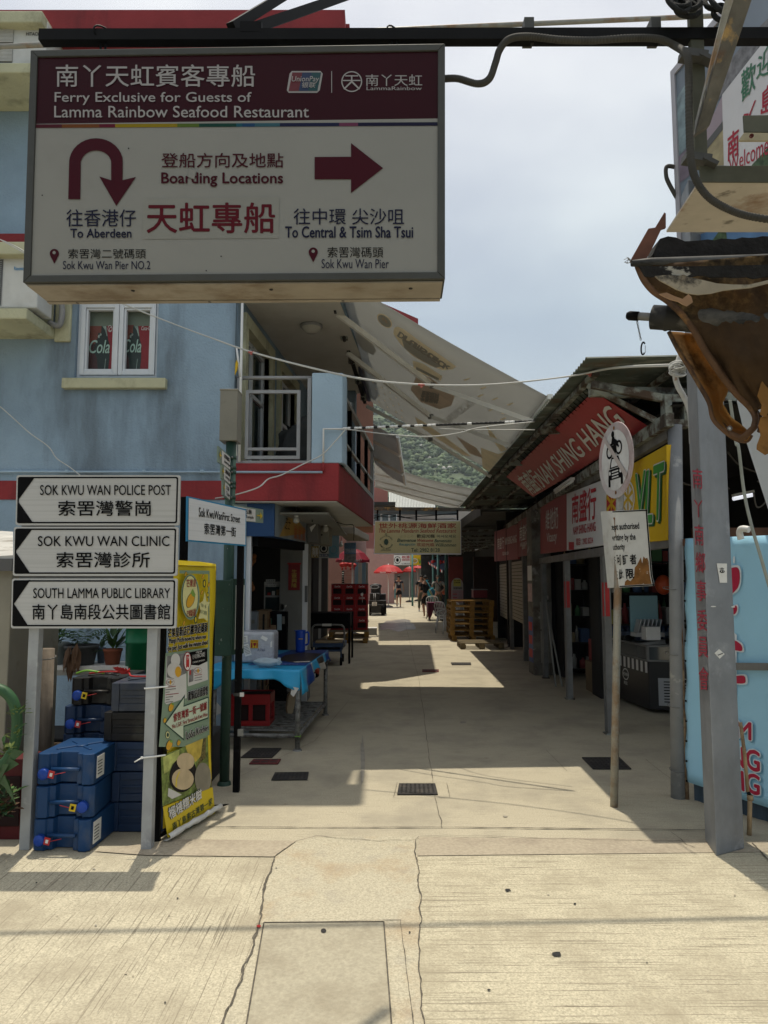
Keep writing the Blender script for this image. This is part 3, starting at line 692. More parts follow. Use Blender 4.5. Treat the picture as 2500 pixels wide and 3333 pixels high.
for cx, cy in ((905,1030),(815,1060)):
    g.pring(pl, F_, cx, cy, 36,95,5, m_wht, .004); 
    for k in range(6): a = k * math.pi / 3; g.ppoly(pl, [F_(cx + 6 * math.cos(a), cy + 16 * math.sin(a)), F_(cx + 27 * math.cos(a - .35), cy + 72 * math.sin(a - .35)), F_(cx + 27 * math.cos(a + .35), cy + 72 * math.sin(a + .35))], m_wht if cy < 1040 else m_sred, .004)
g.prect(pl, F_, 788,1150,800,1290, m_sred, .004)
g.build('lettering', t)
for box, lab in (([(712,445),(970,358),(972,748),(710,775)], 'dark red sign board with white characters above the roller shutters'),([(975,290),(1108,225),(1108,700),(975,722)], 'narrow dark red sign board tucked beside the grimy column')):
    t = sign_thing('shop_sign', lab, pl, T_, box, .04, M('sign dark red', (.20,.025,.035),.5, var=.1, vs=2)); x0, x1 = box[0][0], box[1][0]; L = x1 - x0
    def yy(x, k): s = (x - x0) / L; return (box[0][1] * (1 - s) + box[1][1] * s) * (1 - k) + (box[3][1] * (1 - s) + box[2][1] * s) * k
    def quad(a, b, k0, k1): xa, xb = x0 + L * a, x0 + L * b; return [(xa, yy(xa, k0)),(xb, yy(xb, k0)),(xb, yy(xb, k1)),(xa, yy(xa, k1))]
    g = MB(); g.ptext(pl, '南盛行', T_, quad(.14,.42 if L > 200 else .85,.25,.62), m_offw, .005,.02); g.ptext(pl, 'NAM SHING HANG', T_, quad(.46 if L > 200 else .2,.96,.3 if L > 200 else .66,.52 if L > 200 else .76), m_offw, .005,.02); g.ptext(pl, '電話2982 8224', T_, quad(.36,.62,.72,.84), m_offw, .005,.01); g.build('lettering', t)
# lamp fittings under the roof
for p0, p1, lab in ((F_(560,990), F_(660,925), 'tube lamp batten fixed above the white sign board'),):
    a, b = SP_.hit(p0,.12), SP_.hit(p1,.12); g = MB(); g.beam(a, b, .05,.03, m_offw); g.tube([a - V((0,0,.03)), b - V((0,0,.03))],.014, m_white, 8); g.thing('tube_lamp', lab, 'lamp', (a + b) / 2)
p = SP_.hit(F_(965,785),.16); g = MB(); g.box(p, (.13,.26,.09), M('aged plastic', (.42,.39,.30),.5, var=.1)); g.box(p - V((.0,0,.06)),(.10,.2,.04), m_offw); g.thing('flood_lamp', 'aged cream lamp housing above the yellow sign board', 'lamp', p, bevel=.02)
# --- stock inside the shop
m_black2 = M('freezer black', (.018,.018,.02),.35, var=.1); m_fgl = M('freezer glass', (.05,.06,.065),.06, var=0, spec=.8)
f0 = gr(I_(962,1150)); fx, fy = f0.x - .02, f0.y
fz = thing('ice_cream_freezer', 'black chest freezer with sliding glass top and striped white trim', 'freezer', (fx + .3, fy + .5,0))
u = V((.42,-.09,0)).normalized(); vdir = V((-.10,1,0)).normalized()
def fzp(a, b, z): return V((fx, fy, z)) + u * a + vdir * b
fl = 1.3
g = MB(); g.hexa([fzp(0,0,.05), fzp(.65,0,.05), fzp(.65,0,.62), fzp(0,0,.62), fzp(0, fl, .05), fzp(.65, fl, .05), fzp(.65, fl, .62), fzp(0, fl, .62)], m_black2); g.build('cabinet', fz, bevel=.012)
g = MB(); g.hexa([fzp(-.01,-.01,.625), fzp(.66,-.01,.625), fzp(.66,-.01,.84), fzp(-.01,-.01,.80), fzp(-.01, fl, .625), fzp(.66, fl, .625), fzp(.66, fl, .84), fzp(-.01, fl, .80)], m_fgl); g.build('glass_top', fz, bevel=.008)
g = MB()
for z in (.62,.79): g.beam(fzp(-.012,-.012, z), fzp(-.012, fl, z),.02,.02, m_gal); g.beam(fzp(-.012,-.012, z), fzp(.66,-.012, z),.02,.02, m_gal)
g.beam(fzp(-.012,-.012,.62), fzp(-.012,-.012,.8),.03,.03, m_gal); g.build('rim', fz)
g = MB()
for k in range(11):
    a = fl * (k + .2) / 11; b = fl * (k + .7) / 11; g.poly([fzp(-.004, a, .47), fzp(-.004, b, .47), fzp(-.004, b, .60), fzp(-.004, a, .60)], m_offw)
for k in range(3):
    a = .12 + .2 * k; g.poly([fzp(a, -.004,.64), fzp(a + .1,-.004,.64), fzp(a + .1,-.004,.78), fzp(a, -.004,.78)], m_offw)
g.build('stripes', fz)
g = MB(); g.poly([fzp(.1,-.004,.1), fzp(.6,-.004,.1), fzp(.6,-.004,.42), fzp(.1,-.004,.42)], M('vent panel', (.32,.33,.34),.5, var=.1))
for k in range(8):
    for q in range(3): g.poly([fzp(.16 + .14 * q, -.007,.14 + .033 * k), fzp(.27 + .14 * q, -.007,.14 + .033 * k), fzp(.27 + .14 * q, -.007,.152 + .033 * k), fzp(.16 + .14 * q, -.007,.152 + .033 * k)], m_blk)
g.build('vent', fz)
g = MB(); c = fzp(-.006,.62,.38)
for a0 in range(14):
    a, b = a0 * 2 * math.pi / 14,(a0 + 1) * 2 * math.pi / 14
    g.poly([c + vdir * .09 * math.cos(a) + V((0,0,.075 * math.sin(a))), c + vdir * .09 * math.cos(b) + V((0,0,.075 * math.sin(b))), c + vdir * .075 * math.cos(b) + V((0,0,.06 * math.sin(b))), c + vdir * .075 * math.cos(a) + V((0,0,.06 * math.sin(a)))], m_offw)
g.wtext('MÖVEN', [c + vdir * .07 + V((0,0,.025)), c - vdir * .07 + V((0,0,.025)), c - vdir * .07 - V((0,0,.02)), c + vdir * .07 - V((0,0,.02))], m_offw, .02)
g.wtext('PICK', [c + vdir * .05 - V((0,0,.09)), c - vdir * .05 - V((0,0,.09)), c - vdir * .05 - V((0,0,.13)), c + vdir * .05 - V((0,0,.13))], m_offw, .02); g.build('emblem', fz)
# things standing on the freezer and packs behind the doorway
ct = fzp(.33,.75,.845)
t = thing('display_rack', 'pale blue card rack with packets on the black freezer', 'rack', ct); g = MB(); g.box(ct + V((0,.1,.27)),(.36,.02,.5), M('pale teal card', (.22,.38,.42),.6, var=0)); g.build('backboard', t); g = MB(); g.box(ct + V((0,0,.03)),(.36,.22,.05), m_offw); g.build('tray', t)
g = MB()
for k in range(6): g.box(ct + V((-.13 + .052 * k, -.02,.14)),(.012,.16,.17), M('packet silver', (.5,.5,.5),.35, metal=.3), rot(0,0,.25))
g.build('packets', t)
for k, (a, b, s, lab) in enumerate(((.15,.25,.16, 'small white carton at the front edge of the black freezer'),(.5,.35,.14, 'small grey carton behind the front edge of the freezer'))):
    g = MB(); g.box(fzp(a, b, .845 + s / 2),(s * 1.1, s, s), m_offw if k == 0 else m_inwall); g.thing('carton', lab, 'carton', fzp(a, b, .845), bevel=.004)
m_bottle = M('blue bottle', (.02,.06,.16),.2, var=.2, vs=20, spec=.8); m_wrap = M('pack label', (.25,.32,.45),.4, var=.3, vs=30)
pk0 = None
for ix in range(3):
    for iz in range(5):
        if (ix == 0 and iz == 4): continue
        p = V((shx(9.8) + 1.15 + .34 * ix, 10.7,.02 + .225 * iz))
        if pk0 is None:
            pk0 = thing('bottle_pack', 'shrink wrapped pack of dark blue water bottles stacked in the dark doorway', 'bottle pack', p, 'packs of bottles in the doorway')
            g = MB()
            for i in range(4):
                for j in range(3): c = p + V((-.12 + .08 * i, -.08 + .08 * j, 0)); g.lathe(c, [(.001,0),(.036,.004),(.036,.13),(.034,.15),(.014,.19),(.014,.215),(.001,.215)], m_bottle, 8)
            g.build('bottles', pk0); g = MB(); g.bx(p.x - .16, p.x + .16, p.y - .124, p.y - .12, p.z + .05, p.z + .11, m_wrap); g.build('wrapper', pk0)
        else: dup(pk0, p)
for k, (dx, y, w_, d_, h_, col, lab) in enumerate(((.9,10.0,.4,.35,.42,(.20,.15,.09), 'brown carton low in the dark doorway'),(.95,10.05,.34,.3,.3,(.25,.05,.05), 'red and brown carton lying on the brown one'))):
    z0 = .0 if k == 0 else .42; g = MB(); g.bx(shx(y) + dx - .45, shx(y) + dx - .45 + w_, y, y + d_, z0, z0 + h_, M('carton%d' % k, col, .8, var=.15)); g.thing('carton', lab, 'carton', (shx(y) + dx - .25, y, z0), bevel=.006)
p = at(I_(1030,375),9.2); g = MB(); g.ball(p, (.10,.10,.13), M('orange plastic', (.45,.07,.02),.4, var=.05),3); g.tube([p + V((0,0,.13)), p + V((0,0,.5))],.004, m_blk, 5); g.thing('lantern', 'round orange lantern hanging in the shop beside the peeling post', 'lantern', p)
p = at(U_(765,500),9.9); a = at(U_(717,320),9.9); b = at(U_(795,1210),9.9)
g = MB(); g.prism([at(U_(698,320),9.9), at(U_(735,320),9.9), at(U_(760,700),9.9), at(U_(802,1000),9.9), at(U_(802,1218),9.9), at(U_(738,1218),9.9), at(U_(765,1000),9.9)],(.01,.02,0), M('dim plastic', (.10,.10,.10),.6, var=.2)); g.thing('plastic_curtain', 'grey plastic sheet hanging tied back in the shop doorway', 'curtain', (b.x, 9.9, b.z))
for k, (q0, q1) in enumerate(((U_(235,760), U_(325,1400)),(U_(245,840), U_(385,1290)))):
    a, b = at(q0,11.2), at(q1,10.6); b = V((b.x, b.y, 0.0)); g = MB(); g.tube([a, b],.014, m_inwall, 7); g.thing('wooden_pole', ('thicker' if k == 0 else 'thinner, more slanting') + ' of the two poles leaning inside the dark doorway', 'pole', b)
g = MB(); a = at(F_(1470,1035),7.5); b = at(F_(1580,1012),7.5); g.tube([a, b],.02, M('lit tube', (.9,.93,1.),.3, var=0, emit=.7),8); g.beam(a + V((0,0,.035)), b + V((0,0,.035)),.05,.03, m_offw); g.thing('tube_lamp', 'lit fluorescent tube hanging in the dark shed above the blue banner', 'lamp', (a + b) / 2)
for k, q in enumerate(([(1600,940),(1645,960),(1650,1040),(1600,1080),(1580,1000)],[(1180,940),(1240,960),(1330,945),(1450,980)],[(1440,780),(1500,850),(1590,890),(1680,930)])):
    g = MB(); P = spline([at(F_(*p),6.2 + .2 * k) for p in q]); g.tube(P, .008, M('dull cable', (.10,.09,.08),.7, var=.2),5); g.thing('loose_cable', ('coil of loose cable hanging in the shed behind the white tarpaulin', 'rusty wire strung between the peeling post and steel column', 'sagging cable under the shed roof right of the steel column')[k], 'cable', P[0])

# dim stock shelves at the back of the shops
def stock(x, y, w_, lab, sd_):
    q = random.Random(sd_); t = thing('stock_shelf', lab, 'shelf', (x, y, 0)); g = MB()
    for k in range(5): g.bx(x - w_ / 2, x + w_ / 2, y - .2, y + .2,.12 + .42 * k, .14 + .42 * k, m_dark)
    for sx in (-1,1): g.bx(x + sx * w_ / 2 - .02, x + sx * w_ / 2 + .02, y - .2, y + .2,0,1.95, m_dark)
    g.build('frame', t); g = MB(); cs = [M('goods %d' % k, c, .6, var=.2) for k, c in enumerate(((.20,.16,.09),(.18,.03,.03),(.05,.09,.18),(.22,.20,.05),(.30,.30,.28),(.05,.14,.06)))]
    for k in range(5):
        xx = x - w_ / 2 + .04
        while xx < x + w_ / 2 - .12:
            a, h = q.uniform(.06,.16), q.uniform(.12,.3); m = q.choice(cs)
            if q.random() < .45: g.lathe((xx + a / 2, y - .1,.141 + .42 * k),[(.001,0),(a * .42,0),(a * .42, h * .65),(a * .16, h * .85),(a * .16, h),(.001, h)], m, 8)
            else: g.bx(xx, xx + a, y - .18, y + .05,.141 + .42 * k, .141 + .42 * k + h * .8, m)
            xx += a + .015
    o = g.build('goods', t); o['kind'] = 'stuff'
stock(3.55,9.75,1.3, 'crowded stock shelf in the shadows behind the black freezer', 1); stock(4.1,11.7,1.5, 'crowded stock shelf at the back of the dark middle doorway', 2); stock(3.3,11.75,.8, 'narrow stock shelf beside the leaning poles in the dark doorway', 3)
# ------------------------------------------------------------------ steel column with red characters
m_col = M('weathered galvanised column', (.22,.235,.255),.5, metal=.3, var=.2, vs=3, bump=.1, bs=12, dirt=((.14,.145,.155),1.6,.48,.72,.8), dstretch=(2,2,.6), dirt2=((.42,.44,.46),4.5,.58,.7,.5))
p0, pl_, pr_ = gr((2332,2790)), gr((2295,2737)), gr((2424,2765)); p3 = pl_ + pr_ - p0
col = thing('steel_column', 'tall grey steel column with red painted characters down its narrow face', 'column', (p0 + p3) / 2)
g = MB(); g.prism([p0, pr_, p3, pl_],(0,0,4.1), m_col); g.build('shaft', col, bevel=.012)
plL = Plane(pl_, p0, pl_ + V((0,0,-1))); plR = Plane(p0, pr_, p0 + V((0,0,-1)))
m_pr = M('painted red characters', (.30,.035,.06),.7, var=.25, vs=20)
g = MB()
for ch, (x0, x1, y0, y1) in zip('南丫南鄉事委員會', ((83,130,330,430),(90,131,480,568),(92,136,600,702),(97,144,732,835),(100,148,868,970),(105,152,1008,1112),(109,156,1138,1240),(112,160,1283,1397))):
    g.ptext(plL, ch, V_, [(x0, y0),(x1, y0 + 4),(x1 + 3, y1),(x0 + 3, y1 - 4)], m_pr, .004,.012)
g.build('lettering', col)
m_paper = M('paper sticker', (.66,.66,.63),.7, var=.06, vs=30)
g = MB(); g.ppoly(plR, [V_(x, y) for x, y in ((194,787),(243,788),(244,880),(209,880))], m_paper, .003)
g.pdisc(plR, V_, 219,826,12,7, m_blk, .005); g.pdisc(plR, V_, 219,825,7,4, m_paper, .0065); g.pdisc(plR, V_, 219,825,3.4,3.4, m_blk, .008)
for k in range(4): g.ppoly(plR, [V_(207 + 6 * k, 806 + abs(k - 1.5) * 3), V_(210 + 6 * k, 806 + abs(k - 1.5) * 3), V_(213 + 4 * k, 817), V_(211 + 4 * k, 817)], m_blk, .005)
g.build('sticker', col)
g = MB(); g.ppoly(plR, [V_(x, y) for x, y in ((183,1218),(205,1198),(232,1222),(208,1245))], m_paper, .003); g.ppoly(plR, [V_(x, y) for x, y in ((197,1226),(222,1216),(224,1220),(199,1230))], m_grl, .005); g.build('sticker', col)
g = MB(); g.pdisc(plR, V_, 178,994,13,3, m_paper, .003); g.build('tape_scrap', col)
g = MB(); g.pdisc(plR, V_, 273,996,10,3, m_paper, .003); g.build('tape_scrap', col)
# ------------------------------------------------------------------ sheet metal fence with the blue banner tied to it
m_fence = M('dark blue corrugated fence', (.045,.07,.095),.6, var=.2, vs=5)
fa, fb = V((2.24,5.27,0)), V((3.0,4.06,0)); fd = (fb - fa).normalized(); fn = V((fd.y, -fd.x, 0))
if fn.y > 0: fn = -fn
fence = thing('metal_fence', 'dark corrugated metal fence showing below the pale blue banner', 'fence', (fa + fb) / 2)
g = MB(); L = (fb - fa).length; n = int(L / .02); vv = []
for k in range(n + 1):
    p = fa + fd * (L * k / n) - fn * (.006 * (k % 4 in (1,2))); vv += [p, p + V((0,0,1.85))]
g.add(vv, [(2 * k, 2 * k + 2,2 * k + 3,2 * k + 1) for k in range(n)], m_fence); so = g.build('panel', fence).modifiers.new('s', 'SOLIDIFY'); so.thickness = .003
g = MB(); g.beam(fa + V((0,0,1.86)), fb + V((0,0,1.86)),.04,.05, M('rust', (.10,.05,.03),.9)); g.build('rail', fence)
g = MB(); e0 = fa - fd * .045 + fn * .02; g.tube([e0, e0 + V((.0,.0,1.93))],.017, M('rusty post', (.30,.22,.14),.8, var=.4, vs=9, dirt=((.12,.06,.03),8,.45,.6,.9)),8); g.build('post', fence)
m_sky = M('pale blue vinyl', (.31,.57,.74),.45, var=.06, vs=2, bump=.12, bs=5)
m_bred = M('banner crimson', (.38,.012,.045),.5, var=0); m_bwh = M('banner white', (.62,.68,.72),.5, var=0)
bp = Plane(fa + fn * .05 + V((0,0,1.8)), fb + fn * .05 + V((0,0,1.8)), fa + fn * .05)
bq = [bp.hit(V_(40,668)), bp.hit(V_(760,640)), bp.hit(V_(760,2060)), bp.hit(V_(42,1832))]
ban = thing('banner', 'pale blue vinyl banner with crimson letters tied to the fence behind the steel column', 'banner', (bq[2] + bq[3]) / 2)
g = MB(); NXb, NYb = 30,24; vv = []
for j in range(NYb + 1):
    for i in range(NXb + 1):
        s_, t_ = i / NXb, j / NYb; p = (bq[0] * (1 - s_) + bq[1] * s_) * (1 - t_) + (bq[3] * (1 - s_) + bq[2] * s_) * t_
        vv.append(p + bp.n * (.006 * mnoise.noise(p * 4) - (.018 if i == 0 else 0) + (.012 * math.sin(t_ * 30) if i == 0 else 0)))
g.add(vv, [(j * (NXb + 1) + i, j * (NXb + 1) + i + 1,(j + 1) * (NXb + 1) + i + 1,(j + 1) * (NXb + 1) + i) for j in range(NYb) for i in range(NXb)], m_sky, True); sh_ = g.build('sheet', ban); so = sh_.modifiers.new('s', 'SOLIDIFY'); so.thickness = .002
g = MB(); m_bsh = M('banner letter shade', (.12,.30,.42),.5, var=0)
def bl(st, q, bo=.05):
    q = [q[0], q[1], q[2], q[3]]
    g.ptext(bp, st, V_, [(x + 6, y + 8) for x, y in q], m_bsh, .012, bo + .05); g.ptext(bp, st, V_, q, m_bwh, .015, bo + .06); g.ptext(bp, st, V_, q, m_bred, .018, bo - .01)
bl('M', [(293,1540),(368,1552),(368,1634),(300,1620)]); bl('NG', [(266,1655),(408,1690),(408,1788),(276,1752)]); bl('NG', [(266,1768),(408,1805),(408,1900),(276,1862)])
def blob(pts):
    c = (sum(p[0] for p in pts) / len(pts), sum(p[1] for p in pts) / len(pts)); Q = [(p.x, p.y) for p in spline([V((x, y, 0)) for x, y in pts] + [V((pts[0][0], pts[0][1],0))],5)[:-1]]
    g.ppoly(bp, [V_(c[0] + (x - c[0]) * 1.14 + (3 if x > c[0] else -3), c[1] + (y - c[1]) * 1.1 + (4 if y > c[1] else -4)) for x, y in Q], m_bwh, .015); g.ppoly(bp, [V_(x, y) for x, y in Q], m_bred, .018)
blob([(262,812),(300,806),(313,830),(312,880),(296,915),(262,930)]); blob([(270,1000),(296,990),(301,1010),(290,1030),(270,1030)])
blob([(270,1150),(298,1160),(322,1180),(325,1205),(300,1205),(270,1195)]); blob([(270,1330),(330,1325),(342,1345),(335,1362),(290,1362),(270,1360)])
g.ppoly(bp, [V_(x, y) for x, y in ((285,1120),(298,1130),(296,1420),(285,1420))], m_bwh, .013)
g.pdisc(bp, V_, 284,770,5,18, m_bwh, .012)
g.build('lettering', ban)
g = MB()
for k in range(12): p = bp.hit(V_(45 + 1.1 * k, 775 + 96 * k),.012); g.lathe(p, [(.001,.004),(.006,.004),(.009,0),(.001,-.002)], m_blk, 8, bp.n)
o = g.build('eyelets', ban)
g = MB(); g.slab([bp.hit(V_(230,1262),.03), bp.hit(V_(700,1266),.03), bp.hit(V_(700,1302),.03), bp.hit(V_(230,1296),.03)], bp.n * .02, m_gal); g.thing('metal_rail', 'narrow grey metal rail across the pale blue banner', 'rail', bp.hit(V_(400,1290)))
g = MB(); g.tube(spline([bp.hit(V_(326,672),.03), bp.hit(V_(322,640),.04), bp.hit(V_(338,622),.05), bp.hit(V_(372,626),.05)]),.022, m_offw, 10); g.thing('pipe_hook', 'short curved white pipe end at the top edge of the blue banner', 'pipe', bp.hit(V_(326,672)))
b0 = gr(V_(352,2092)); P = [b0, at(V_(356,1900), b0.y + .02), at(V_(345,1885), b0.y + .03), at(V_(330,1700), b0.y + .05), at(V_(310,1550), b0.y + .08)]
m_bam = M('weathered bamboo', (.36,.26,.15),.7, var=.3, vs=8, dirt=((.10,.05,.02),6,.5,.65,.8))
t = thing('bamboo_pole', 'slim weathered bamboo pole standing against the fence beside the steel column', 'pole', b0); g = MB(); g.tube(P[:2],.014, m_bam, 10); g.tube([P[1], P[2]],.012, m_blk, 8); g.tube(P[2:],.011, m_bam, 10); g.build('pole', t)
g = MB(); g.lathe(P[1] - V((0,0,.03)),[(.0145,0),(.019,0),(.019,.03),(.0145,.03)], m_bam, 12); g.build('joint', t)
# white tarpaulin leaning in from the right
g = MB(); q = [at(F_(1490,505),4.9), at(F_(1700,420),4.7), at(F_(1800,1300),4.7), at(F_(1660,1090),4.75), at(F_(1540,720),4.85)]
g.prism(q, (.01,.02,0), M('white tarpaulin', (.62,.65,.67),.6, var=.08, vs=2, trans=.25)); g.thing('tarpaulin', 'white tarpaulin edge hanging at the right beside the steel column', 'tarpaulin', q[3])
g = MB(); P = spline([at(O_(1015,1680),3.9), at(O_(1040,1850),3.9), at(O_(1070,2060),3.88), at(F_(1500,760),3.85), at(F_(1530,1000),3.85), at(F_(1570,1180),3.82), at(F_(1620,1350),3.8), at(F_(1680,1560),3.8)]); g.tube(P, .009, M('grey green hose', (.26,.28,.25),.6, var=.2),8); g.thing('hose', 'thin grey hose hanging past the right side of the steel column', 'hose', P[-1])
# ------------------------------------------------------------------ round traffic sign with the lettered plate
tb = gr(I_(735,1706)); TY = tb.y
m_rpole = M('rusty galvanised pole', (.34,.33,.29),.6, metal=.3, var=.25, vs=9, dirt=((.24,.13,.055),6., .46,.62,.8), dirt2=((.15,.15,.14),9,.5,.7,.6))
ts = thing('traffic_sign', 'worn round vehicle prohibition sign above a bent rusty plate on a pole', 'traffic sign', tb)
g = MB(); top = at(F_(868,640), TY + .0); g.tube([tb, at(I_(757,395), TY), top],.027, m_rpole, 16); g.build('pole', ts)
nrm = V((-.985,-.125,-.0)).normalized(); dc = at(F_(836,826), TY - .01); dx_ = V((-nrm.y, nrm.x, 0)) * -1
if dx_.x < 0: dx_ = -dx_
R0 = .278
m_sw = M('worn sign white', (.62,.62,.61),.55, var=.12, vs=7, dirt=((.40,.38,.36),4,.52,.7,.6))
m_sr = M('faded red ring', (.42,.33,.33),.6, var=.25, vs=6, dirt=((.5,.48,.48),4,.45,.6,.8)); m_rst = M('brown rust', (.22,.10,.03),.85, var=.3, vs=12)
def dp(x, y, e): return dc + dx_ * (x * R0) + V((0,0, y * R0)) + nrm * e
g = MB(); g.lathe(dc, [(.001,.004),(R0,.004),(R0 + .003,0),(R0,-.004),(.001,-.004)], m_sr, 48, nrm, False); g.build('disc', ts)
g = MB()
def dpoly(pts, m, e=.008): g.poly([dp(x, y, e) for x, y in pts], m)
dpoly([(.80 * math.cos(a),.80 * math.sin(a)) for a in [k * math.pi / 20 for k in range(40)]], m_sw, .0065)
def circ(cx, cy, r, m, e, n=18, ri=0):
    if ri:
        for k in range(n): a, b = 2 * math.pi * k / n, 2 * math.pi * (k + 1) / n; dpoly([(cx + r * math.cos(a), cy + r * math.sin(a)),(cx + r * math.cos(b), cy + r * math.sin(b)),(cx + ri * math.cos(b), cy + ri * math.sin(b)),(cx + ri * math.cos(a), cy + ri * math.sin(a))], m, e)
    else: dpoly([(cx + r * math.cos(2 * math.pi * k / n), cy + r * math.sin(2 * math.pi * k / n)) for k in range(n)], m, e)
circ(.26,.30,.19, m_blk, .009,18,.13); circ(-.28,.26,.19, m_blk, .009,18,.13)
dpoly([(-.36,.34),(-.1,.42),(.12,.40),(.24,.30),(.30,.32),(.16,.52),(.0,.5),(-.38,.44)], m_blk, .010); dpoly([(-.2,.2),(.1,.18),(.14,.42),(-.2,.4)], m_blk, .0095)
circ(-.06,.70,.085, m_blk, .010); dpoly([(-.16,.46),(.02,.44),(.04,.62),(-.1,.63)], m_blk, .0105); dpoly([(0,.60),(.22,.48),(.2,.43),(-.02,.52)], m_blk, .0105)
dpoly([(-.24,-.02),(-.18,.09),(.22,.09),(.28,-.02),(.34,-.20),(-.30,-.20)], m_blk, .009); dpoly([(-.17,-.03),(-.13,.04),(.17,.04),(.21,-.03),(.25,-.17),(-.21,-.17)], m_sw, .0105)
dpoly([(-.36,-.22),(.40,-.22),(.44,-.5),(-.40,-.5)], m_blk, .009); dpoly([(-.40,-.5),(-.28,-.5),(-.28,-.68),(-.40,-.68)], m_blk, .009); dpoly([(.32,-.5),(.44,-.5),(.44,-.68),(.32,-.68)], m_blk, .009)
for k in range(3): dpoly([(-.17,-.28 - .075 * k),(.21,-.28 - .075 * k),(.21,-.315 - .075 * k),(-.17,-.315 - .075 * k)], m_sw, .0105)
circ(-.29,-.32,.055, m_sw, .0105); circ(.33,-.32,.055, m_sw, .0105)
dpoly([(-.62,.66),(-.50,.72),(.72,-.46),(.62,-.58)], M('faded slash', (.45,.40,.38),.6, var=.1, vs=9),.013)
for cy in (.86,-.86): circ(.0, cy, .05, m_rst, .0075,9)
g.build('symbol', ts)
# plate bent round the pole
pc = {'l': F_(757,1103), 'r': F_(1008,1092), 'bl': F_(800,1516), 'br': F_(1040,1500)}
def plate_pt(s, t, e=0.):                            # s across 0..1, t down 0..1
    x = 757 + (1006 - 757) * s + t * (38 * (1 - s) + 32 * s) ; y = 1103 - 12 * s + t * (413 + 0 * s)
    if t > .86: x += (t - .86) * 60 * s
    yy = TY - .045 + .24 * max(0,(.34 - s) / .34) ** 1.6 - .06 * s; return at(F_(x, y), yy - e)
g = MB(); NXp, NYp = 16,14; vv = [plate_pt(i / NXp, j / NYp) for j in range(NYp + 1) for i in range(NXp + 1)]
m_plate = M('worn plate white', (.60,.60,.57),.5, var=.08, vs=6, dirt=((.36,.33,.28),5,.55,.72,.6))
m_prust = M('plate rust', (.21,.095,.025),.85, var=.35, vs=14, dirt=((.55,.5,.42),16,.60,.66,.8))
fs = [(j * (NXp + 1) + i, j * (NXp + 1) + i + 1,(j + 1) * (NXp + 1) + i + 1,(j + 1) * (NXp + 1) + i) for j in range(NYp) for i in range(NXp)]
g.add(vv, fs, m_plate); o = g.build('plate', ts); so = o.modifiers.new('s', 'SOLIDIFY'); so.thickness = .003
def ptxt(st, s0, t0, s1, t1, m=m_blk, bo=.02, e=.006):
    v_, f_, _ = text_mesh(st, bo); g.add([plate_pt(s0 + (s1 - s0) * x, t1 + (t0 - t1) * y, e) for x, y in v_], f_, m)
g = MB(); ptxt('Except authorised', .06,.165,.80,.275); ptxt('in writing by the', .07,.305,.70,.415); ptxt('Authority', .13,.43,.45,.535)
for st, s0, s1 in (('車', .06,.12),('許', .13,.22),('可', .25,.34),('証', .37,.50),('者', .53,.68)): ptxt(st, s0,.575, s1,.71)
for st, s0, s1 in (('不', .065,.11),('在', .15,.24),('此', .26,.36),('限', .42,.60)): ptxt(st, s0,.765, s1,.895, m_blk, .025)
def pedge(pts, m, e=.004): g.poly([plate_pt(s, t, e) for s, t in pts], m)
for a in range(14): pedge([(.965, a / 14),(.995, a / 14),(.995,(a + 1) / 14),(.965,(a + 1) / 14)], m_blk, .005)
for a in range(16):
    pedge([(a / 16,.005),((a + 1) / 16,.005),((a + 1) / 16,.02),(a / 16,.02)], m_blk, .005); pedge([(a / 16,.98),((a + 1) / 16,.98),((a + 1) / 16,.995),(a / 16,.995)], m_blk, .005)
g.build('lettering', ts)
g = MB(); rim = [(.36,.975),(.38,.93),(.44,.90),(.5,.925),(.56,.89),(.60,.86),(.63,.75),(.68,.72),(.74,.66),(.78,.62),(.80,.70),(.84,.61),(.88,.64),(.92,.63),(.945,.68)]
for (a, b),(c, d) in zip(rim, rim[1:]):
    for k in range(4):
        z0, z1 = b + (.975 - b) * k / 4, b + (.975 - b) * (k + 1) / 4; y0, y1 = d + (.975 - d) * k / 4, d + (.975 - d) * (k + 1) / 4
        pedge([(a, z0),(c, y0),(c, y1),(a, z1)], m_prust, .0042)
for s, t in ((.27,.10),(.19,.94)): pedge([(s + .018 * math.cos(k), t + .02 * math.sin(k)) for k in range(6)], m_rst, .008)
pedge([(.262,.10),(.28,.10),(.275,.33),(.268,.33)], m_rst, .0055)
g.build('rust_patch', ts)
# drain grates, hatch
m_iron = M('cast iron', (.045,.042,.04),.75, metal=.3, var=.25, vs=12, dirt=((.16,.13,.1),8,.55,.7,.5)); m_iron_r = M('red painted iron', (.14,.035,.035),.8, var=.25, vs=14)
def grate(name, q, m, lab, slots=(6,5), f=D, letters=None):
    P = [atz(f(*p),0) for p in q]; c = sum(P, V()) / 4; t = thing(name, lab, 'drain cover', c)
    g = MB(); g.prism([p + V((0,0,.004)) for p in P[::-1]],(0,0,.008), m); g.build('plate', t)
    g = MB(); nx, ny = slots
    for j in range(ny):
        for i in range(nx):
            a, b, c0, d = (i + .28) / nx, (i + .72) / nx, (j + .3) / ny, (j + .7) / ny
            if letters: a, b = (i + .12) / nx, (i + .88) / nx
            B = lambda s, t_: (P[0] * (1 - s) + P[1] * s) * (1 - t_) + (P[3] * (1 - s) + P[2] * s) * t_ + V((0,0,.0155))
            g.poly([B(.04 + .92 * a, .06 + .88 * c0), B(.04 + .92 * b, .06 + .88 * c0), B(.04 + .92 * b, .06 + .88 * d), B(.04 + .92 * a, .06 + .88 * d)], m_slot if not letters else m_iron)
    g.build('slots', t); return t
grate('drain_grate', [(862,1695),(940,1695),(946,1718),(858,1718)], m_iron, 'rusty drain grate in the sunlit paving near the street entrance', (8,6))
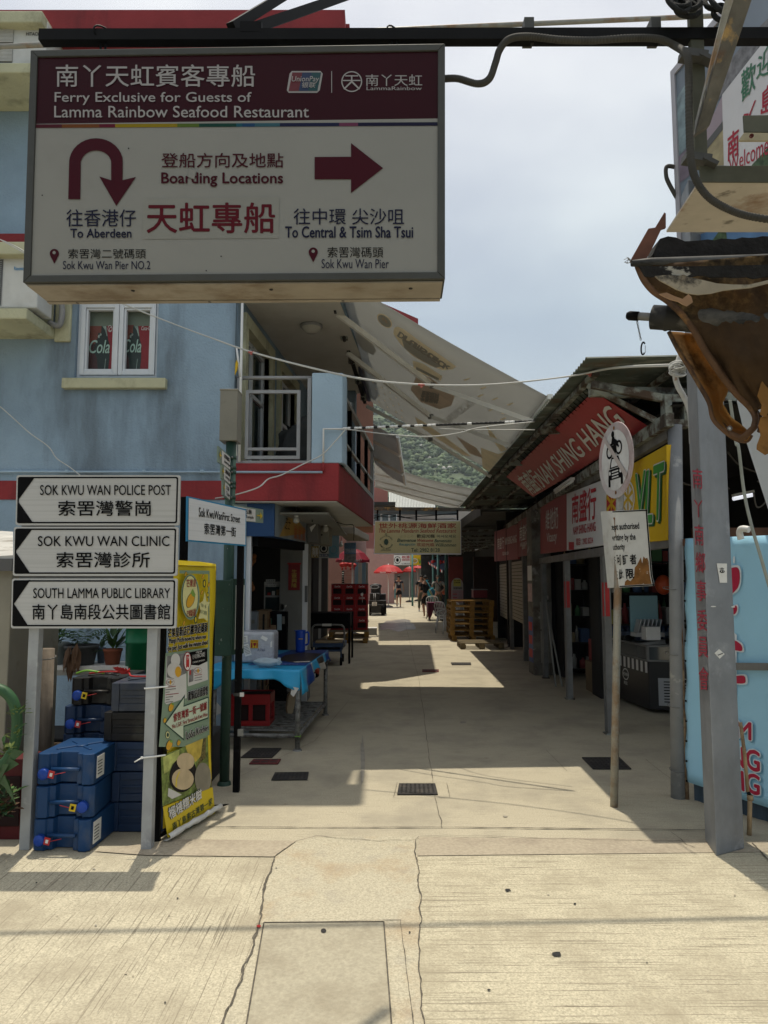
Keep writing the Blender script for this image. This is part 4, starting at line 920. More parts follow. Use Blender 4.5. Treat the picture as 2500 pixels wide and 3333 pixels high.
grate('drain_grate', [(594,1671),(667,1670),(664,1686),(586,1687)], m_iron, 'dark drain grate in the shade right of the black sign post', (8,5))
grate('drain_grate', I_ and [(545,1618),(608,1618),(588,1638),(520,1638)], m_iron, 'dark drain grate beside the front leg of the blue table', (8,5))
grate('drain_cover', [(548,1642),(607,1642),(600,1652),(538,1652)], m_iron_r, 'small reddish iron cover in front of the blue table', (3,2), letters=True)
grate('drain_grate', [(1257,1638),(1338,1638),(1364,1663),(1281,1663)], m_iron, 'dark drain grate just behind the traffic sign pole', (8,5))
grate('drain_grate', [(974,1432),(1017,1432),(1018,1437),(976,1437)], m_iron, 'narrow drain grate in the farther sunlit patch', (8,2))
grate('drain_cover', [(912,1447),(948,1447),(948,1452),(912,1452)], m_iron_r, 'narrow reddish cover at the edge of the farther sunlit patch', (3,1), letters=True)
P = [atz(D(*p),0) for p in ((570,1998),(829,1996),(851,2290),(520,2290))]; m_hatch = M('cement filled hatch', (.37,.335,.25),.85, var=.16, vs=60, bump=.4, bs=120, dirt=((.24,.205,.145),3,.48,.7,.7))
t = thing('access_hatch', 'large rectangular concrete filled hatch cover in the foreground paving', 'hatch', sum(P, V()) / 4); g = MB(); g.prism([p + V((0,0,.004)) for p in P[::-1]],(0,0,.006), m_hatch); g.build('cover', t)
g = MB(); 
for a, b in ((0,1),(1,2),(3,0)): g.beam(P[a] + V((0,0,.0075)), P[b] + V((0,0,.0075)),.006,.011, m_crack)
g.build('steel_rim', t); g = MB(); g.poly([atz(D(699 + 6 * math.cos(k * .6),2010 + 5 * math.sin(k * .6)),.0125) for k in range(10)], m_slot); g.build('lifting_hole', t)
g = MB(); g.poly([atz(D(559 + 5 * math.cos(k * .6),2000 + 3 * math.sin(k * .6)),.010) for k in range(10)], m_redtape); g.thing('survey_mark', 'tiny red paint mark on the paving by the hatch corner', 'mark', atz(D(559,2000),.01))
# ------------------------------------------------------------------ hanging ferry sign
m_box = M('sign box alloy', (.055,.056,.05),.5, metal=.15, var=.12, vs=5, dirt=((.05,.045,.03),3,.5,.75,.6))
m_under = M('sign underside', (.27,.24,.195),.6, var=.14, vs=5, dirt=((.15,.11,.07),5,.50,.66,.8), dstretch=(.6,1,1))
m_acr = M('sign acrylic white', (.24,.235,.21),.25, var=.04, vs=2, spec=.2, dirt=((.20,.19,.165),2.5,.55,.8,.5))
m_mar = M('sign maroon', (.028,.0025,.006),.3, var=.06, vs=3, spec=.1); m_mar2 = M('print maroon', (.045,.003,.008),.4, var=0, spec=.1)
m_ink = M('print navy', (.01,.011,.03),.4, var=0, spec=.1); m_lt = M('print pale grey', (.30,.28,.27),.35, var=0)
tl, tr, bl = at(B_(138,225),2.99), at(C_(263,197),2.95), at(B_(105,1225),2.99)
hp = Plane(tl, tr, bl); br = hp.hit(C_(263,1210)); back = -hp.n * .21
hs = thing('ferry_sign', 'large hanging light box sign with a maroon header and two boarding direction arrows', 'sign', (tl + tr) / 2 + back / 2)
ix = .032; U1 = (tr - tl).normalized(); V1 = (bl - tl).normalized()
g = MB(); g.slab([tl, tr, br, bl], back, m_box); g.build('box', hs, bevel=.004)
g = MB()
for a, b in ((tl, tr),(tr, br),(br, bl),(bl, tl)):
    c = (tl + tr + br + bl) / 4; f1 = lambda p: p + (c - p).normalized() * .001
    ia = a + (U1 if a in (tl, bl) else -U1) * ix + (V1 if a in (tl, tr) else -V1) * ix; ib = b + (U1 if b in (tl, bl) else -U1) * ix + (V1 if b in (tl, tr) else -V1) * ix
    g.slab([a + hp.n * .001, b + hp.n * .001, ib + hp.n * .001, ia + hp.n * .001], hp.n * .012, m_box)
g.build('frame', hs, bevel=.003)
g = MB(); g.slab([bl + back * .02 + V((.01,0,-.002)), br + back * .02 + V((-.01,0,-.002)), br + back * .84 + V((-.01,0,-.002)), bl + back * .84 + V((.01,0,-.002))], V((0,0,-.006)), m_under)
g.slab([bl + back * .86 + V((.01,0,-.002)), br + back * .86 + V((-.01,0,-.002)), br + back * .99 + V((-.01,0,-.002)), bl + back * .99 + V((.01,0,-.002))], V((0,0,-.010)), m_under)
for k in range(6): p = bl.lerp(br, .08 + .168 * k) + back * (.3 if k % 2 else .92) + V((0,0,-.009)); g.lathe(p, [(.001,-.004),(.008,-.003),(.009,0)], m_iron, 8,(0,0,1))
g.build('underside', hs)
def sp(a, b): return tl + U1 * a + V1 * b
Wd, Hd = (tr - tl).length, (bl - tl).length
g = MB(); hy = (B_(0,545)[1] - B_(0,225)[1]) / (B_(0,1225)[1] - B_(0,225)[1]) * Hd; n0 = hp.n * .004
g.poly([sp(ix, ix) + n0, sp(Wd - ix, ix) + n0, sp(Wd - ix, hy) + n0, sp(ix, hy) + n0], m_mar); g.poly([sp(ix, hy) + n0, sp(Wd - ix, hy) + n0, sp(Wd - ix, Hd - ix) + n0, sp(ix, Hd - ix) + n0], m_acr)
g.build('face', hs)
g = MB()
strips = [(158,270,(.10,.01,.02)),(270,432,(.22,.07,.015)),(432,500,(.16,.01,.03)),(500,768,(.38,.27,.01)),(768,862,(.12,.19,.03)),(862,1022,(.01,.07,.05)),(1022,1048,(.02,.13,.18)),(1048,1102,(.02,.08,.19)),(1102,1210,(.05,.15,.19)),(1210,1466,(.015,.02,.07)),(1466,1547,(.20,.05,.11)),(1547,1890,(.015,.015,.05))]
for k, (a, b, c) in enumerate(strips):
    yy = lambda x: 541 - (x - 158) * .0055; g.ppoly(hp, [B_(a, yy(a)), B_(b, yy(b)), B_(b, yy(b) + 15), B_(a, yy(a) + 15)], M('strip %d' % k, tuple(q * .6 for q in c),.3, var=0, spec=.1),.006)
T = lambda st, box, m, bo=.0, f=B_, sh=0.: g.ptext(hp, st, f, box, m, .007, bo, sh)
T('南丫天虹賓客專船', (245,284,1103,380), m_lt, .012); T('Ferry Exclusive for Guests of', (240,403,1088,458), m_lt, .012); T('Lamma Rainbow Seafood Restaurant', (238,462,1335,512), m_lt, .012)
m_g1 = M('card red', (.10,.01,.015),.4, var=0); m_g2 = M('card blue', (.01,.025,.07),.4, var=0); m_g3 = M('card teal', (.006,.05,.055),.4, var=0)
g.ppoly(hp, [B_(x, y) for x, y in ((1262,311),(1385,311),(1395,322),(1382,394),(1370,405),(1248,405),(1240,394),(1252,322))], m_lt, .006)
for a, b, m in ((0,.35, m_g1),(.35,.68, m_g2),(.68,1, m_g3)): g.ppoly(hp, [B_(1264 + 124 * a, 318), B_(1264 + 124 * b, 318), B_(1248 + 124 * b, 398), B_(1248 + 124 * a, 398)], m, .0075)
g.ptext(hp, 'UnionPay', B_, (1262,336,1380,366), m_lt, .010,.01,.15); g.ptext(hp, '银联', B_, (1306,362,1364,386), m_lt, .010,.02,.15)
g.prect(hp, B_, 1432,312,1435,405, m_lt, .007)
g.pring(hp, B_, 1520,357,45,45,5, m_lt, .007,36); g.prect(hp, B_, 1492,330,1548,335, m_lt, .0072); g.prect(hp, B_, 1482,350,1558,355, m_lt, .0072)
g.ppoly(hp, [B_(1517,330), B_(1523,330), B_(1523,355), B_(1556,388), B_(1551,392), B_(1520,362), B_(1489,392), B_(1484,388), B_(1517,355)], m_lt, .0073)
T('南丫天虹', (790,163,912,188), m_lt, .0, D); T('LammaRainbow', (792,189,911,197), m_lt, .0, D)
Pth = [B_(x, y) for x, y in [(298,864),(302,700)] + [(418 - 116 * math.cos(a),706 - 105 * math.sin(a)) for a in [k * math.pi / 16 for k in range(1,16)]] + [(533,706),(532,790)]]
Pin = [B_(x, y) for x, y in [(350,864),(352,700)] + [(418 - 65 * math.cos(a),708 - 54 * math.sin(a)) for a in [k * math.pi / 16 for k in range(1,16)]] + [(483,706),(483,790)]]
for k in range(len(Pth) - 1): g.ppoly(hp, [Pth[k], Pth[k + 1], Pin[k + 1], Pin[k]], m_mar2,.007)
g.ppoly(hp, [B_(x, y) for x, y in ((483,788),(483,782),(432,766),(505,893),(590,768),(532,782),(532,788))], m_mar2,.007)
g.ppoly(hp, [B_(x, y) for x, y in ((1360,682),(1517,681),(1517,622),(1655,730),(1517,837),(1517,778),(1360,778))], m_mar2,.007)
T('登船方向及地點', (700,665,1225,728), m_mar2,.012); T('Boarding Locations', (700,750,1223,810), m_mar2,.028)
g.ppoly(hp, [B_(622,861), B_(1208,853), B_(1205,1032), B_(617,1036)], M('sticker film', (.22,.215,.185),.3, var=.04),.006); T('天虹專船', (637,880,1188,1010), M('print red', (.085,.005,.010),.4, var=0, spec=.1),.028)
T('往香港仔', (290,908,590,982), m_ink, .004); T('To Aberdeen', (308,992,570,1030), m_ink, .028)
T('往中環 尖沙咀', (635,452,873,487), m_ink, .004, D); T('To Central & Tsim Sha Tsui', (617,491,892,515), m_ink, .028, D)
for cx, cy, f in ((238,1098, B_),(1354,1092, B_)):
    g.ppoly(hp, [f(cx + 20 * math.cos(a), cy + 20 * math.sin(a)) for a in [math.pi * (.85 + 1.3 * k / 12) for k in range(13)]] + [f(cx, cy + 44)], m_mar2,.007); g.pdisc(hp, f, cx, cy - 3,7,7, m_acr, .0085)
T('索罟灣二號碼頭', (298,1078,633,1120), m_blk, .0); T('Sok Kwu Wan Pier NO.2', (275,1130,652,1166), m_ink, .0); T('索罟灣碼頭', (708,535,828,558), m_blk, .0, D); T('Sok Kwu Wan Pier', (695,561,840,581), m_ink, .0, D)
for x, y in ((558,645),(186,847),(957,1110),(893,1172)): g.pdisc(hp, B_, x, y, 3,3, m_blk, .0072,8)
g.ppoly(hp, [B_(822,735), B_(850,742), B_(842,780), B_(815,770)], m_acr, .0095)
g.build('lettering', hs)
# hooks and steel beam that carry it
by0 = tl.y + .105; m_beam = M('black steel', (.005,.005,.005),.6, var=.3, vs=5, spec=.12)
ba, bb = at(B_(178,164), by0), at(D(1760,79), by0 - .05)
tr_ = thing('steel_gantry', 'black square steel beam with slanting braces carrying the hanging sign', 'beam', ba)
g = MB(); g.beam(ba, bb, .05,.055, m_beam); g.build('beam', tr_)
for a, b, bk in (((1000,120),(1260,-40),.5),((1085,125),(1560,-40),.9)):
    g = MB(); p = at(B_(*a), by0 + .03); q = at(B_(*b), by0 + bk); g.beam(p, q, .04,.045, m_beam); g.build('brace', tr_)
g = MB(); p = at(B_(1085,120), by0 - .03); g.box(p, (.10,.02,.05), m_beam); g.build('gusset', tr_)
for f, x, nm in ((B_, 400, 'left'),(C_, 45, 'right')):
    g = MB(); p = at(f(x, 150), by0 - .0); q = hp.hit(f(x, 222 if f is B_ else 195)) + back / 2
    g.tube([V((q.x + .012 * math.cos(a), q.y + .0, p.z - .06 + .035 * math.sin(a))) for a in [k * math.pi / 8 for k in range(16)]],.005, m_beam, 6, True)
    g.tube([V((q.x, q.y + .016 * math.cos(a), q.z + .008 + .018 * math.sin(a))) for a in [k * math.pi / 8 for k in range(16)]],.006, m_beam, 6, True)
    g.tube([V((q.x + .035 * math.cos(a), p.y + .036 * math.cos(a), p.z + .036 * math.sin(a))) for a in [k * math.pi / 8 for k in range(16)]],.004, m_beam, 6, True)
    g.thing('sign_hook', 'black iron hook and ring holding the %s end of the hanging sign' % nm, 'hook', q)
# scaffold tube passing behind
pa, pb = at(B_(-140,208),4.55), at(C_(1900,48),4.95); g = MB(); g.tube([pa, pb],.017, m_rpole, 14); g.thing('scaffold_tube', 'long grey scaffold tube crossing the sky behind the black beam', 'tube', (pa + pb) / 2)
# flexible conduit from the sign
m_cond = M('grey corrugated conduit', (.055,.052,.045),.75, var=.2, vs=6)
cyd = by0 - .04
pts = [C_(262,340), C_(320,340), C_(405,362), C_(455,340), C_(482,270), C_(500,215), C_(540,170), C_(620,158), C_(760,172), C_(900,175), C_(1060,165), C_(1180,168), C_(1260,200), C_(1310,245), C_(1316,340), C_(1318,520), C_(1325,680), C_(1345,770), C_(1400,850), C_(1490,905), C_(1600,938), C_(1800,965)]
P = spline([at(p, cyd - .02 - (.1 if i > 12 else 0)) for i, p in enumerate(pts)],34)
g = MB(); g.tube(P, [.0165 if k % 3 else .0135 for k in range(len(P))], m_cond, 10); g.thing('flexible_conduit', 'grey corrugated conduit looping from the hanging sign along the black beam', 'conduit', P[0])
m_tape = M('grey tape', (.06,.06,.055),.5, var=.15)
for k, (x, lab) in enumerate(((622, 'wrap of tape round the black beam nearer the sign'),(1165, 'wrap of tape round the black beam nearer the right bracket'))):
    p = at(C_(x, 142), by0 - .0); g = MB(); g.box(p, (.045,.066,.105), m_tape); g.box(p + V((.012,-.03,-.07)),(.012,.004,.04), m_tape); g.thing('tape_wrap', lab, 'tape', p)
# ------------------------------------------------------------------ right hand bracket frame, rope, billboard, burnt awning
m_angle = M('flaking angle iron', (.12,.11,.09),.75, var=.3, vs=8, bump=.3, bs=30, dirt=((.42,.27,.10),5,.52,.60,.9), dirt2=((.13,.06,.03),6,.55,.68,.7))
m_olive = M('olive steel', (.085,.085,.06),.7, var=.25, vs=5)
RY = cyd - .02
br_ = thing('bracket_frame', 'flaking steel bracket frame at the upper right with an angled brace', 'bracket', at(C_(1370,700), RY))
def pbeam(q, dep, y, m, name, dy=(0,0)):
    g = MB(); pts = [at(C_(*p), y + (dy[0] if i in (0,1) else dy[1])) for i, p in enumerate(q)]; g.slab(pts, V((0, dep, 0)), m); return g.build(name, br_, bevel=.002)
pbeam([(1315,-60),(1376,-60),(1400,720),(1348,720)],.03, RY, m_olive, 'upright')
pbeam([(1540,-110),(1625,-110),(1408,540),(1344,580)],.035, RY - .08, m_angle, 'brace', (-.25,0))
pbeam([(1500,-110),(1545,-110),(1346,520),(1341,580)],.006, RY - .09, m_rpole, 'brace_flange', (-.25,0))
pbeam([(1362,716),(2100,712),(2100,790),(1368,786)],.008, RY - .02, m_olive, 'cross_angle')
g = MB(); q = [at(C_(1368,788), RY - .02), at(C_(2100,790), RY - .02), at(C_(2100,812), RY - .02), at(C_(1366,806), RY - .02)]
pbeam([(1552,498),(2000,490),(2000,575),(1556,570)],.008, RY - .22, m_olive, 'short_angle'); pbeam([(1556,572),(2000,577),(2000,608),(1530,608)],.01, RY - .225, M('cream steel', (.36,.31,.20),.7, var=.2, vs=8), 'short_angle_lip')
g = MB(); p = at(C_(1585,590), RY - .24); g.lathe(p, [(.001,0),(.008,0),(.009,.008)], m_iron_r, 9,(0,-1,0)); g.build('bolt', br_)
for k, (x, y) in enumerate(((1335,245),(1350,690))):
    g = MB(); p = at(C_(x, y), RY - .02); g.box(p, (.115,.06,.035), m_tape, rot(0,0,.15)); g.box(p + V((.05,-.01,-.02)),(.07,.05,.02), m_tape, rot(0,0,.5)); g.build('tape', br_)
m_rope = M('black rope', (.016,.017,.017),.9, var=.4, vs=40, bump=.6, bs=160)
g = MB(); r3 = random.Random(4)
for k in range(7):
    c = at(C_(1290 + 150 * (k % 2) + r3.uniform(-25,25),38 + r3.uniform(-35,30)), RY - .06 + r3.uniform(-.03,.03)); a1, a2 = r3.uniform(.03,.055), r3.uniform(.045,.075)
    tw = r3.uniform(-.6,.6); g.tube([c + V((a1 * math.cos(t) + .015 * tw * math.sin(2 * t),.03 * math.sin(t + tw), a2 * math.sin(t))) for t in [q * math.pi / 9 for q in range(18)]],.0115, m_rope, 7, True)
g.thing('rope', 'knotted black rope tied round the bracket frame at the top right', 'rope', at(C_(1340,60), RY))
# welcome billboard facing across the street
wA, wB = at((2187,234),4.5), at((2365,0),3.94); wB.z = wA.z; wd = (wB - wA).normalized(); wC = V((wA.x, wA.y, at((2187,800),4.5).z))
wp = Plane(wA, wB, wC); wl_ = 1.9
t = thing('billboard', 'tall framed welcome billboard with green and red brushed characters at the upper right', 'billboard', wC)
q = [wA, wA + wd * wl_, wC + wd * wl_, wC]
m_bill = M('billboard picture', (.17,.21,.26),.35, var=.25, vs=1.2)
g = MB(); g.slab(q, -wp.n * .08, m_bill); g.build('panel', t)
g = MB(); g.slab([q[0] + wp.n * .001, q[0] + wd * .045 + wp.n * .001, q[3] + wd * .045 + wp.n * .001, q[3] + wp.n * .001], wp.n * .012, M('pale alloy', (.40,.39,.42),.45, metal=.3, var=.1)); g.slab([q[0] + wd * .046 + wp.n * .001, q[1] + wp.n * .001, q[1] - V((0,0,.05)) + wp.n * .001, q[0] + wd * .046 - V((0,0,.05)) + wp.n * .001], wp.n * .012, MATS['pale alloy']); g.build('frame', t)
g = MB(); m_bgr = M('brushed green', (.05,.17,.10),.5, var=0); m_brd = M('brushed red', (.36,.02,.045),.5, var=0)
g.ppoly(wp, [C_(1462,410), C_(1720,80), C_(1720,740), C_(1470,715)], M('billboard white', (.60,.60,.62),.4, var=.05),.003)
g.ppoly(wp, [C_(1395,560), C_(1462,415), C_(1465,520), C_(1395,640)], M('dusk mauve', (.32,.26,.30),.4, var=.1),.003); g.ppoly(wp, [C_(1395,640), C_(1466,522), C_(1470,715), C_(1395,715)], M('picture house', (.34,.29,.17),.4, var=.3, vs=9),.003); g.ppoly(wp, [C_(1395,612), C_(1465,525), C_(1466,560), C_(1395,650)], m_grl, .0045)
g.ppoly(wp, [C_(1380,420), C_(1560,180), C_(1660,80), C_(1720,60), C_(1720,82), C_(1462,408), C_(1395,500)], M('picture rain grey', (.16,.16,.17),.4, var=.5, vs=22),.003)
g.ppoly(wp, [C_(1258,440), C_(1305,360), C_(1305,640), C_(1262,690)], M('picture water', (.20,.27,.30),.4, var=.4, vs=14),.003); g.ppoly(wp, [C_(1264,690), C_(1310,640), C_(1320,760), C_(1268,800)], M('picture violet', (.17,.14,.18),.4, var=.3, vs=9),.0035)
g.ppoly(wp, [C_(1310,1035), C_(1400,1000), C_(1720,980), C_(1720,1050), C_(1310,1050)], M('picture blue', (.10,.20,.38),.4, var=.3, vs=4),.003)
g.ppoly(wp, [C_(1590,715), C_(1660,640), C_(1720,600), C_(1720,735)], M('picture island', (.06,.10,.05),.5, var=.6, vs=30),.0045)
g.ppoly(wp, [C_(1420,1040), C_(1450,1000), C_(1480,995), C_(1485,1040)], MATS['picture island'],.0045)
g.ptext(wp, '歡', C_, [(1543,318),(1607,258),(1612,380),(1548,445)], m_bgr, .006,.02,.1); g.ptext(wp, '迎', C_, [(1612,250),(1690,170),(1690,310),(1612,345)], m_bgr, .006,.02,.1)
g.ptext(wp, '南', C_, [(1487,590),(1535,548),(1540,660),(1490,698)], m_brd, .006,.03,.1); g.ptext(wp, '丫', C_, [(1555,500),(1610,430),(1610,520),(1560,590)], m_brd, .006,.03); g.ptext(wp, '島', C_, [(1632,400),(1700,330),(1700,480),(1632,500)], m_brd, .006,.03)
g.ptext(wp, 'Welcome to', C_, [(1492,690),(1720,540),(1720,640),(1500,745)], m_brd, .006,.0,.15)
g.build('picture', t)
g = MB(); g.tube(spline([wA.lerp(wC, .57) + V((0,0,.02)), at(C_(1222,720),4.5), at(C_(1219,760),4.5), at(C_(1232,795),4.5), wA.lerp(wC, .73)],10),.014, m_cond, 8); g.build('cable_loop', t)
# rust stained white soffit board under the bracket
g = MB(); g.add([at(C_(1366,770), RY + .02), at(C_(2100,770), RY + .02), at(C_(2100,995), RY + .62), at(C_(1220,995), RY + .62)],[(0,1,2,3)], M('rust stained board', (.46,.42,.36),.8, var=.12, vs=4, bump=.3, bs=25, dirt=((.20,.10,.045),2.6,.56,.68,.8), dirt2=((.10,.09,.07),7,.60,.7,.8)))
o = g.build('stained_board'); so = o.modifiers.new('s', 'SOLIDIFY'); so.thickness = .01; tag(o, 'rust stained white board under the bracket frame at the right edge', 'board')
# --- burnt roll-up awning
m_burn = M('scorched canvas', (.11,.064,.03),.85, var=.5, vs=3.5, bump=.8, bs=9, dirt=((.46,.30,.12),3.8,.50,.66,.9), dirt2=((.012,.010,.008),3.2,.50,.62,.9), trans=.5)  # scorched; the amber patches put light shining through into the colour
m_burn2 = M('scorched canvas backlit', (.40,.21,.06),.75, var=.4, vs=3, dirt=((.45,.32,.16),3.5,.52,.7,.7), dirt2=((.05,.022,.01),4,.54,.66,.9), trans=.5)  # colour raised to amber for the glow of light from behind, over scorching
m_char = M('charred timber', (.014,.012,.011),.95, var=.5, vs=12, bump=.9, bs=30); m_soot = M('sooty steel', (.10,.095,.085),.6, var=.3, vs=6, dirt=((.012,.012,.011),3., .42,.56,.95), dstretch=(.6,3,3))
AY = 2.62
aw = thing('burnt_awning', 'fire damaged brown roll up awning drooping at the right edge', 'awning', at(O_(700,700), AY))
def opoly(pts, dep, y, m, name, smooth=False): g = MB(); g.prism([at(O_(*p), y) for p in pts],(0, dep, 0), m, smooth); return g.build(name, aw)
opoly([(440,30),(452,40),(452,165),(412,178),(345,320),(285,432),(205,442),(150,472),(140,455),(300,172),(360,163)],.01, AY + .03, M('rusty angle', (.13,.055,.035),.85, var=.3, vs=9), 'angle_iron')
r5 = random.Random(9); top = [(400,262),(470,240),(540,250),(620,285)] + [(700 + 60 * k, 280 - 3.4 * k + r5.uniform(-8,8)) for k in range(20)]
opoly(top + [(1900,380)] + [(1349 - 60 * k, 385 + k * 3 + r5.uniform(-6,6)) for k in range(15)] + [(370,450),(345,390)],.10, AY + .02, m_char, 'charred_batten')
g = MB(); g.tube([at(O_(150,478), AY), at(O_(320,474), AY), at(O_(1900,430), AY - .1)],[.012,.019,.022], m_soot, 12); g.build('front_bar', aw)
opoly([(205,500),(1900,470),(1900,580),(1000,640),(600,590),(380,590),(280,600)],.03, AY + .02, m_soot, 'valance')
g = MB(); r6 = random.Random(2); P = [at(O_(150,470), AY)]
for k in range(4): g.tube([at(O_(145 + r6.uniform(-65,20),440 + r6.uniform(-25,40)), AY + r6.uniform(-.01,.01)) for q in range(4)],.0012, m_gal, 4)
g.build('wire_end', aw)
m_soot2 = M('charred speckled cloth', (.012,.011,.010),.95, var=.5, vs=14, bump=.9, bs=40, dirt=((.34,.32,.27),9., .58,.62,.9), dstretch=(.7,1,1.6)); m_fold = M('scorched pale fold', (.30,.26,.19),.8, var=.25, vs=4, bump=.3, bs=12, dirt=((.012,.011,.01),3.6,.50,.57,.95), dirt2=((.20,.11,.05),3., .55,.7,.8))
r7 = random.Random(12); jag = lambda pts, a=7: [(x + r7.uniform(-a, a) * .6, y + r7.uniform(-a, a)) for x, y in pts]
opoly([(215,500),(600,505),(1349,490),(1900,470)] + jag([(1900,640)] + [(1349 - 62 * k, 600 + 6 * (k % 3) - k * 1.5) for k in range(14)]) + [(430,575),(330,600),(270,590)],.006, AY - .235, m_soot2, 'charred_band')
opoly(jag([(360,590),(470,580),(600,590),(760,625),(900,650),(1050,665),(1180,665),(1349,630),(1900,600),(1900,655),(1349,655),(1200,690),(1080,705),(960,715),(850,742),(740,750),(640,740),(545,705),(470,660),(400,625)],5),.006, AY - .24, m_fold, 'pale_fold')
opoly(jag([(395,745),(460,735),(530,765),(600,790),(650,750),(675,765),(690,815),(640,850),(600,840),(560,810),(500,800),(440,775)],4),.004, AY - .16, M('bare pink brown scrap', (.42,.27,.17),.8, var=.15, vs=9), 'bare_scrap')
# main sheet, hanging; left edge curve and ragged lower edge
le = spline([V((205,505,0)), V((260,625,0)), V((345,725,0)), V((470,810,0)), V((600,930,0)), V((700,1070,0)), V((800,1250,0)), V((920,1430,0)), V((1060,1610,0)), V((1190,1740,0)), V((1240,1830,0)), V((1225,1920,0))],5)
def sheetpt(s, t):
    i = t * (len(le) - 1); k = min(int(i), len(le) - 2); p = le[k].lerp(le[k + 1], i - k)
    x = p.x + s * (1500 - 500 * t * 0) ; xr = 2100; x = p.x + (xr - p.x) * s
    y = p.y * (1 - s * .25) - s * 40 + (s * (t ** 1.2) * 120)
    if t > .93: y += 26 * mnoise.noise(V((x * .013,3,0))) - 30 * s
    if t > .85 and 0.02 < s < .12: y -= 160 * (t - .85) / .15
    yy = AY + .03 - .16 * math.sin(s * 2.2) - .10 * t + .12 * math.exp(-((s - .03) / .04) ** 2) * 0 + .05 * mnoise.noise(V((s * 7, t * 4,1))) + .018 * mnoise.noise(V((s * 19 + t * 6, t * 9,3)))
    return at(O_(x, y), yy)
g = MB(); NS, NT = 40,40; g.add([sheetpt((i / NS) ** 1.5, j / NT) for j in range(NT + 1) for i in range(NS + 1)],[(j * (NS + 1) + i, j * (NS + 1) + i + 1,(j + 1) * (NS + 1) + i + 1,(j + 1) * (NS + 1) + i) for j in range(NT) for i in range(NS)], m_burn, True)
o = g.build('canvas', aw); so = o.modifiers.new('s', 'SOLIDIFY'); so.thickness = .004
# rolled hem ribbon along the edge that loops under to the back flap
hem = [at(O_(p.x, p.y), AY + .02 - .10 * k / len(le)) for k, p in enumerate(le)] + [at(O_(1150,1990), AY - .06), at(O_(1110,2010), AY - .04), at(O_(1000,1960), AY + .02), at(O_(900,1840), AY + .08)]
m_hem = M('scorched hem', (.10,.05,.022),.7, var=.4, vs=7, dirt=((.03,.018,.012),5,.5,.65,.9), dirt2=((.33,.18,.06),6,.55,.7,.7))
g = MB(); g.tube(spline(hem, 3),.0125, m_hem, 8); g.build('hem', aw)
g = MB(); g.tube(spline([h + V((.026,.012,-.012)) for h in hem[:-4]],2),.009, m_hem, 8); g.build('hem', aw)
fl1 = [(478,1080),(560,1240),(640,1370),(740,1540),(830,1700),(860,1830),(920,1910),(1010,1985),(1090,2030),(1165,2035),(1200,1985)]
fl2 = [(700,1095),(790,1230),(880,1380),(960,1500),(1005,1560),(985,1640),(955,1700),(985,1760),(1030,1830),(1110,1890),(1190,1960)]
g = MB(); vv = []
for k, (a, b) in enumerate(zip(spline([V((x, y, 0)) for x, y in fl1],4), spline([V((x, y, 0)) for x, y in fl2],4))):
    for i in range(9):
        s = i / 8; p = a.lerp(b, s); u_ = k / 40; vv.append(at(O_(p.x, p.y + 6 * mnoise.noise(V((k * .5, i, 0)))), AY + .10 - .14 * u_ + .05 * math.sin(s * math.pi)))
n9 = len(vv) // 9; g.add(vv, [(k * 9 + i, k * 9 + i + 1,(k + 1) * 9 + i + 1,(k + 1) * 9 + i) for k in range(n9 - 1) for i in range(8)], m_burn2, True)
o = g.build('torn_flap', aw); so = o.modifiers.new('s', 'SOLIDIFY'); so.thickness = .004
g = MB(); g.tube(spline([at(O_(x, y), AY + .09 - .012 * k) for k, (x, y) in enumerate(fl1)],4),.0085, m_hem, 8); g.build('hem', aw)
g = MB(); p = at(O_(1010,1928), AY - .05); g.lathe(p, [(.0055,.0),(.009,.001),(.0095,.004),(.0055,.005)], m_gal, 12,(0,-1,0)); g.lathe(p, [(.0055,.001),(.0001,.001)], m_white, 12,(0,-1,0)); g.build('eyelet', aw)  # white disc painted in for the brightness seen through the hole
rag = [(1262,1640),(1300,1720),(1285,1800),(1330,1830),(1349,1790),(1420,1810),(1500,1700),(1500,1500),(1300,1500)]
rag2 = [(1290,1830),(1345,1810),(1420,1840),(1420,2120),(1349,2150),(1330,2160),(1255,2110),(1258,2070),(1290,1985),(1270,1900)]
for k, rr in enumerate((rag, rag2)): opoly(rr, .006, AY - .14 + .01 * k, m_burn2, 'torn_scrap')
# roller tube and its inner bar with a clip
ra, rb = at(O_(330,950), AY + .10), at(O_(900,985), AY - .02); ax = (rb - ra).normalized(); rb = ra + ax * 1.2; rr = .0475
g = MB(); g.lathe(ra, [(rr - .006,.0),(rr, .002),(rr, .05),(rr + .003,.055),(rr + .003,.062),(rr, .066),(rr, 1.1)], m_soot, 28, ax); g.lathe(ra, [(rr - .006,.0),(rr - .008,.02),(rr - .014,.004),(rr - .018,.02),(rr - .03,.02)], m_burn, 28, ax); g.build('roller', aw)
g = MB(); g.tube([ra + ax * .06, ra - ax * .075],.016, m_gal, 14); g.tube([ra - ax * .052, ra - ax * .09, ra - ax * .1],[.0185,.0185,.012], m_blk, 14); g.build('roller_bar', aw)
ch0 = ra - ax * .06; pc = [ch0 + V((0,0,-.016)), at(O_(242,1060), ch0.y), at(O_(232,1150), ch0.y)]
g = MB()
for k in range(10):
    p = pc[0].lerp(pc[2],(k + .5) / 10); g.tube([p + (V((.003 * math.cos(t),0,.0065 * math.sin(t))) if k % 2 else V((0,.003 * math.cos(t),.0065 * math.sin(t)))) for t in [q * math.pi / 5 for q in range(10)]],.0012, m_gal, 5, True)
g.build('chain', aw)
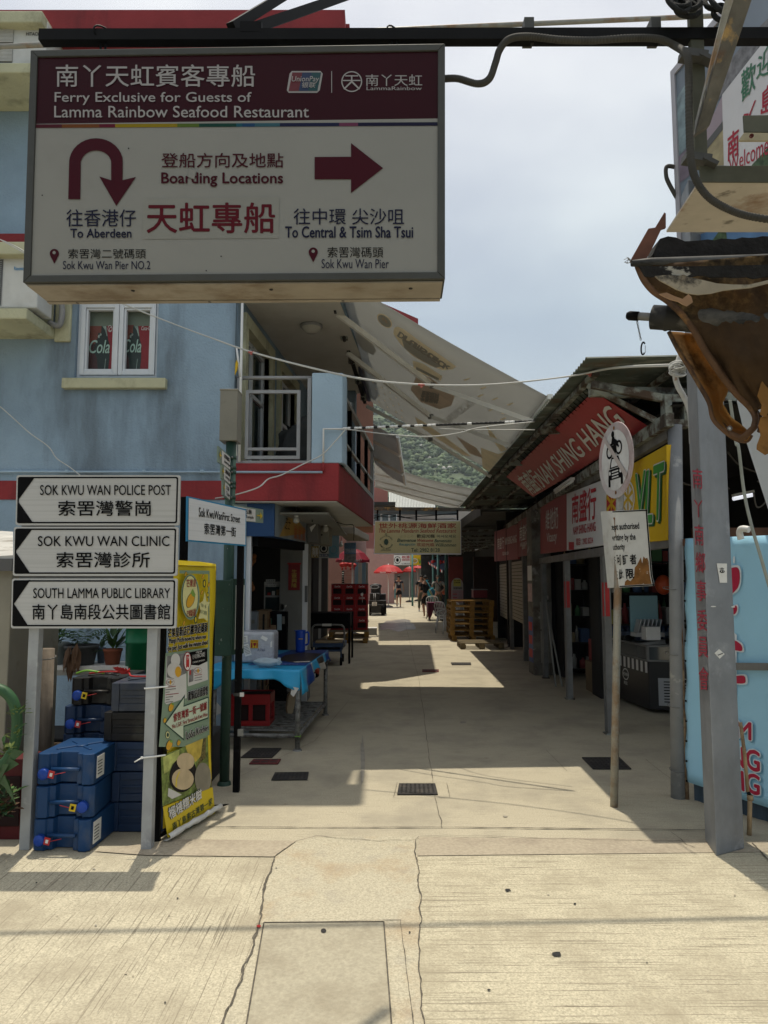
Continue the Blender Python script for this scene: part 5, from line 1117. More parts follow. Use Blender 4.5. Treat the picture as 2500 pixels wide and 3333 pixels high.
g = MB(); c = at(O_(252,1225), ch0.y); g.tube([c + V((.008 * math.cos(t) + .002 * math.sin(t),0,.0255 * math.sin(t))) for t in [q * math.pi / 12 for q in range(3,22)]],.0032, m_blk, 7); g.tube([c + V((.008,0,-.018)), c + V((.009,0,.012))],.0012, m_gal, 5); g.build('snap_clip', aw)
# ------------------------------------------------------------------ directional road sign on two posts
m_refl = M('reflective sign grey', (.46,.46,.45),.45, var=.03, vs=3, spec=.4, dirt=((.40,.40,.39),1., .5,.6,.8), dstretch=(.4,.4,60))
m_spost = M('painted grey post', (.34,.355,.365),.55, metal=.2, var=.12, vs=6, dirt=((.24,.24,.25),4,.55,.72,.7), dirt2=((.56,.58,.6),9,.6,.7,.5))
lb, rb_ = gr((85,2762)), gr((481,2760)); SY = (lb.y + rb_.y) / 2
rs = thing('direction_sign', 'two post road sign carrying three grey left pointing destination boards', 'road sign', (lb + rb_) / 2)
for p in (lb, rb_): g = MB(); g.bx(p.x - .031, p.x + .031, SY - .031, SY + .031,0, at(G_(500,92), SY).z, m_spost); g.build('post', rs, bevel=.004)
bpn = Plane((-3, SY - .06,2),(0, SY - .06,2),(-3, SY - .06,1))
def rrect(pl, f, x0, y0, x1, y1, dx, r, eps):
    pts = []
    for cx, cy, a0 in ((x1 - r, y0 + r, -90),(x1 - r, y1 - r, 0),(x0 + r, y1 - r, 90),(x0 + r, y0 + r, 180)):
        for k in range(5): a = math.radians(a0 + 90 * k / 4); y = cy + r * math.sin(a); pts.append(pl.hit(f(cx + r * math.cos(a) + dx * (y - y0) / (y1 - y0), y), eps))
    return pts
for (x0, y0, x1, y1, en, zh, be, bz, hd) in ((100,86,1081,387, 'SOK KWU WAN POLICE POST', '索罟灣警崗', (243,146,1027,206),(353,240,905,330),(207,104,108,240,197,368)),
                                            (84,396,1069,690, 'SOK KWU WAN CLINIC', '索罟灣診所', (230,452,1018,512),(342,548,900,640),(195,410,95,545,183,676)),
                                            (72,706,1063,1005, 'SOUTH LAMMA PUBLIC LIBRARY', '南丫島南段公共圖書館', (202,764,1022,824),(197,860,1022,952),(184,714,86,858,172,992))):
    g = MB(); pts = rrect(bpn, G_, x0, y0, x1, y1,-7,14,0); g.prism(pts, (0,.02,0), m_refl); b = g.build('board', rs)
    g = MB(); a, c = rrect(bpn, G_, x0 + 9, y0 + 10, x1 - 11, y1 - 12,-7,12,.002), rrect(bpn, G_, x0 + 18, y0 + 19, x1 - 20, y1 - 21,-7,8,.002); n = len(a)
    g.add(a + c, [(k, (k + 1) % n, n + (k + 1) % n, n + k) for k in range(n)], m_blk)
    ux, uy, tx, ty, lx, ly = hd
    g.ppoly(bpn, [G_(x0 + 9, y0 + 18), G_(ux, uy), G_(tx, ty)], m_blk, .003); g.ppoly(bpn, [G_(x0 + 9, y0 + 18), G_(tx, ty), G_(x0 + 3, y1 - 20)], m_blk, .003); g.ppoly(bpn, [G_(x0 + 3, y1 - 20), G_(tx, ty), G_(lx, ly)], m_blk, .003)
    g.ptext(bpn, en, G_, be, m_blk, .005,.008); g.ptext(bpn, zh, G_, bz, m_blk, .005,.02); g.build('lettering', b)
for z in (at(G_(500,388), SY).z, at(G_(500,698), SY).z):
    g = MB(); g.bx(lb.x - .1, rb_.x + .12, SY - .04, SY - .032, z - .015, z + .015, m_gal); g.build('bracket_strip', rs)
def ziptie(y_px, f, lab):
    g = MB(); p = at(f, SY - .03); g.tube(spline([p + V((-.035,-.02,0)), p + V((.0,-.012,.002)), p + V((.035,-.005,.004)), p + V((.09,.03,.004))]),.005, m_white, 6)
    if y_px: g.tube([p + V((-.035,-.02,0)), p + V((-.075,-.03,-.022))],.004, m_white, 6); g.box(p + V((-.035,-.02,0)),(.012,.012,.012), m_white)
    g.thing('cable_tie', lab, 'cable tie', p)
ziptie(0, K_(1020,496), 'upper white cable tie round the right post of the road sign'); ziptie(1, K_(1005,962), 'lower white cable tie with a loose tail on the right post')
# ------------------------------------------------------------------ jerry cans
def canmat(nm, c, dusty): return M(nm, c, .42, var=.14, vs=5, bump=.12, bs=18, dirt=((.15,.145,.12),3.2,.58 - dusty, .74,.35 + dusty), spec=.25)
m_cb, m_cbd, m_ck, m_cdu = canmat('blue can plastic', (.010,.046,.13),.02), canmat('dark blue can plastic', (.012,.03,.075),.02), canmat('black can plastic', (.012,.011,.011),.03), canmat('dusty can plastic', (.03,.04,.065),.16)
m_cap = M('cap blue', (.012,.055,.32),.35, var=.05)
CW, CD, CH = .345,.43,.186
def jerrycan(name_loc, m, rz, label, front, cap=0, tagm=None, lab=False):
    t = thing('jerry_can', label, 'jerry can', name_loc, 'stack of jerry cans by the road sign'); o = V(name_loc)
    g = MB(); hx, hy, hz = CW / 2, CD / 2, CH
    ts = 0.012
    if front:                                        # the end with the handle and the cap faces out
        sec = [(-hx, 0),(-.045,0),(-.045,.045),(.045,.045),(.045,0),(hx, 0)]
        pl2 = [(-hx, hy),(-hx, -hy + .02),(-hx + .02,-hy),(-.098,-hy),(-.088,-hy + .02),(-.058,-hy + .02),(-.048,-hy + .062),(.058,-hy + .062),(.068,-hy + .02),(.098,-hy + .02),(.108,-hy),(hx - .02,-hy),(hx, -hy + .02),(hx, hy)]
        g.prism([o + V((x, y, .004)) for x, y in pl2],(0,0, hz - .008), m)
    else:
        g.bx(o.x - hx, o.x + hx, o.y - hy + .012, o.y + hy, o.z + .004, o.z + hz - .004, m)
        for x0, x1, z0, z1 in ((-hx, -hx + .05,.004, hz - .004),(hx - .05, hx, .004, hz - .004),(-hx + .05, hx - .05,.004,.05),(-hx + .05, hx - .05, hz - .05, hz - .004)): g.bx(o.x + x0, o.x + x1 - .0005, o.y - hy, o.y - hy + .0115, o.z + z0, o.z + z1, m)
        g.bx(o.x - hx + .06, o.x + hx - .06, o.y - hy + .002, o.y - hy + .0115, o.z + hz * .46, o.z + hz * .54, m)
    for a in (0,1,2,3): g.box(o + V((0,0, hz - .002)),(.30,.018,.012), m, rot(math.pi / 4 * (1 if a % 2 else -1)))if a < 2 else None
    g.lathe(o + V((0,0, hz - .004)),[(.04,0),(.04,.008),(.03,.011),(.001,.009)], m, 16)
    b = g.build('body', t, bevel=.028, seg=5)
    for p_ in b.data.polygons: p_.use_smooth = True
    b.modifiers.new('wn', 'WEIGHTED_NORMAL')
    if front:
        g = MB(); g.tube([o + V((-.08,-hy + .004, hz * .5)), o + V((.09,-hy + .004, hz * .5))],.011, m, 10); g.build('handle', t)
        if cap:
            c = o + V((cap * .115,-hy, hz * .38)); g = MB(); g.lathe(c, [(.001,.032),(.028,.032),(.031,.028),(.031,.004),(.026,0)], m_cap if cap != 9 else m, 22,(0,-1,0))
            for k in range(22): a = 2 * math.pi * k / 22; g.box(c + V((.031 * math.cos(a),-.016,.031 * math.sin(a))),(.004,.024,.004), m_cap, rot(0,0,-a))
            g.build('cap', t)
            if tagm: g = MB(); s = -1 if cap > 0 else 1; p = c + V((s * .052,-.03,-.0)); g.box(p, (.036,.003,.042), tagm, rot(0,0,.2)); g.box(p + V((0,-.003,0)),(.016,.002,.02), m_offw if tagm == m_redtape else m_blk, rot(0,0,.2)); g.tube([p + V((s * .018,0,0)), p + V((s * .08,.01,.012))],.002, m_redtape, 5); g.build('tag', t)
    if lab:
        g = MB(); g.bx(o.x + hx + .0005, o.x + hx + .003, o.y - hy + .05, o.y - hy + .15, o.z + .03, o.z + hz - .03, m_paper)
        for k in range(5): g.bx(o.x + hx + .0035, o.x + hx + .0045, o.y - hy + .06, o.y - hy + .12, o.z + .05 + .018 * k, o.z + .056 + .018 * k, m_grl)
        g.build('paper_label', t)
    if rz: t.rotation_euler = (0,0, rz)
    return t
m_ytag = M('yellow tag', (.6,.42,.02),.5, var=0)
cy0 = 4.30 + CD / 2
jerrycan((-1.885, cy0,0), m_cb, -.06, 'bright blue jerry can at the bottom of the front stack', True, -1, m_redtape, True)
jerrycan((-1.90, cy0 + .01, CH), m_cb, .05, 'blue jerry can with a yellow tag in the middle of the front stack', True, 1, m_ytag)
jerrycan((-1.89, cy0 + .02,2 * CH), m_cb, -.04, 'bright blue jerry can on top of the front stack', True, -1, m_redtape, True)
x2, y2 = -1.60,4.62 + CD / 2
for k, (m, lab, dx) in enumerate(((m_cbd, 'dark blue jerry can lowest in the right stack, recessed base outward', .05),(m_cbd, 'dark blue jerry can second lowest in the right stack', .04),(m_cbd, 'dark blue jerry can in the middle of the right stack', .02),(m_ck, 'black jerry can second from the top of the right stack', -.01),(m_cdu, 'dusty grey blue jerry can on top of the right stack', .02))):
    jerrycan((x2 + dx, y2, CH * k), m, (-.03,.04,0,-.05,.03)[k], lab, False)
x3, y3 = -1.98,4.84 + CD / 2
for k, (m, lab, cap, tg) in enumerate(((m_cbd, 'dark blue jerry can hidden lowest behind the front stack', 0, None),(m_cbd, 'dark blue jerry can hidden second lowest behind the front stack', 0, None),(m_cbd, 'dark blue jerry can hidden third behind the front stack', 0, None),(m_cbd, 'dark blue jerry can with round blue cap behind the front stack', -1, m_redtape),(m_ck, 'black jerry can on top of the stack behind', -1, m_ytag))):
    jerrycan((x3 + (.05 if k == 4 else 0), y3, CH * k), m, (0,0,0,.03,-.04)[k], lab, True, cap, tg)
g = MB(); z = CH * 5 + .012; g.tube(spline([(x3 - .05, y3 - .1, z),(x3 + .1, y3 - .16, z + .02),(x3 + .24, y3 - .18, z + .015),(x2 - .05, y2 - .1, z + .01),(x2 + .15, y2 - .1, z + .012)]),.006, m_redtape, 6)
for k in range(5): g.poly([(x3 + .22 + .01 * k, y3 - .18, z + .01),(x3 + .18 + .02 * k, y3 - .2, z + .06 - .005 * k),(x3 + .14 + .03 * k, y3 - .19, z + .05),(x3 + .2, y3 - .18, z + .005)], m_redtape)
g.thing('ribbon', 'red plastic ribbon tied over the topmost jerry cans', 'ribbon', (x3 + .2, y3 - .1, z))
g = MB(); g.tube(spline([(x3 - .14, y3 - .1, z),(x3 - .05, y3 - .14, z + .025),(x3 + .06, y3 - .12, z + .004)]),.007, M('lime ribbon', (.2,.42,.06),.5, var=0),6); g.thing('ribbon', 'short lime green ribbon on the black top jerry can', 'ribbon', (x3, y3, z))
# ------------------------------------------------------------------ yellow and green advertising banner
L0, R0_ = gr((535,2738)), gr((690,2646)); L0.z = R0_.z = 0
yp = Plane(V((L0.x, L0.y, 1.7)), V((R0_.x, R0_.y, 1.7)), L0)
ab = thing('advert_banner', 'tall yellow and sage green food advert banner with curling lower edge beside road sign', 'banner', (L0 + R0_) / 2)
m_by = M('banner yellow', (.62,.47,.02),.45, var=.06, vs=3, bump=.15, bs=9); m_bs = M('banner sage', (.20,.28,.20),.5, var=.05, vs=3, bump=.12, bs=9)
zt_ = yp.hit(L_(868,100)).z; zb_ = .07
def yq(s, z, e=0.): p = L0.lerp(R0_, s); return V((p.x, p.y, z)) + yp.n * e
def bulge(s, z): return .012 * mnoise.noise(V((s * 3, z * 2.5,2))) + .010 * math.sin(s * 3 + z * 2)
g = MB(); NA, NB = 10,44; vv = []; fm = []
for j in range(NB + 1):
    z = zb_ + (zt_ - zb_) * j / NB
    for i in range(NA + 1): s = i / NA; vv.append(yq(s - .0 + .01 * math.sin(z * 5), z, bulge(s, z) - .012))
f4 = lambda j, i: (j * (NA + 1) + i, j * (NA + 1) + i + 1,(j + 1) * (NA + 1) + i + 1,(j + 1) * (NA + 1) + i)
g.add(vv, [f4(j, i) for j in range(NB) for i in range(NA)], m_by, True)
o = g.build('sheet', ab); so = o.modifiers.new('s', 'SOLIDIFY'); so.thickness = .002
E0 = .016
g = MB(); YP = lambda f, pts, m, e: g.ppoly(yp, [f(*p) for p in pts], m, E0 + e)
YT = lambda f, st, q, m, e=.006, bo=.01, sh=0.: g.ptext(yp, st, f, q, m, E0 + e, bo, sh)
m_bk, m_dkgr = m_blk, M('dark green print', (.02,.06,.045),.5, var=0); m_pale = M('pale yellow print', (.62,.60,.30),.5, var=0); m_mang = M('mango orange', (.60,.33,.03),.5, var=.1, vs=12); m_lgr = M('leaf print', (.18,.30,.06),.5, var=.3, vs=20); m_drd = M('dark red print', (.25,.015,.02),.5, var=0)
YP(L_, [(430,160),(865,165),(865,215),(430,205)], m_bs, .0005); YP(L_, [(845,215),(865,215),(862,1980),(842,1990)], m_bs, .0005)
def oval(f, cx, cy, rx, ry, m, e, n=28, rt=0): YP(f, [(cx + rx * math.cos(a) * math.cos(rt) - ry * math.sin(a) * math.sin(rt), cy + rx * math.cos(a) * math.sin(rt) + ry * math.sin(a) * math.cos(rt)) for a in [2 * math.pi * k / n for k in range(n)]], m, e)
oval(L_, 586,545,134,330, m_bs, .001); oval(L_, 583,540,118,308, m_dkgr, .0015); oval(L_, 583,540,110,298, m_pale, .002)
oval(L_, 585,590,55,118, m_dkgr, .003,22,.35); oval(L_, 585,590,50,112, m_mang, .0035,22,.35); YP(L_, [(585,480),(615,425),(655,510),(640,550),(605,525)], m_lgr, .004)
YT(L_, '芒果皇', [(520,290),(665,285),(655,395),(525,405)], m_drd); YT(L_, '芒果糯米餅', [(522,745),(655,705),(650,820),(530,830)], m_drd)
YP(L_, [(712,640),(770,600),(795,460),(818,610),(865,620),(838,700),(832,890),(780,850),(700,860),(735,740)], m_pale, .001)
YT(L_, '只此一家', [(735,630),(812,660),(812,710),(735,680)], m_dkgr, .003,0); YT(L_, '純手工餅製', [(722,720),(822,750),(820,810),(720,780)], m_dkgr, .003,0)
for x, y in ((785,350),(835,515),(660,870)): oval(L_, x, y, 24 if x < 800 else 16,60 if x < 800 else 42, m_dkgr, .002,14); oval(L_, x, y, 12,40 if x < 800 else 26, m_by, .003,12)
for x, y in ((515,215),(750,480),(765,250),(848,370),(490,920)): oval(L_, x, y, 16,40, m_dkgr, .002,12,.3); oval(L_, x, y, 12,34, m_mang, .003,12,.3)
def outl(f, st, q, bo=.02): YT(f, st, q, m_offw, .004,.075); YT(f, st, q, m_bk, .008, bo)
outl(L_, '芒果皇新店已搬到近碼頭', [(245,1000),(826,905),(820,1050),(245,1135)],.03)
outl(L_, 'Mango Mochi moved to where near', [(265,1140),(805,1082),(805,1155),(268,1235)]); outl(L_, 'the pier, Just walk few minutes ahead', [(242,1250),(822,1160),(822,1245),(242,1345)])
YP(L_, [(228,1352),(842,1270),(860,1500),(862,2700),(130,2700),(190,1980)], m_bs, .0007)
m_pw = M('print white', (.56,.56,.54),.5, var=.04, vs=9)
YP(L_, [(240,1395),(520,1345),(530,2000),(490,2010),(240,2090),(212,2060)], m_pw, .002); YP(L_, [(245,1395),(500,1350),(520,1400),(525,1640),(340,1720),(240,1700)], M('photo grey', (.16,.16,.16),.5, var=.5, vs=16),.003)
oval(L_, 365,1455,68,100, m_pw, .0042,18); oval(L_, 345,1600,105,115, M('photo dumpling', (.55,.54,.52),.5, var=.12, vs=8),.005,20); oval(L_, 400,1620,46,78, m_mang, .0056,14)
YP(L_, [(545,1345),(825,1282),(838,1735),(555,1830),(545,1800)], m_pw, .002); YP(L_, [(548,1345),(825,1285),(830,1470),(700,1530),(560,1520)], m_bk, .003)
YT(L_, '（小吃快餐口味獎）', [(605,1375),(790,1330),(790,1400),(610,1440)], m_offw, .005,0); YT(L_, '大眾點評 推薦', [(655,1330),(745,1312),(745,1340),(658,1358)], m_offw, .005,0); YT(L_, '口味極佳 服務周到', [(610,1475),(785,1438),(785,1460),(612,1500)], m_offw, .005,0)
oval(L_, 533,1470,56,140, m_drd, .0062,22); oval(L_, 533,1470,48,125, m_offw, .007,22); YP(L_, [(510,1380),(555,1372),(555,1560),(532,1545),(510,1570)], m_redtape, .008); YT(L_, 'TOP', [(513,1405),(552,1398),(552,1440),(513,1450)], m_offw, .009,0)
YP(L_, [(565,1600),(628,1580),(625,1755),(562,1775)], MATS['photo grey'],.003); YP(L_, [(568,1600),(590,1592),(588,1660),(566,1668)], m_redtape, .004)
for x, y, in ((690,1605),(290,1770)): oval(L_, x, y, 60,48, m_drd, .0032,18); oval(L_, x, y, 55,43, m_pw, .004,18); oval(L_, x, y, 14,36, m_mang, .005,10); YT(L_, '芒果皇', [(x - 45, y - 12),(x - 12, y - 16),(x - 12, y + 16),(x - 45, y + 20)], m_bk, .005,0); YT(L_, '第一', [(x + 14, y - 18),(x + 44, y - 22),(x + 44, y + 10),(x + 14, y + 14)], m_bk, .005,0)
r8 = random.Random(5)
for k in range(7): x0 = 222; y = 1840 + 36 * k; ln = r8.choice((60,110,150,190)); g.ppoly(yp, [L_(x0, y), L_(x0 + ln, y - ln * .12), L_(x0 + ln, y - ln * .12 + 9), L_(x0, y + 9)], m_drd if k in (0,3) else m_grl, E0 + .0035)
for k in range(3): x0 = 640; y = 1672 + 36 * k; g.ppoly(yp, [L_(x0, y), L_(x0 + 110, y - 20), L_(x0 + 110, y - 12), L_(x0, y + 8)], m_drd if k == 0 else m_grl, E0 + .0035)
outl(L_, '蘆鬚記店面發售', [(537,1910),(828,1815),(826,1945),(540,2035)],.02)
YP(M_, [(192,440),(475,40),(465,190),(798,70),(795,368),(465,480),(465,670)], m_dkgr, .003); YP(M_, [(212,440),(462,85),(452,210),(786,88),(784,352),(452,465),(452,640)], M('arrow pale green', (.50,.58,.45),.5, var=0),.0042)
YT(M_, '索罟灣第一街一號舖', [(310,305),(765,135),(765,245),(315,415)], m_drd, .007,.03); YT(M_, 'No.1,G/F, First Street,Sok Kwu Wan', [(292,450),(772,278),(772,340),(298,515)], m_drd, .007,.01)
outl(M_, 'LoSo Kitchen', [(485,545),(785,445),(785,525),(488,655)],.01)
for x, y, s in ((285,215,1),(200,390,.6),(260,730,1.2),(390,695,.7)): oval(M_, x, y, 36 * s, 66 * s, m_dkgr, .003,14,.3); oval(M_, x, y, 31 * s, 60 * s, m_mang, .004,14,.3); YP(M_, [(x + 5 * s, y - 60 * s),(x + 40 * s, y - 50 * s),(x + 34 * s, y - 25 * s),(x + 4 * s, y - 36 * s)], m_lgr, .0045)
oval(M_, 237,590,32,56, m_dkgr, .003,16); oval(M_, 237,590,26,48, m_pale, .004,16); oval(M_, 237,590,17,30, m_dkgr, .005,10)
# durian photograph and the lower yellow lettering
YP(M_, [(150,880),(810,610),(835,1300),(600,1390),(170,1560)], M('photo greens', (.15,.20,.05),.5, var=.8, vs=22),.002)
YP(M_, [(175,895),(400,790),(395,900),(300,990),(260,1080),(190,1120)], M('photo cabbage', (.42,.46,.14),.5, var=.4, vs=18),.003); YP(M_, [(480,740),(720,640),(690,880),(620,960),(520,860)], M('photo durian flesh', (.50,.38,.07),.5, var=.4, vs=9),.003)
YP(M_, [(725,640),(765,625),(755,900),(640,1010),(690,870)], M('photo durian husk', (.12,.10,.035),.6, var=.9, vs=60),.0035); YP(M_, [(250,1310),(430,1400),(390,1420),(300,1460),(240,1420)], m_pw, .003); YP(M_, [(785,600),(810,590),(838,1190),(805,1190)], m_by, .004)
oval(M_, 445,1130,180,245, m_char, .0044,26,.25); oval(M_, 480,950,120,118, M('photo bun', (.50,.40,.25),.5, var=.2, vs=8),.0052,20); oval(M_, 440,1190,150,145, MATS['photo bun'],.006,22); YP(M_, [(335,1290),(345,1180),(390,1080),(400,1090),(362,1190),(358,1300)], M('photo seam', (.62,.50,.06),.5, var=0),.0068)
oval(M_, 715,1180,112,215, M('photo grey bun', (.24,.22,.17),.5, var=.2, vs=6),.0066,24)
YP(M_, [(165,1570),(845,1300),(880,1650),(230,1990)], m_by, .0072); outl2 = lambda q: (YT(M_, '榴槤糯米糍', q, m_dkgr, .010,.10), YT(M_, '榴槤糯米糍', q, m_offw, .013,.03)); outl2([(222,1590),(685,1310),(685,1450),(255,1740)])
YT(M_, '南丫島索古灣第一家', [(285,1790),(835,1435),(835,1530),(300,1890)], m_dkgr, .010,.01); YT(M_, '歡迎查詢及預訂', [(410,1900),(765,1690),(775,1760),(430,1980)], m_dkgr, .010,.01)
g.build('print', ab)
# curled white lower edge, black backing frame
g = MB(); vv = []
for i in range(15):
    s = -.05 + 1.12 * i / 14
    for j in range(6): a = j / 5 * 2.4; rr_ = .035 + .012 * mnoise.noise(V((s * 5,1,0))); vv.append(yq(s, .012 + rr_ * (1 - math.cos(a)) * .7 + .02 * abs(mnoise.noise(V((s * 6,2,0)))),-.01 + rr_ * 1.5 * math.sin(a) + .02))
g.add(vv, [(i * 6 + j, i * 6 + j + 1,(i + 1) * 6 + j + 1,(i + 1) * 6 + j) for i in range(14) for j in range(5)], M('vinyl back', (.58,.58,.55),.6, var=.08, vs=9), True); o = g.build('curled_edge', ab); so = o.modifiers.new('s', 'SOLIDIFY'); so.thickness = .002
g = MB(); 
for s in (-.035,1.02): g.beam(yq(s, 0,-.035), yq(s, zt_ - .0,-.035),.03,.03, m_blk, (0,1,0))
for z in (.03,.9, zt_ - .03): g.beam(yq(-.02, z, -.036), yq(1.0, z, -.036),.022,.022, m_blk)
g.build('frame', ab)
g = MB(); g.prism([yq(-.02, zt_ + .002,-.01), yq(1.0, zt_ + .0,-.01), yq(1.02, zt_ + .018,-.02), yq(.62, zt_ + .03,-.02), yq(-.02, zt_ + .034,-.02)], yp.n * -.01, m_by); g.build('folded_top', ab)
g = MB(); g.prism([yq(1.0,.015,.0), yq(1.32,.008,.03), yq(1.02,.045,.0)], V((0,0,.004)), m_blk); g.build('loose_tape', ab)
# ------------------------------------------------------------------ street nameplate on two black posts
bb_ = gr((769,2577)); na, nb = at(G_(1125,212),4.82), at(G_(1478,290), bb_.y - .03); na2 = at(G_(1122,480),4.82)
npl = Plane(na, nb, na2); na, nb, nc, nd = [npl.hit(G_(*p)) for p in ((1125,212),(1478,290),(1475,512),(1122,482))]
nt = thing('street_nameplate', 'white street nameplate with blue edging on two black posts', 'street sign', bb_)
g = MB(); g.slab([na, nb, nc, nd],-npl.n * .012, M('nameplate blue', (.03,.22,.42),.4, var=0)); g.build('plate', nt)
g = MB(); q = [(1131,222),(1472,298),(1470,503),(1128,474)]; g.ppoly(npl, [G_(*p) for p in q], m_refl if False else M('nameplate white', (.62,.64,.67),.45, var=.03, vs=3, dirt=((.55,.57,.6),1., .5,.6,.8), dstretch=(.4,.4,60)),.003)
g.ptext(npl, 'Sok KwuWanFirst Street', G_, [(1190,278),(1437,330),(1437,372),(1190,335)], m_blk, .006,.01); g.ptext(npl, '索罟灣第一街', G_, [(1223,372),(1412,400),(1412,456),(1223,440)], m_blk, .006,.02); g.build('lettering', nt)
bk = -npl.n * .04
for p, top in ((V((bb_.x, bb_.y, 0)), nc.z + .01),(V((na.x - .03, na.y + .05,0)), na.z - .0)): g = MB(); g.bx(p.x - .024, p.x + .024, p.y - .024, p.y + .024,0, top, m_blk); g.build('post', nt, bevel=.004)
g = MB(); p = V((bb_.x, bb_.y, .72)); g.lathe(p, [(.036,-.012),(.038,0),(.036,.012)], m_tape, 12); g.box(p + V((.035,-.03,.0)),(.03,.01,.03), m_offw); g.box(p + V((.03,-.03,-.28)),(.04,.02,.05), m_inwall); g.build('tape', nt)
# ------------------------------------------------------------------ green pole with finger signs, box and notice case
gb = gr((730,2554)); m_gp = M('green pole paint', (.025,.060,.045),.45, var=.2, vs=5, dirt=((.42,.45,.43),16,.66,.70,.8)); GY = gb.y
gt = thing('sign_pole', 'dark green pole carrying finger signs, a notice case and a grey box on top', 'pole', gb)
ztop = at(W_(340,640), GY).z
g = MB(); g.tube([(gb.x, GY, 0),(gb.x, GY, 1.25),(gb.x, GY, 1.27),(gb.x, GY, ztop)],[.038,.038,.041,.041], m_gp, 18); g.lathe(gb, [(.055,0),(.05,.02),(.04,.03)], m_gp, 18); g.build('pole', gt)
q0, q1 = at(W_(228,55), GY - .07), at(W_(410,625), GY - .07); m_bxg = M('stained zinc box', (.25,.235,.19),.5, metal=.35, var=.1, vs=4, dirt=((.14,.11,.07),6,.6,.75,.6))
g = MB(); g.bx(q0.x, q1.x, GY - .07, GY + .11, q1.z, q0.z, m_bxg); g.bx(q0.x - .004, q1.x + .004, GY - .074, GY + .114, q0.z - .012, q0.z + .002, m_bxg); g.build('box', gt, bevel=.004)
def finger(qq, y0, y1, arrow_left, lines, nm='finger_sign'):
    a, b, c, d = at(W_(*qq[0]), y0), at(W_(*qq[1]), y1), at(W_(*qq[2]), y1), at(W_(*qq[3]), y0); pl = Plane(a, b, d); c = pl.hit(W_(*qq[2]))
    g = MB(); g.slab([a, b, c, d],-pl.n * .012, M('finger sage', (.20,.26,.21),.5, var=.06)); f_ = g.build(nm, gt)
    B = lambda s, t: (a * (1 - s) + b * s) * (1 - t) + (d * (1 - s) + c * s) * t + pl.n * .003
    g = MB(); s0, s1 = (.24,1.0) if arrow_left else (.0,.70); g.poly([B(s0,.10), B(s1,.10), B(s1,.96), B(s0,.96)], m_offw); m_ar = M('arrow yellow', (.70,.50,.03),.5, var=0)
    ax = (.13,-1) if arrow_left else (.85,1)
    pts = [(-.10,-.03),(.02,-.03),(.02,-.20),(.10,0),(.02,.20),(.02,.03),(-.10,.03)]; g.poly([B(ax[0] + x * ax[1] * .95,.5 + y * 1.3) + pl.n * .002 for x, y in pts], m_ar)
    for st, x0, y0_, x1, y1_ in lines: g.wtext(st, [B(x0, y0_) + pl.n * .003, B(x1, y0_) + pl.n * .003, B(x1, y1_) + pl.n * .003, B(x0, y1_) + pl.n * .003], m_blk, .01)
    g.build('lettering', f_)
finger([(208,685),(335,800),(335,955),(208,862)], GY - .55, GY - .06, True, [('索罟灣遊樂場', .42,.2,.9,.5),('Sok Kwu Wan Playground', .42,.62,.96,.85)])
finger([(245,868),(335,960),(335,1118),(242,1042)], GY - .42, GY - .06, True, [('蘆鬚城泳灘', .36,.2,.9,.5),('Lo So Shing Beach', .36,.62,.96,.85)])
finger([(258,1050),(332,1125),(332,1288),(258,1225)], GY - .36, GY - .06, True, [('公廁', .4,.2,.8,.5),('Toilet', .4,.62,.9,.85)])
finger([(380,1335),(705,1390),(705,1540),(380,1510)], GY - .05, GY + .62, False, [('天后廟', .2,.16,.55,.5),('Tin Hau Temple', .04,.58,.62,.84)])
for y in (820,932,983,1097,1145,1262): g = MB(); p = at(W_(358, y), GY); g.lathe((gb.x, GY, p.z),[(.0415,-.012),(.046,-.012),(.046,.012),(.0415,.012)], m_gp, 14); g.lathe(V((gb.x + .02, GY - .043, p.z)),[(.001,.012),(.007,.01),(.008,0)], m_gal, 8,(0,-1,0)); g.build('clamp', gt)
c0, c1 = at(G_(1285,715), GY - .10), at(G_(1372,1170), GY - .10)
g = MB(); g.bx(c0.x, c1.x + .02, GY - .12, GY - .045, c1.z, c0.z, m_gp); cs = g.build('notice_case', gt, bevel=.006)
g = MB(); g.hexa([V((c1.x + .03, GY - .13, c1.z + .01)), V((c1.x + .10, GY - .02, c1.z + .01)), V((c1.x + .10, GY - .02, c0.z + .01)), V((c1.x + .03, GY - .13, c0.z + .01)), V((c1.x + .0, GY - .10, c1.z + .01)), V((c1.x + .07, GY + .01, c1.z + .01)), V((c1.x + .07, GY + .01, c0.z + .01)), V((c1.x + .0, GY - .10, c0.z + .01))], m_gp); g.build('case_door', cs)
npn = Plane(V((c1.x + .03, GY - .13, c0.z)), V((c1.x + .10, GY - .02, c0.z)), V((c1.x + .03, GY - .13, c1.z)))
g = MB(); A0 = V((c1.x + .03, GY - .13,0)); A1 = V((c1.x + .10, GY - .02,0)); W2 = lambda s, z: A0.lerp(A1, s) + V((0,0, z)) + npn.n * .003
g.poly([W2(.2, c1.z + .05), W2(.95, c1.z + .05), W2(.95, c0.z - .04), W2(.2, c0.z - .04)], M('notice paper', (.50,.54,.50),.5, var=.06, vs=9))
for k in range(12): z = c0.z - .09 - .045 * k; g.poly([W2(.3, z) + npn.n * .002, W2(.3 + .4 * r8.random() + .1, z) + npn.n * .002, W2(.3 + .45, z - .008) + npn.n * .002, W2(.3, z - .008) + npn.n * .002], m_grl)
g.build('notice', cs)
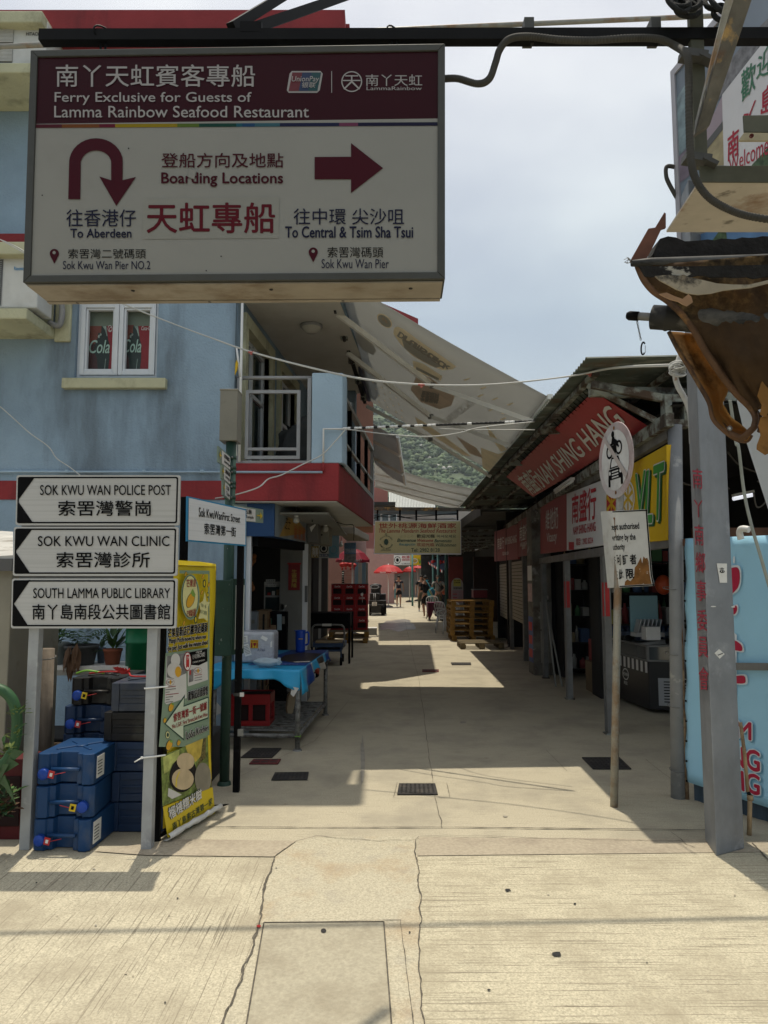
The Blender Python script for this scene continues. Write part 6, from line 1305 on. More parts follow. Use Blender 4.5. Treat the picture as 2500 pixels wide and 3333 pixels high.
# ------------------------------------------------------------------ ground floor shop under the balcony
m_navy = M('navy fascia', (.012,.05,.14),.5, var=.08, vs=3); m_wood = M('plain wood', (.28,.19,.11),.7, var=.2, vs=6, stretch=(1,1,6)); m_lwhite = M('laminate', (.42,.41,.38),.5, var=.06)
m_post = M('white enamel post', (.50,.51,.52),.45, var=.08, vs=5)
sxx = lambda y, o=0.: -1.12 + .115 * (y - FY) + o
g = MB(); z0, z1 = at(Q_(450,438), FY + .12).z, zb0 - .015
xl, xr = at(Q_(305,300), FY + .12).x, at(Q_(582,300), FY + .12).x
g.prism([V((xl, FY + .12, z0)), V((xr, FY + .12, z0)), V((sxx(8.9, xr - sxx(FY + .12)),8.9, z0)), V((sxx(8.9, xr - sxx(FY + .12)) - .3,8.9, z0)), V((xl, FY + .45, z0))],(0,0, z1 - z0), m_navy)
fas = g.build('fascia', house)
fo = xr - sxx(FY + .12); f0 = V((sxx(FY + .13, fo), FY + .13, z1)); f1 = V((sxx(8.88, fo),8.88, z1)); fp = Plane(f0, f1, f0 - V((0,0,.3)))
g = MB(); B = lambda s, t, e=.004: f0.lerp(f1, s) + V((0,0,-(z1 - z0) * t)) + V((e, -e * .1,0))
m_adg = M('ad grey', (.22,.26,.28),.4, var=.3, vs=4); m_ady = M('ad ochre', (.40,.25,.06),.4, var=.15, vs=4)
g.poly([B(0,0), B(1,0), B(1,1), B(0,1)], m_adg); g.poly([B(.12,.98,.006), B(.45,.05,.006), B(.98,.55,.006), B(.9,.7,.006)], m_ady)
for k in range(3): g.wtext('魷', [B(.56 + .14 * k, .45,.009), B(.67 + .14 * k, .45,.009), B(.67 + .14 * k, .95,.009), B(.56 + .14 * k, .95,.009)], M('ad orange', (.45,.12,.03),.4, var=0),.02)
g.wtext('芝士', [B(.3,.3,.009), B(.46,.3,.009), B(.42,.7,.009), B(.26,.7,.009)], m_blk); g.build('advert', fas)
xwl = at((800,1800), FY + .1).x
g = MB(); g.bx(xw - .0, xwl, FY + .1, FY + .24,0, zb0 - .02, m_blue)
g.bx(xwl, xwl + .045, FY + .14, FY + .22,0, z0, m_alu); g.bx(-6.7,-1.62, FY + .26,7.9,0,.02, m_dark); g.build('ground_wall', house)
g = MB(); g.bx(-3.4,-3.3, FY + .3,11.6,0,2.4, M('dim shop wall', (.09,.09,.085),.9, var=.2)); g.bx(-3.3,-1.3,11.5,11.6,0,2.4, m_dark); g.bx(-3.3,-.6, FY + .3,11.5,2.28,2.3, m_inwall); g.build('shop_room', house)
g = MB(); px_, py_ = at(Q_(778,1000),9.4).x, 9.4; g.bx(px_ - .19, px_ + .19, py_, py_ + .3,0,2.28, M('grey plaster pillar', (.20,.20,.185),.85, var=.1)); pil = g.build('pillar', house)
wpx = at(Q_(884,1000),8.75).x; g = MB(); g.bx(wpx - .03, wpx + .03,8.72,8.8,0, z0 - .02, m_post); g.bx(wpx + .0, wpx + .035,8.71,8.719,1.3,1.5, m_grl); g.build('door_post', house)
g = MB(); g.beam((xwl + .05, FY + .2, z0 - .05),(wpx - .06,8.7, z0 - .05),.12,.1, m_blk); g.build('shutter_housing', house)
# red door scroll on the pillar
sc_ = thing('wall_scroll', 'red and gold hanging scroll with four characters on the shop pillar', 'scroll', at(Q_(777,970),9.38)); a, b = at(Q_(722,715),9.385), at(Q_(832,968),9.385)
g = MB(); g.bx(a.x, b.x, 9.38,9.39, b.z, a.z, M('scroll red', (.22,.02,.02),.6, var=.2, vs=12)); g.bx(a.x - .012, b.x + .012,9.37,9.395, a.z, a.z + .02, m_redtape); g.build('cloth', sc_)
pl = Plane((0,9.378,0),(1,9.378,0),(0,9.378,-1)); g = MB(); m_gold = M('gold print', (.48,.34,.07),.4, metal=.3, var=0)
for k, c in enumerate('生意興隆'): g.ptext(pl, c, Q_, (752,765 + 45 * k, 803,806 + 45 * k), m_gold, .004,.02)
g.build('lettering', sc_)
def boxthing(name, lab, cat, f, x0, y0, x1, y1, Y, dep, m, parts=None, zfloor=None, bev=.006):
    a, b = at(f(x0, y0), Y), at(f(x1, y1), Y); z0_ = b.z if zfloor is None else zfloor
    t = thing(name, lab, cat, ((a.x + b.x) / 2, Y + dep / 2, z0_)); g = MB(); g.bx(a.x, b.x, Y, Y + dep, z0_, a.z, m); g.build('body', t, bevel=bev)
    if parts: parts(t, a, b, Y)
    return t
def cab(t, a, b, Y):
    g = MB(); x0, x1 = a.x + .02, b.x - .02; z0, z1 = at(Q_(0,1165), Y).z, at(Q_(0,935), Y).z; zm = at(Q_(0,1028), Y).z
    g.bx(x0, x1, Y - .004, Y - .001, z0, z1, m_bglass); g.build('glass_door', t); g = MB(); g.bx(x0, x1, Y - .014, Y - .005, zm - .012, zm + .012, m_lwhite); g.build('shelf', t)
    g = MB(); pl = Plane((0, Y - .002,0),(1, Y - .002,0),(0, Y - .002,-1))
    for k, (st, y) in enumerate((('不設堂食', 868),('只收現金 請先付款', 898),('多謝合作', 920))): g.prect(pl, Q_, (500,488,520)[k], y - 6,(592,640,600)[k], y + 16, m_offw, .003 + k * .001); g.ptext(pl, st, Q_, ((506,494,526)[k], y - 2,(586,634,594)[k], y + 12), m_blk, .008)
    g.build('notices', t)
    g = MB()
    for k in range(5): g.bx(x0 + .03 + .06 * k, x0 + .07 + .06 * k, Y - .012, Y - .005, zm + .014, zm + .05 + .02 * (k % 3),(m_redtape, m_offw, m_wood)[k % 3])
    g.build('goods', t)
boxthing('display_cabinet', 'white glass fronted cabinet with paper notices inside the shop', 'cabinet', Q_, 482,885,645,1170,9.6,.4, m_lwhite, cab, .0)
def disp(t, a, b, Y):
    g = MB()
    for k in range(4): z = a.z - .1 - .13 * k; g.bx(a.x + .03, b.x - .03, Y - .006, Y - .001, z - .05, z, m_bglass if k % 2 else m_inwall)
    g.build('panel', t)
boxthing('water_dispenser', 'pale grey water dispenser inside the shop behind the black sign post', 'dispenser', Q_, 322,1178,412,1400,9.0,.3, M('dispenser grey', (.28,.31,.34),.4, var=.08), disp, 0)
def shf(t, a, b, Y):
    g = MB(); g.bx(a.x + .1, b.x - .06, Y - .008, Y - .001,.1, a.z - .05, m_dark); g.build('shade_board', t); g = MB()  # near-black board on the solid front paints the shade inside the shelf
    for k in range(5): g.lathe((a.x + .14 + .03 * (k % 3), Y - .02,.25 + .18 * k),[(.012,0),(.012,.09),(.005,.12),(.005,.15)], M('bottle brown', (.12,.04,.015),.3, var=.2),7)
    g.build('bottles', t)
boxthing('bottle_shelf', 'pale wooden shelf of small brown bottles inside the shop', 'shelf', Q_, 412,1165,512,1400,9.1,.35, m_wood, shf, 0)
def blkshelf(t, a, b, Y):
    g = MB()
    for k, (x0, y0, x1, y1, m) in enumerate(((610,1205,655,1360, M('pale blue notice', (.35,.48,.55),.6, var=.1)),(660,1225,685,1300, m_inwall),(520,1240,560,1300, M('dim green', (.03,.10,.06),.6, var=.3)),(540,1310,600,1370, m_wood))): pl = Plane((0, Y, 0),(1, Y, 0),(0, Y, -1)); g.prect(pl, Q_, x0, y0, x1, y1, m, .004)
    g.build('notices', t)
boxthing('stacked_shelf', 'black shelf with a pale blue notice at the back of the shop entrance', 'shelf', Q_, 515,1180,705,1400,9.3,.4, m_blk, blkshelf, 0)
p = at(Q_(670,1140),9.45); g = MB(); g.prism([at(Q_(640,1105),9.4), at(Q_(708,1112),9.4), at(Q_(672,1170),9.4), at(Q_(645,1165),9.4)],(.03,.06,.0), m_paper); g.thing('paper_bundle', 'white folded papers lying on the black shelf in the shop', 'paper', at(Q_(665,1175),9.4))
p = at(Q_(345,740),8.2); g = MB()
for k in range(9): a = k * .7; g.ball(p + V((.05 * math.cos(a),.03 * math.sin(a),.12 - .045 * k)),(.03,.03,.04), M('dried orange', (.22,.08,.02),.7, var=.4, vs=20),1,.6, k)
g.thing('hanging_decoration', 'string of dried orange ornaments just inside the shop doorway', 'decoration', p)
# hanging bulbs, boxes and hanging posters under the balcony
for k, (x, y, r_, Y, lab) in enumerate(((797,280,34,7.75, 'white globe lamp under the balcony nearest the blue fascia'),(1083,368,32,9.2, 'white globe lamp farther along under the balcony'),(1238,523,20,12.2, 'small white globe lamp beyond the hanging beer posters'))):
    p = at(Q_(x, y), Y); rr = r_ * .3315 * Y / 2300; t = thing('globe_lamp', lab, 'lamp', p, 'globe lamps over the shop front'); g = MB(); g.lathe(p, [(rr * math.sin(a),-rr * math.cos(a)) for a in [math.pi * q / 12 for q in range(11)]], M('globe glass', (.46,.45,.40),.2, var=0),18); g.build('globe', t)
    g = MB(); g.lathe(p, [(rr * .5, rr * .86),(rr * .6, rr * 1.0),(rr * .6, rr * 1.7),(rr * .2, rr * 1.9)], m_offw, 12); g.tube([p + V((0,0, rr * 1.9)),(p.x, p.y, zb0 - .02 if k < 2 else 2.35)],.006, m_blk, 6); g.build('holder', t)
def hcab(pts, Y, r_, lab):
    g = MB(); g.tube(spline([at(Q_(*p), Y) for p in pts]), r_, m_blk, 5); g.thing('wire', lab, 'wire', at(Q_(*pts[0]), Y))
hcab([(765,185),(830,150),(955,110),(955,200),(955,300)],8.3,.006, 'black wire looped under the balcony to the grey hanging box')
hcab([(1110,305),(1180,300),(1280,325),(1360,335),(1360,480)],9.9,.005, 'black wire sagging under the far end of the balcony')
for x0, y0, x1, y1, Y, dx, m, lab in ((905,312,1012,500,8.95,.1, M('brown grey box', (.13,.125,.115),.6, var=.2, vs=3), 'dark grey hanging box with a pale splash under the balcony'),(1012,305,1118,520,9.3,.22, M('olive box', (.19,.18,.14),.6, var=.2, vs=3), 'olive grey hanging box behind the globe lamp')):
    a, b = at(Q_(x0, y0), Y), at(Q_(x1, y1), Y); t = thing('hanging_box', lab, 'box', ((a.x + b.x) / 2, Y, b.z)); g = MB(); g.bx(a.x, b.x, Y, Y + .6, b.z, a.z, m); g.build('body', t, bevel=.005)
    g = MB(); pl = Plane((0, Y, 0),(1, Y, 0),(0, Y, -1))
    if x0 < 1000: g.ppoly(pl, [Q_(930,350), Q_(985,318), Q_(990,330), Q_(960,370), Q_(945,400)], m_offw, .004)
    else: g.pdisc(pl, Q_, 1048,425,8,9, m_blk, .004); g.ppoly(pl, [Q_(1020,310), Q_(1110,310), Q_(1108,318), Q_(1022,318)], m_inwall, .004)
    g.build('mark', t)
pY = 11.9
t = thing('hanging_poster', 'row of hanging beverage posters with round emblems beyond the white door post', 'poster', at(Q_(1060,652), pY)); pl = Plane(at(Q_(900,380), pY), at(Q_(1222,375), pY), at(Q_(900,655), pY))
g = MB(); q = [(900,530),(1120,530),(1120,385),(1222,378),(1218,655),(902,650)]; g.prism([pl.hit(Q_(*p)) for p in q],(0,.01,0), M('poster blue grey', (.20,.32,.40),.5, var=.2, vs=4)); g.build('sheet', t)
g = MB(); g.prect(pl, Q_, 902,535,1018,650, M('poster gold', (.36,.26,.10),.5, var=.5, vs=14),.003); g.prect(pl, Q_, 1019,532,1116,650, M('poster pale', (.50,.50,.46),.5, var=.1),.003)
g.ptext(pl, '夠爽', Q_, (955,545,1012,640), m_offw, .007,.03); g.pring(pl, Q_, 1068,560,42,46,9, m_blk, .006); g.pdisc(pl, Q_, 1068,560,20,22, m_blk, .006); g.prect(pl, Q_, 1022,612,1114,640, m_navy, .006); g.ptext(pl, 'BLUE GIRL', Q_, (1026,616,1110,636), m_offw, .009,.02)
g.pring(pl, Q_, 1162,572,38,42,7, M('poster cyan', (.08,.30,.42),.5, var=.1),.006); g.ptext(pl, 'BLUE GIRL', Q_, (1122,616,1210,636), MATS['poster cyan'],.006,.02); g.build('print', t)
t = thing('hanging_poster', 'blue harbour picture poster hanging beside the dark red parasol', 'poster', at(Q_(1325,695),14.5)); pl = Plane(at(Q_(1268,505),14.5), at(Q_(1384,500),14.5), at(Q_(1268,695),14.5))
g = MB(); g.prism([pl.hit(Q_(*p)) for p in ((1268,505),(1384,500),(1384,695),(1268,695))],(0,.012,0), M('poster sea', (.10,.20,.34),.5, var=.3, vs=3)); g.build('sheet', t)
g = MB(); g.prect(pl, Q_, 1270,612,1382,692, M('poster quay', (.20,.18,.17),.5, var=.6, vs=18),.003); g.prect(pl, Q_, 1275,560,1380,600, M('poster skyline', (.30,.36,.44),.5, var=.5, vs=25),.003); g.build('print', t)
# ------------------------------------------------------------------ further houses on the left
m_beige = M('beige render', (.30,.27,.22),.85, var=.12, vs=2, dirt=((.15,.13,.1),2,.5,.7,.5)); m_pink = M('salmon render', (.34,.14,.115),.85, var=.12, vs=1.2, bump=.3, bs=25, dirt=((.30,.14,.12),1.5,.5,.72,.6)); m_pinkp = M('pale pink tile', (.34,.20,.18),.7, var=.08, vs=5)
m_sblue = M('shop front blue', (.16,.27,.36),.6, var=.06)
h2 = thing('shop_house', 'grey brown shop house with a small beige balcony beyond the blue house', 'house', (-1.2,14.5,0))
g = MB(); sd = lambda y, o=0.: side(y, o)
g.hexa([V((sd(13.3,-2.0),13.3,0)), V((-6,13.3,0)), V((-6,13.3,5.4)), V((sd(13.3,-2.0),13.3,5.4)), V((sd(19,-2.0),19,0)), V((-6,19,0)), V((-6,19,5.4)), V((sd(19,-2.0),19,5.4))], m_beige)
g.hexa([V((sd(13.3,-.25),13.3,2.8)), V((-6,13.31,2.8)), V((-6,13.31,5.38)), V((sd(13.3,-.25),13.3,5.38)), V((-.30,19,2.8)), V((-6,18.99,2.8)), V((-6,18.99,5.38)), V((-.30,19,5.38))], M('salmon upper wall', (.42,.21,.15),.85, var=.12, vs=2)); g.build('wall', h2)
g = MB(); ca = at(S_(705,268),13.7); cb2 = atz(S_(430,148), ca.z); g.prism([V((-2, cb2.y - .8, ca.z - .4)), V((cb2.x, cb2.y, ca.z - .4)), V((ca.x, 13.7, ca.z - .4)), V((ca.x + .22,18.6, ca.z - .4)), V((-2,18.6, ca.z - .4))],(0,0,.4), m_red); g.bx(-3,-.4,13.4,18.5,5.4, ca.z - .4, m_beige); g.build('roof_slab', h2)
for k in range(3):
    y0 = 13.5 + 1.8 * k; g = MB()
    for y in (y0, y0 + .75, y0 + 1.5): g.beam((-.29, y, 3.2),(-.29, y, 4.4),.05,.06, m_alu)
    for z in (3.2,4.4): g.beam((-.29, y0, z),(-.29, y0 + 1.5, z),.05,.06, m_alu)
    w_ = g.build('window', h2); g = MB(); g.poly([(-.285, y0,3.2),(-.285, y0 + 1.5,3.2),(-.285, y0 + 1.5,4.4),(-.285, y0,4.4)], m_bglass); g.build('pane', w_)
a, b, c, d = at(Q_(1222,420),12.8), at(Q_(1372,420),12.8), at(Q_(1513,494),15.2), at(Q_(1372,345),12.8)
g = MB(); g.prism([V((a.x, 12.8, a.z)), V((b.x, 12.8, a.z)), V((c.x, 15.2, a.z)), V((a.x, 15.2, a.z))],(0,0, d.z - a.z), m_beige); g.build('balcony', h2, bevel=.02)
g = MB()
for k, (y, wd) in enumerate(((13.45,.4),(14.0,.25),(14.9,.3),(16.0,.5),(17.4,.2))): g.hexa([V((sd(y, -1.99), y, 0)), V((sd(y, -2.2), y, 0)), V((sd(y, -2.2), y, 2.4)), V((sd(y, -1.99), y, 2.4)), V((sd(y + wd, -1.95), y + wd, 0)), V((sd(y + wd, -2.2), y + wd, 0)), V((sd(y + wd, -2.2), y + wd, 2.4)), V((sd(y + wd, -1.95), y + wd, 2.4))],(m_inwall, m_blk, m_inwall, m_blk, m_inwall)[k])
g.build('shop_front', h2)
g = MB(); g.hexa([V((sd(13.4,-1.985),13.4,.1)), V((sd(13.4,-2.02),13.4,.1)), V((sd(13.4,-2.02),13.4,2.2)), V((sd(13.4,-1.985),13.4,2.2)), V((sd(18.8,-1.985),18.8,.1)), V((sd(18.8,-2.02),18.8,.1)), V((sd(18.8,-2.02),18.8,2.2)), V((sd(18.8,-1.985),18.8,2.2))], m_dark); g.build('shade_slab', h2)  # near-black slab on the wall paints the shade of an open shop front
h3 = thing('shop_house', 'pale pink shop house with blue striped columns at street level', 'house', (-2,24,0))
fx3 = lambda x, Y: at(Q_(x, 800), Y).x
g = MB(); yA, yB = 21.5,28.; xA, xB = fx3(1282, yA), at((1192,1800), yB).x
g.hexa([V((xA, yA, 0)), V((-6, yA, 0)), V((-6, yA, 5.2)), V((xA, yA, 5.2)), V((xB, yB, 0)), V((-6, yB, 0)), V((-6, yB, 5.2)), V((xB, yB, 5.2))], m_pinkp); g.build('wall', h3)
for k, (x0, x1, m) in enumerate(((1368,1402, m_sblue),(1403,1440, m_lwhite),(1441,1478, m_sblue),(1479,1500, m_inwall))):
    y0 = 21.6 + 1.6 * k; g = MB(); g.bx(fx3(x0, y0), fx3(x1, y0), y0, y0 + .35,0,2.15, m); g.build('column', h3)
g = MB(); g.bx(fx3(1285,21.4), fx3(1368,21.4),21.4,21.49,0,2.0, m_pinkp)
for k in range(14): g.bx(fx3(1285,21.4), fx3(1368,21.4),21.385,21.4,.1 + .13 * k, .11 + .13 * k, m_pink)
g.build('panel', h3)
h4 = thing('house', 'tall salmon pink house on the left at the far end of the lane', 'house', at((1240,1875),46))
g = MB(); x1 = at(S_(512,1400),46).x; g.bx(-6, x1,46,56,0, at(S_(500,1290),46).z, m_pink); g.bx(-6, at((1282,1830),46).x, 44,46,0,3.4, m_pinkp); g.build('wall', h4)
g = MB(); g.bx(-6, at(S_(560,1500),45).x, 44.2,45.9, at(S_(500,1440),45).z - .2, at(S_(500,1440),45).z, m_dark); g.build('balcony', h4)
for k in range(3):
    g = MB(); x = at((1228 + 26 * k, 1700),45.95).x; g.bx(x - .25, x + .25,45.9,45.99,5.0,6.2, m_alu); w_ = g.build('window', h4); g = MB(); g.bx(x - .2, x + .2,45.88,45.895,5.05,6.15, m_bglass); g.build('pane', w_)
h5 = thing('tin_roof_house', 'house with a pale ribbed tin roof closing the far lane', 'house', at((1320,1875),60))
g = MB(); a, b = at(S_(520,1360),60), at(S_(665,1470),60); g.bx(a.x - .5, b.x + 7,60,70,0, b.z - .2, M('far grey wall', (.25,.24,.23),.9, var=.2, vs=.5)); g.build('wall', h5)
g = MB(); n = 30
for k in range(n): x = a.x + (b.x - a.x + 2) * k / n; g.hexa([V((x, 59.6, b.z - .3)), V((x + .16,59.6, b.z - .3)), V((x + .16,62, a.z)), V((x, 62, a.z)), V((x, 59.6, b.z - .2)), V((x + .1,59.6, b.z - .2)), V((x + .1,62, a.z + .1)), V((x, 62, a.z + .1))], M('pale tin', (.15,.165,.17),.5, metal=.2, var=.1)); 
g.build('roof', h5)
# right row beyond the shed: dark restaurants
r1 = thing('restaurant', 'dark open fronted restaurant beyond the roller shutters on the right', 'restaurant', (4,26,0))
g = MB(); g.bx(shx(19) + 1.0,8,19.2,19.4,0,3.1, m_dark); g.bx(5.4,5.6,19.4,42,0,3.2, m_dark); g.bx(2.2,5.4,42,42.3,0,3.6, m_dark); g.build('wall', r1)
g = MB(); xe = lambda y: 1.85 + .018 * (y - 16); m_tind = M('dark tin', (.05,.05,.045),.8, var=.4, vs=2)
g.hexa([V((xe(21),21,3.05)), V((6,21,3.3)), V((6,21,3.36)), V((xe(21),21,3.12)), V((xe(42),42,3.05)), V((6,42,3.3)), V((6,42,3.36)), V((xe(42),42,3.12))], m_tind); g.hexa([V((xe(21) - .03,21,3.0)), V((xe(21),21,3.0)), V((xe(21),21,3.3)), V((xe(21) - .03,21,3.3)), V((xe(42) - .03,42,3.0)), V((xe(42),42,3.0)), V((xe(42),42,3.3)), V((xe(42) - .03,42,3.3))], m_beige); g.bx(2.3,6,16.5,20.99,3.14,3.2, m_tind); g.bx(2.26,2.3,16.5,20.99,3.05,3.3, m_tind); g.build('roof', r1)
m_cyan = M('sea green post', (.07,.17,.16),.6, var=.15)
for k, (x, y) in enumerate(((2.15,24.5),(2.3,30),(2.5,36),(1.62,40.5))): g = MB(); g.tube([(x, y, 0),(x, y, 3.05)],.06, m_cyan, 10); g.build('post', r1)
g = MB()
for k in range(7): y = 21.5 + 3 * k; g.beam((xe(y), y, 3.0),(5.4, y, 3.1),.05,.06, m_rustw); g.beam((xe(y) + .2, y, 2.98),(xe(y) + 1.2, y + 1.5,2.6),.03,.03, m_rustw)
g.build('rafter', r1)
g = MB(); a = at(J_(1238,640),33); b = at(J_(1380,1000),33); g.bx(a.x, b.x, 33,33.1,0.0, a.z, M('deep red panel', (.12,.02,.018),.7, var=.2)); g.build('partition', r1)
g = MB(); a = at(J_(1480,640),26); b = at(J_(1640,960),26); g.bx(a.x, b.x + .4,26,26.1,0.0, a.z, M('brown panel', (.055,.032,.025),.8, var=.2)); g.build('partition', r1)
# far end: covered market lane with signs
e1 = thing('covered_lane', 'dark roofed end of the lane behind the red parasols', 'building', (.6,62,0))
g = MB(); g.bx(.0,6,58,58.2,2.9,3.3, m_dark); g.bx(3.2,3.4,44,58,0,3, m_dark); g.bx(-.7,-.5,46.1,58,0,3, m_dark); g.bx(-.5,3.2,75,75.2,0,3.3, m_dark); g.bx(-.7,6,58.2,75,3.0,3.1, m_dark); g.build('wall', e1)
for x0, x1, m, lab, tx in ((700,862, m_offw, 'small white sign with a round emblem over the far lane', 1),(864,1032, m_yel, 'small yellow sign with green letters over the far lane', 0)):
    t = thing('shop_sign', lab, 'sign', at(J_((x0 + x1) / 2,720),43)); pl = Plane((0,43,3),(1,43,3),(0,43,2)); a, b = at(J_(x0,624),43), at(J_(x1,722),43); g = MB(); g.bx(a.x, b.x, 43,43.15, b.z, a.z, m); g.build('panel', t); g = MB()
    if tx: g.pring(pl, J_, 735,672,32,36,5, m_blk, .01); g.pdisc(pl, J_, 735,672,14,18, m_blk, .01); g.ptext(pl, '桃源', J_, (780,630,855,658), m_sred, .01,.03); g.ptext(pl, '海鮮酒家', J_, (778,662,857,680), m_sred, .01,.02); g.ptext(pl, 'Tel: 2982 8128', J_, (775,702,855,716), m_blk, .01)
    else: g.ptext(pl, 'VLT', J_, (940,660,1026,712), m_grn, .01,.04); g.pdisc(pl, J_, 905,680,28,24, m_wht, .008); g.pdisc(pl, J_, 905,680,22,18, m_ady, .012)
    g.build('lettering', t)
# yellow restaurant sign hung across the lane on pipes
LY = 20.2
rs2 = thing('restaurant_sign', 'cream yellow restaurant sign with many greetings hung across the lane', 'sign', at(J_(935,615), LY)); pl = Plane(at(J_(513,290), LY), at(J_(1360,285), LY), at(J_(505,610), LY)); q = [pl.hit(J_(*p)) for p in ((513,288),(1360,284),(1362,618),(503,612))]
m_crm = M('sign cream', (.50,.47,.25),.4, var=.06, vs=1.5); m_cred = M('characters red', (.30,.03,.02),.5, var=0); m_dg = M('print dark green', (.03,.07,.05),.5, var=0)
g = MB(); g.slab(q, V((0,.2,0)), m_alu); g.build('box', rs2); g = MB(); g.ppoly(pl, [J_(*p) for p in ((518,294),(1354,290),(1355,606),(510,604))], m_crm, .004); g.build('face', rs2)
g = MB(); t_ = lambda st, b, m, bo=.02, sh=0.: g.ptext(pl, st, J_, b, m, .010, bo, sh)
t_('世外桃源海鮮酒家', (553,310,1312,360), m_cred, .03); t_('The Lamma Mandarin Seafood Restaurant', (553,364,1314,404), m_cred, .01,.3); t_('ようこそ', (758,424,893,452), M('faded print', (.38,.36,.2),.5, var=0),.0); t_('歡迎光臨', (925,420,1100,454), m_blk); t_('어서오세요', (1122,424,1310,454), m_dg)
t_('Bienvenue', (732,462,918,494), m_dg, .03,.3); t_('Welcome', (932,464,1086,494), m_cred, .03,.3); t_('Benvenuto', (1098,468,1266,498), m_dg, .03,.3); t_('Recepción', (750,505,910,538), M('print teal', (.05,.22,.25),.5, var=0),.02,.3); t_('欢迎光临', (925,504,1096,538), m_cred); t_('Willkommen', (1112,508,1312,540), m_dg, .02,.3); t_('Tel: 2982 8128', (870,556,1150,592), m_dg, .02)
g.pdisc(pl, J_, 625,495,22,30, m_dg, .010,14)
for k in range(10): a = k * math.pi / 5 + .3; g.ppoly(pl, [J_(625 + 14 * math.cos(a - .15),495 + 16 * math.sin(a - .15)), J_(625 + 40 * math.cos(a),495 + 40 * math.sin(a)), J_(625 + 14 * math.cos(a + .15),495 + 16 * math.sin(a + .15))], m_dg, .011)
for st, a0, a1 in (('PEACH GARDEN', 200,340),('SEA·FOOD RESTAURANT', 165,15)):
    for k, c in enumerate(st):
        if c == ' ': continue
        a = math.radians(a0 + (a1 - a0) * (k + .5) / len(st)); up = 1 if a0 > 180 else -1; cx, cy = 625 + 62 * math.cos(a),498 + 62 * math.sin(a); tx_, ty_ = -math.sin(a) * up * 5, math.cos(a) * up * 5; ux_, uy_ = math.cos(a) * 7 * up, math.sin(a) * 7 * up
        g.ptext(pl, c, J_, [(cx - tx_ + ux_, cy - ty_ + uy_),(cx + tx_ + ux_, cy + ty_ + uy_),(cx + tx_ - ux_, cy + ty_ - uy_),(cx - tx_ - ux_, cy - ty_ - uy_)], m_dg, .010)
t_('桃源', (612,408,634,442), m_dg, .0); t_('LAMMA ISLAND', (572,566,672,584), m_dg, .0); g.build('lettering', rs2)
gy_ = thing('pipe_gantry', 'rusty beam and grey pipe spanning the lane above the cream yellow sign', 'pipe', at(J_(900,200), LY))
g = MB(); g.beam(at(J_(300,168), LY + .1), at(J_(1700,178), LY + .1),.08,.10, m_angle); g.build('beam', gy_); g = MB(); g.tube([at(J_(300,190), LY + .25), at(J_(760,205), LY + .25), at(J_(1330,210), LY + .25)],.06, M('grey blue pipe', (.28,.33,.36),.5, var=.1),10); g.build('pipe', gy_)
for x in (540,760,920,1115,1325): g = MB(); g.beam(at(J_(x, 180), LY + .05), at(J_(x, 288), LY + .05),.05,.05, m_blk, (0,1,0)); g.build('hanger', gy_)
for k, q in enumerate(([(505,235),(650,250),(750,240),(900,268),(1310,272)],[(505,262),(640,225),(800,255),(1000,240),(1325,215)],[(1120,268),(1220,265),(1290,262),(1330,280)])): g = MB(); g.tube(spline([at(J_(*p), LY + .1 + .1 * k) for p in q]),.012, m_blk if k < 2 else m_offw, 5); g.build('cable', gy_)
# ------------------------------------------------------------------ cloth awnings over the lane
m_awn = M('grey awning cloth', (.47,.47,.45),.85, var=.06, vs=1.2, bump=.5, bs=1.6, dirt=((.38,.37,.345),1.2,.5,.75,.6), trans=.55); m_awt = M('tan print on cloth', (.88,.76,.54),.85, var=.12, vs=4, trans=.5); m_awb = M('brown print on cloth', (.62,.50,.39),.85, var=.15, vs=4, trans=.3); m_awd = M('grey print on cloth', (.36,.34,.30),.85, var=.05, trans=.25); m_arm = M('awning arm', (.74,.73,.68),.5, metal=0, var=.08)
NL, NRt, FL = at(D(722,592),7.2), at(D(1185,858),7.0), at(D(800,866),11.7); ap = Plane(NL, NRt, FL); FR = ap.hit(D(1062,1016))
big = thing('retractable_awning', 'large grey printed cloth awning stretched from the house across the lane', 'awning', (NL + FL) / 2)
g = MB(); NU, NW = 24,16; vv = []
for j in range(NW + 1):
    for i in range(NU + 1):
        u, v = i / NU, j / NW; p = (NL * (1 - u) + NRt * u) * (1 - v) + (FL * (1 - u) + FR * u) * v; vv.append(p - V((0,0,.05 * math.sin(math.pi * u) * (.5 + .5 * v))))
g.add(vv, [(j * (NU + 1) + i, j * (NU + 1) + i + 1,(j + 1) * (NU + 1) + i + 1,(j + 1) * (NU + 1) + i) for j in range(NW) for i in range(NU)], m_awn, True); o = g.build('cloth', big); so = o.modifiers.new('s', 'SOLIDIFY'); so.thickness = .003; so.offset = 1
g = MB(); PE = .075; A = lambda f, pts, m, e: g.ppoly(ap, [f(*p) for p in pts], m, e)
def aoval(cx, cy, rx, ry, rt, m, e, n=22): A(S_, [(cx + rx * math.cos(a) * math.cos(rt) - ry * math.sin(a) * math.sin(rt), cy + rx * math.cos(a) * math.sin(rt) + ry * math.sin(a) * math.cos(rt)) for a in [2 * math.pi * k / n for k in range(n)]], m, e)
A(S_, [(575,290),(600,282),(640,300),(760,390),(880,470),(970,535),(945,555),(880,562),(800,530),(690,470),(610,390),(570,330)], m_awt, PE); A(S_, [(625,360),(680,375),(790,450),(870,535),(840,545),(720,480),(640,420)], m_awn, PE + .004)
for k, c in enumerate('Drumstick'): x, y = 625 + 35.5 * k, 322 + 25.2 * k; w_ = 17; g.ptext(ap, c, S_, [(x - w_ - 10, y + 18),(x + w_ - 10, y + 40),(x + w_ + 8, y + 10),(x - w_ + 8, y - 12)], m_awd, PE + .008,.04)
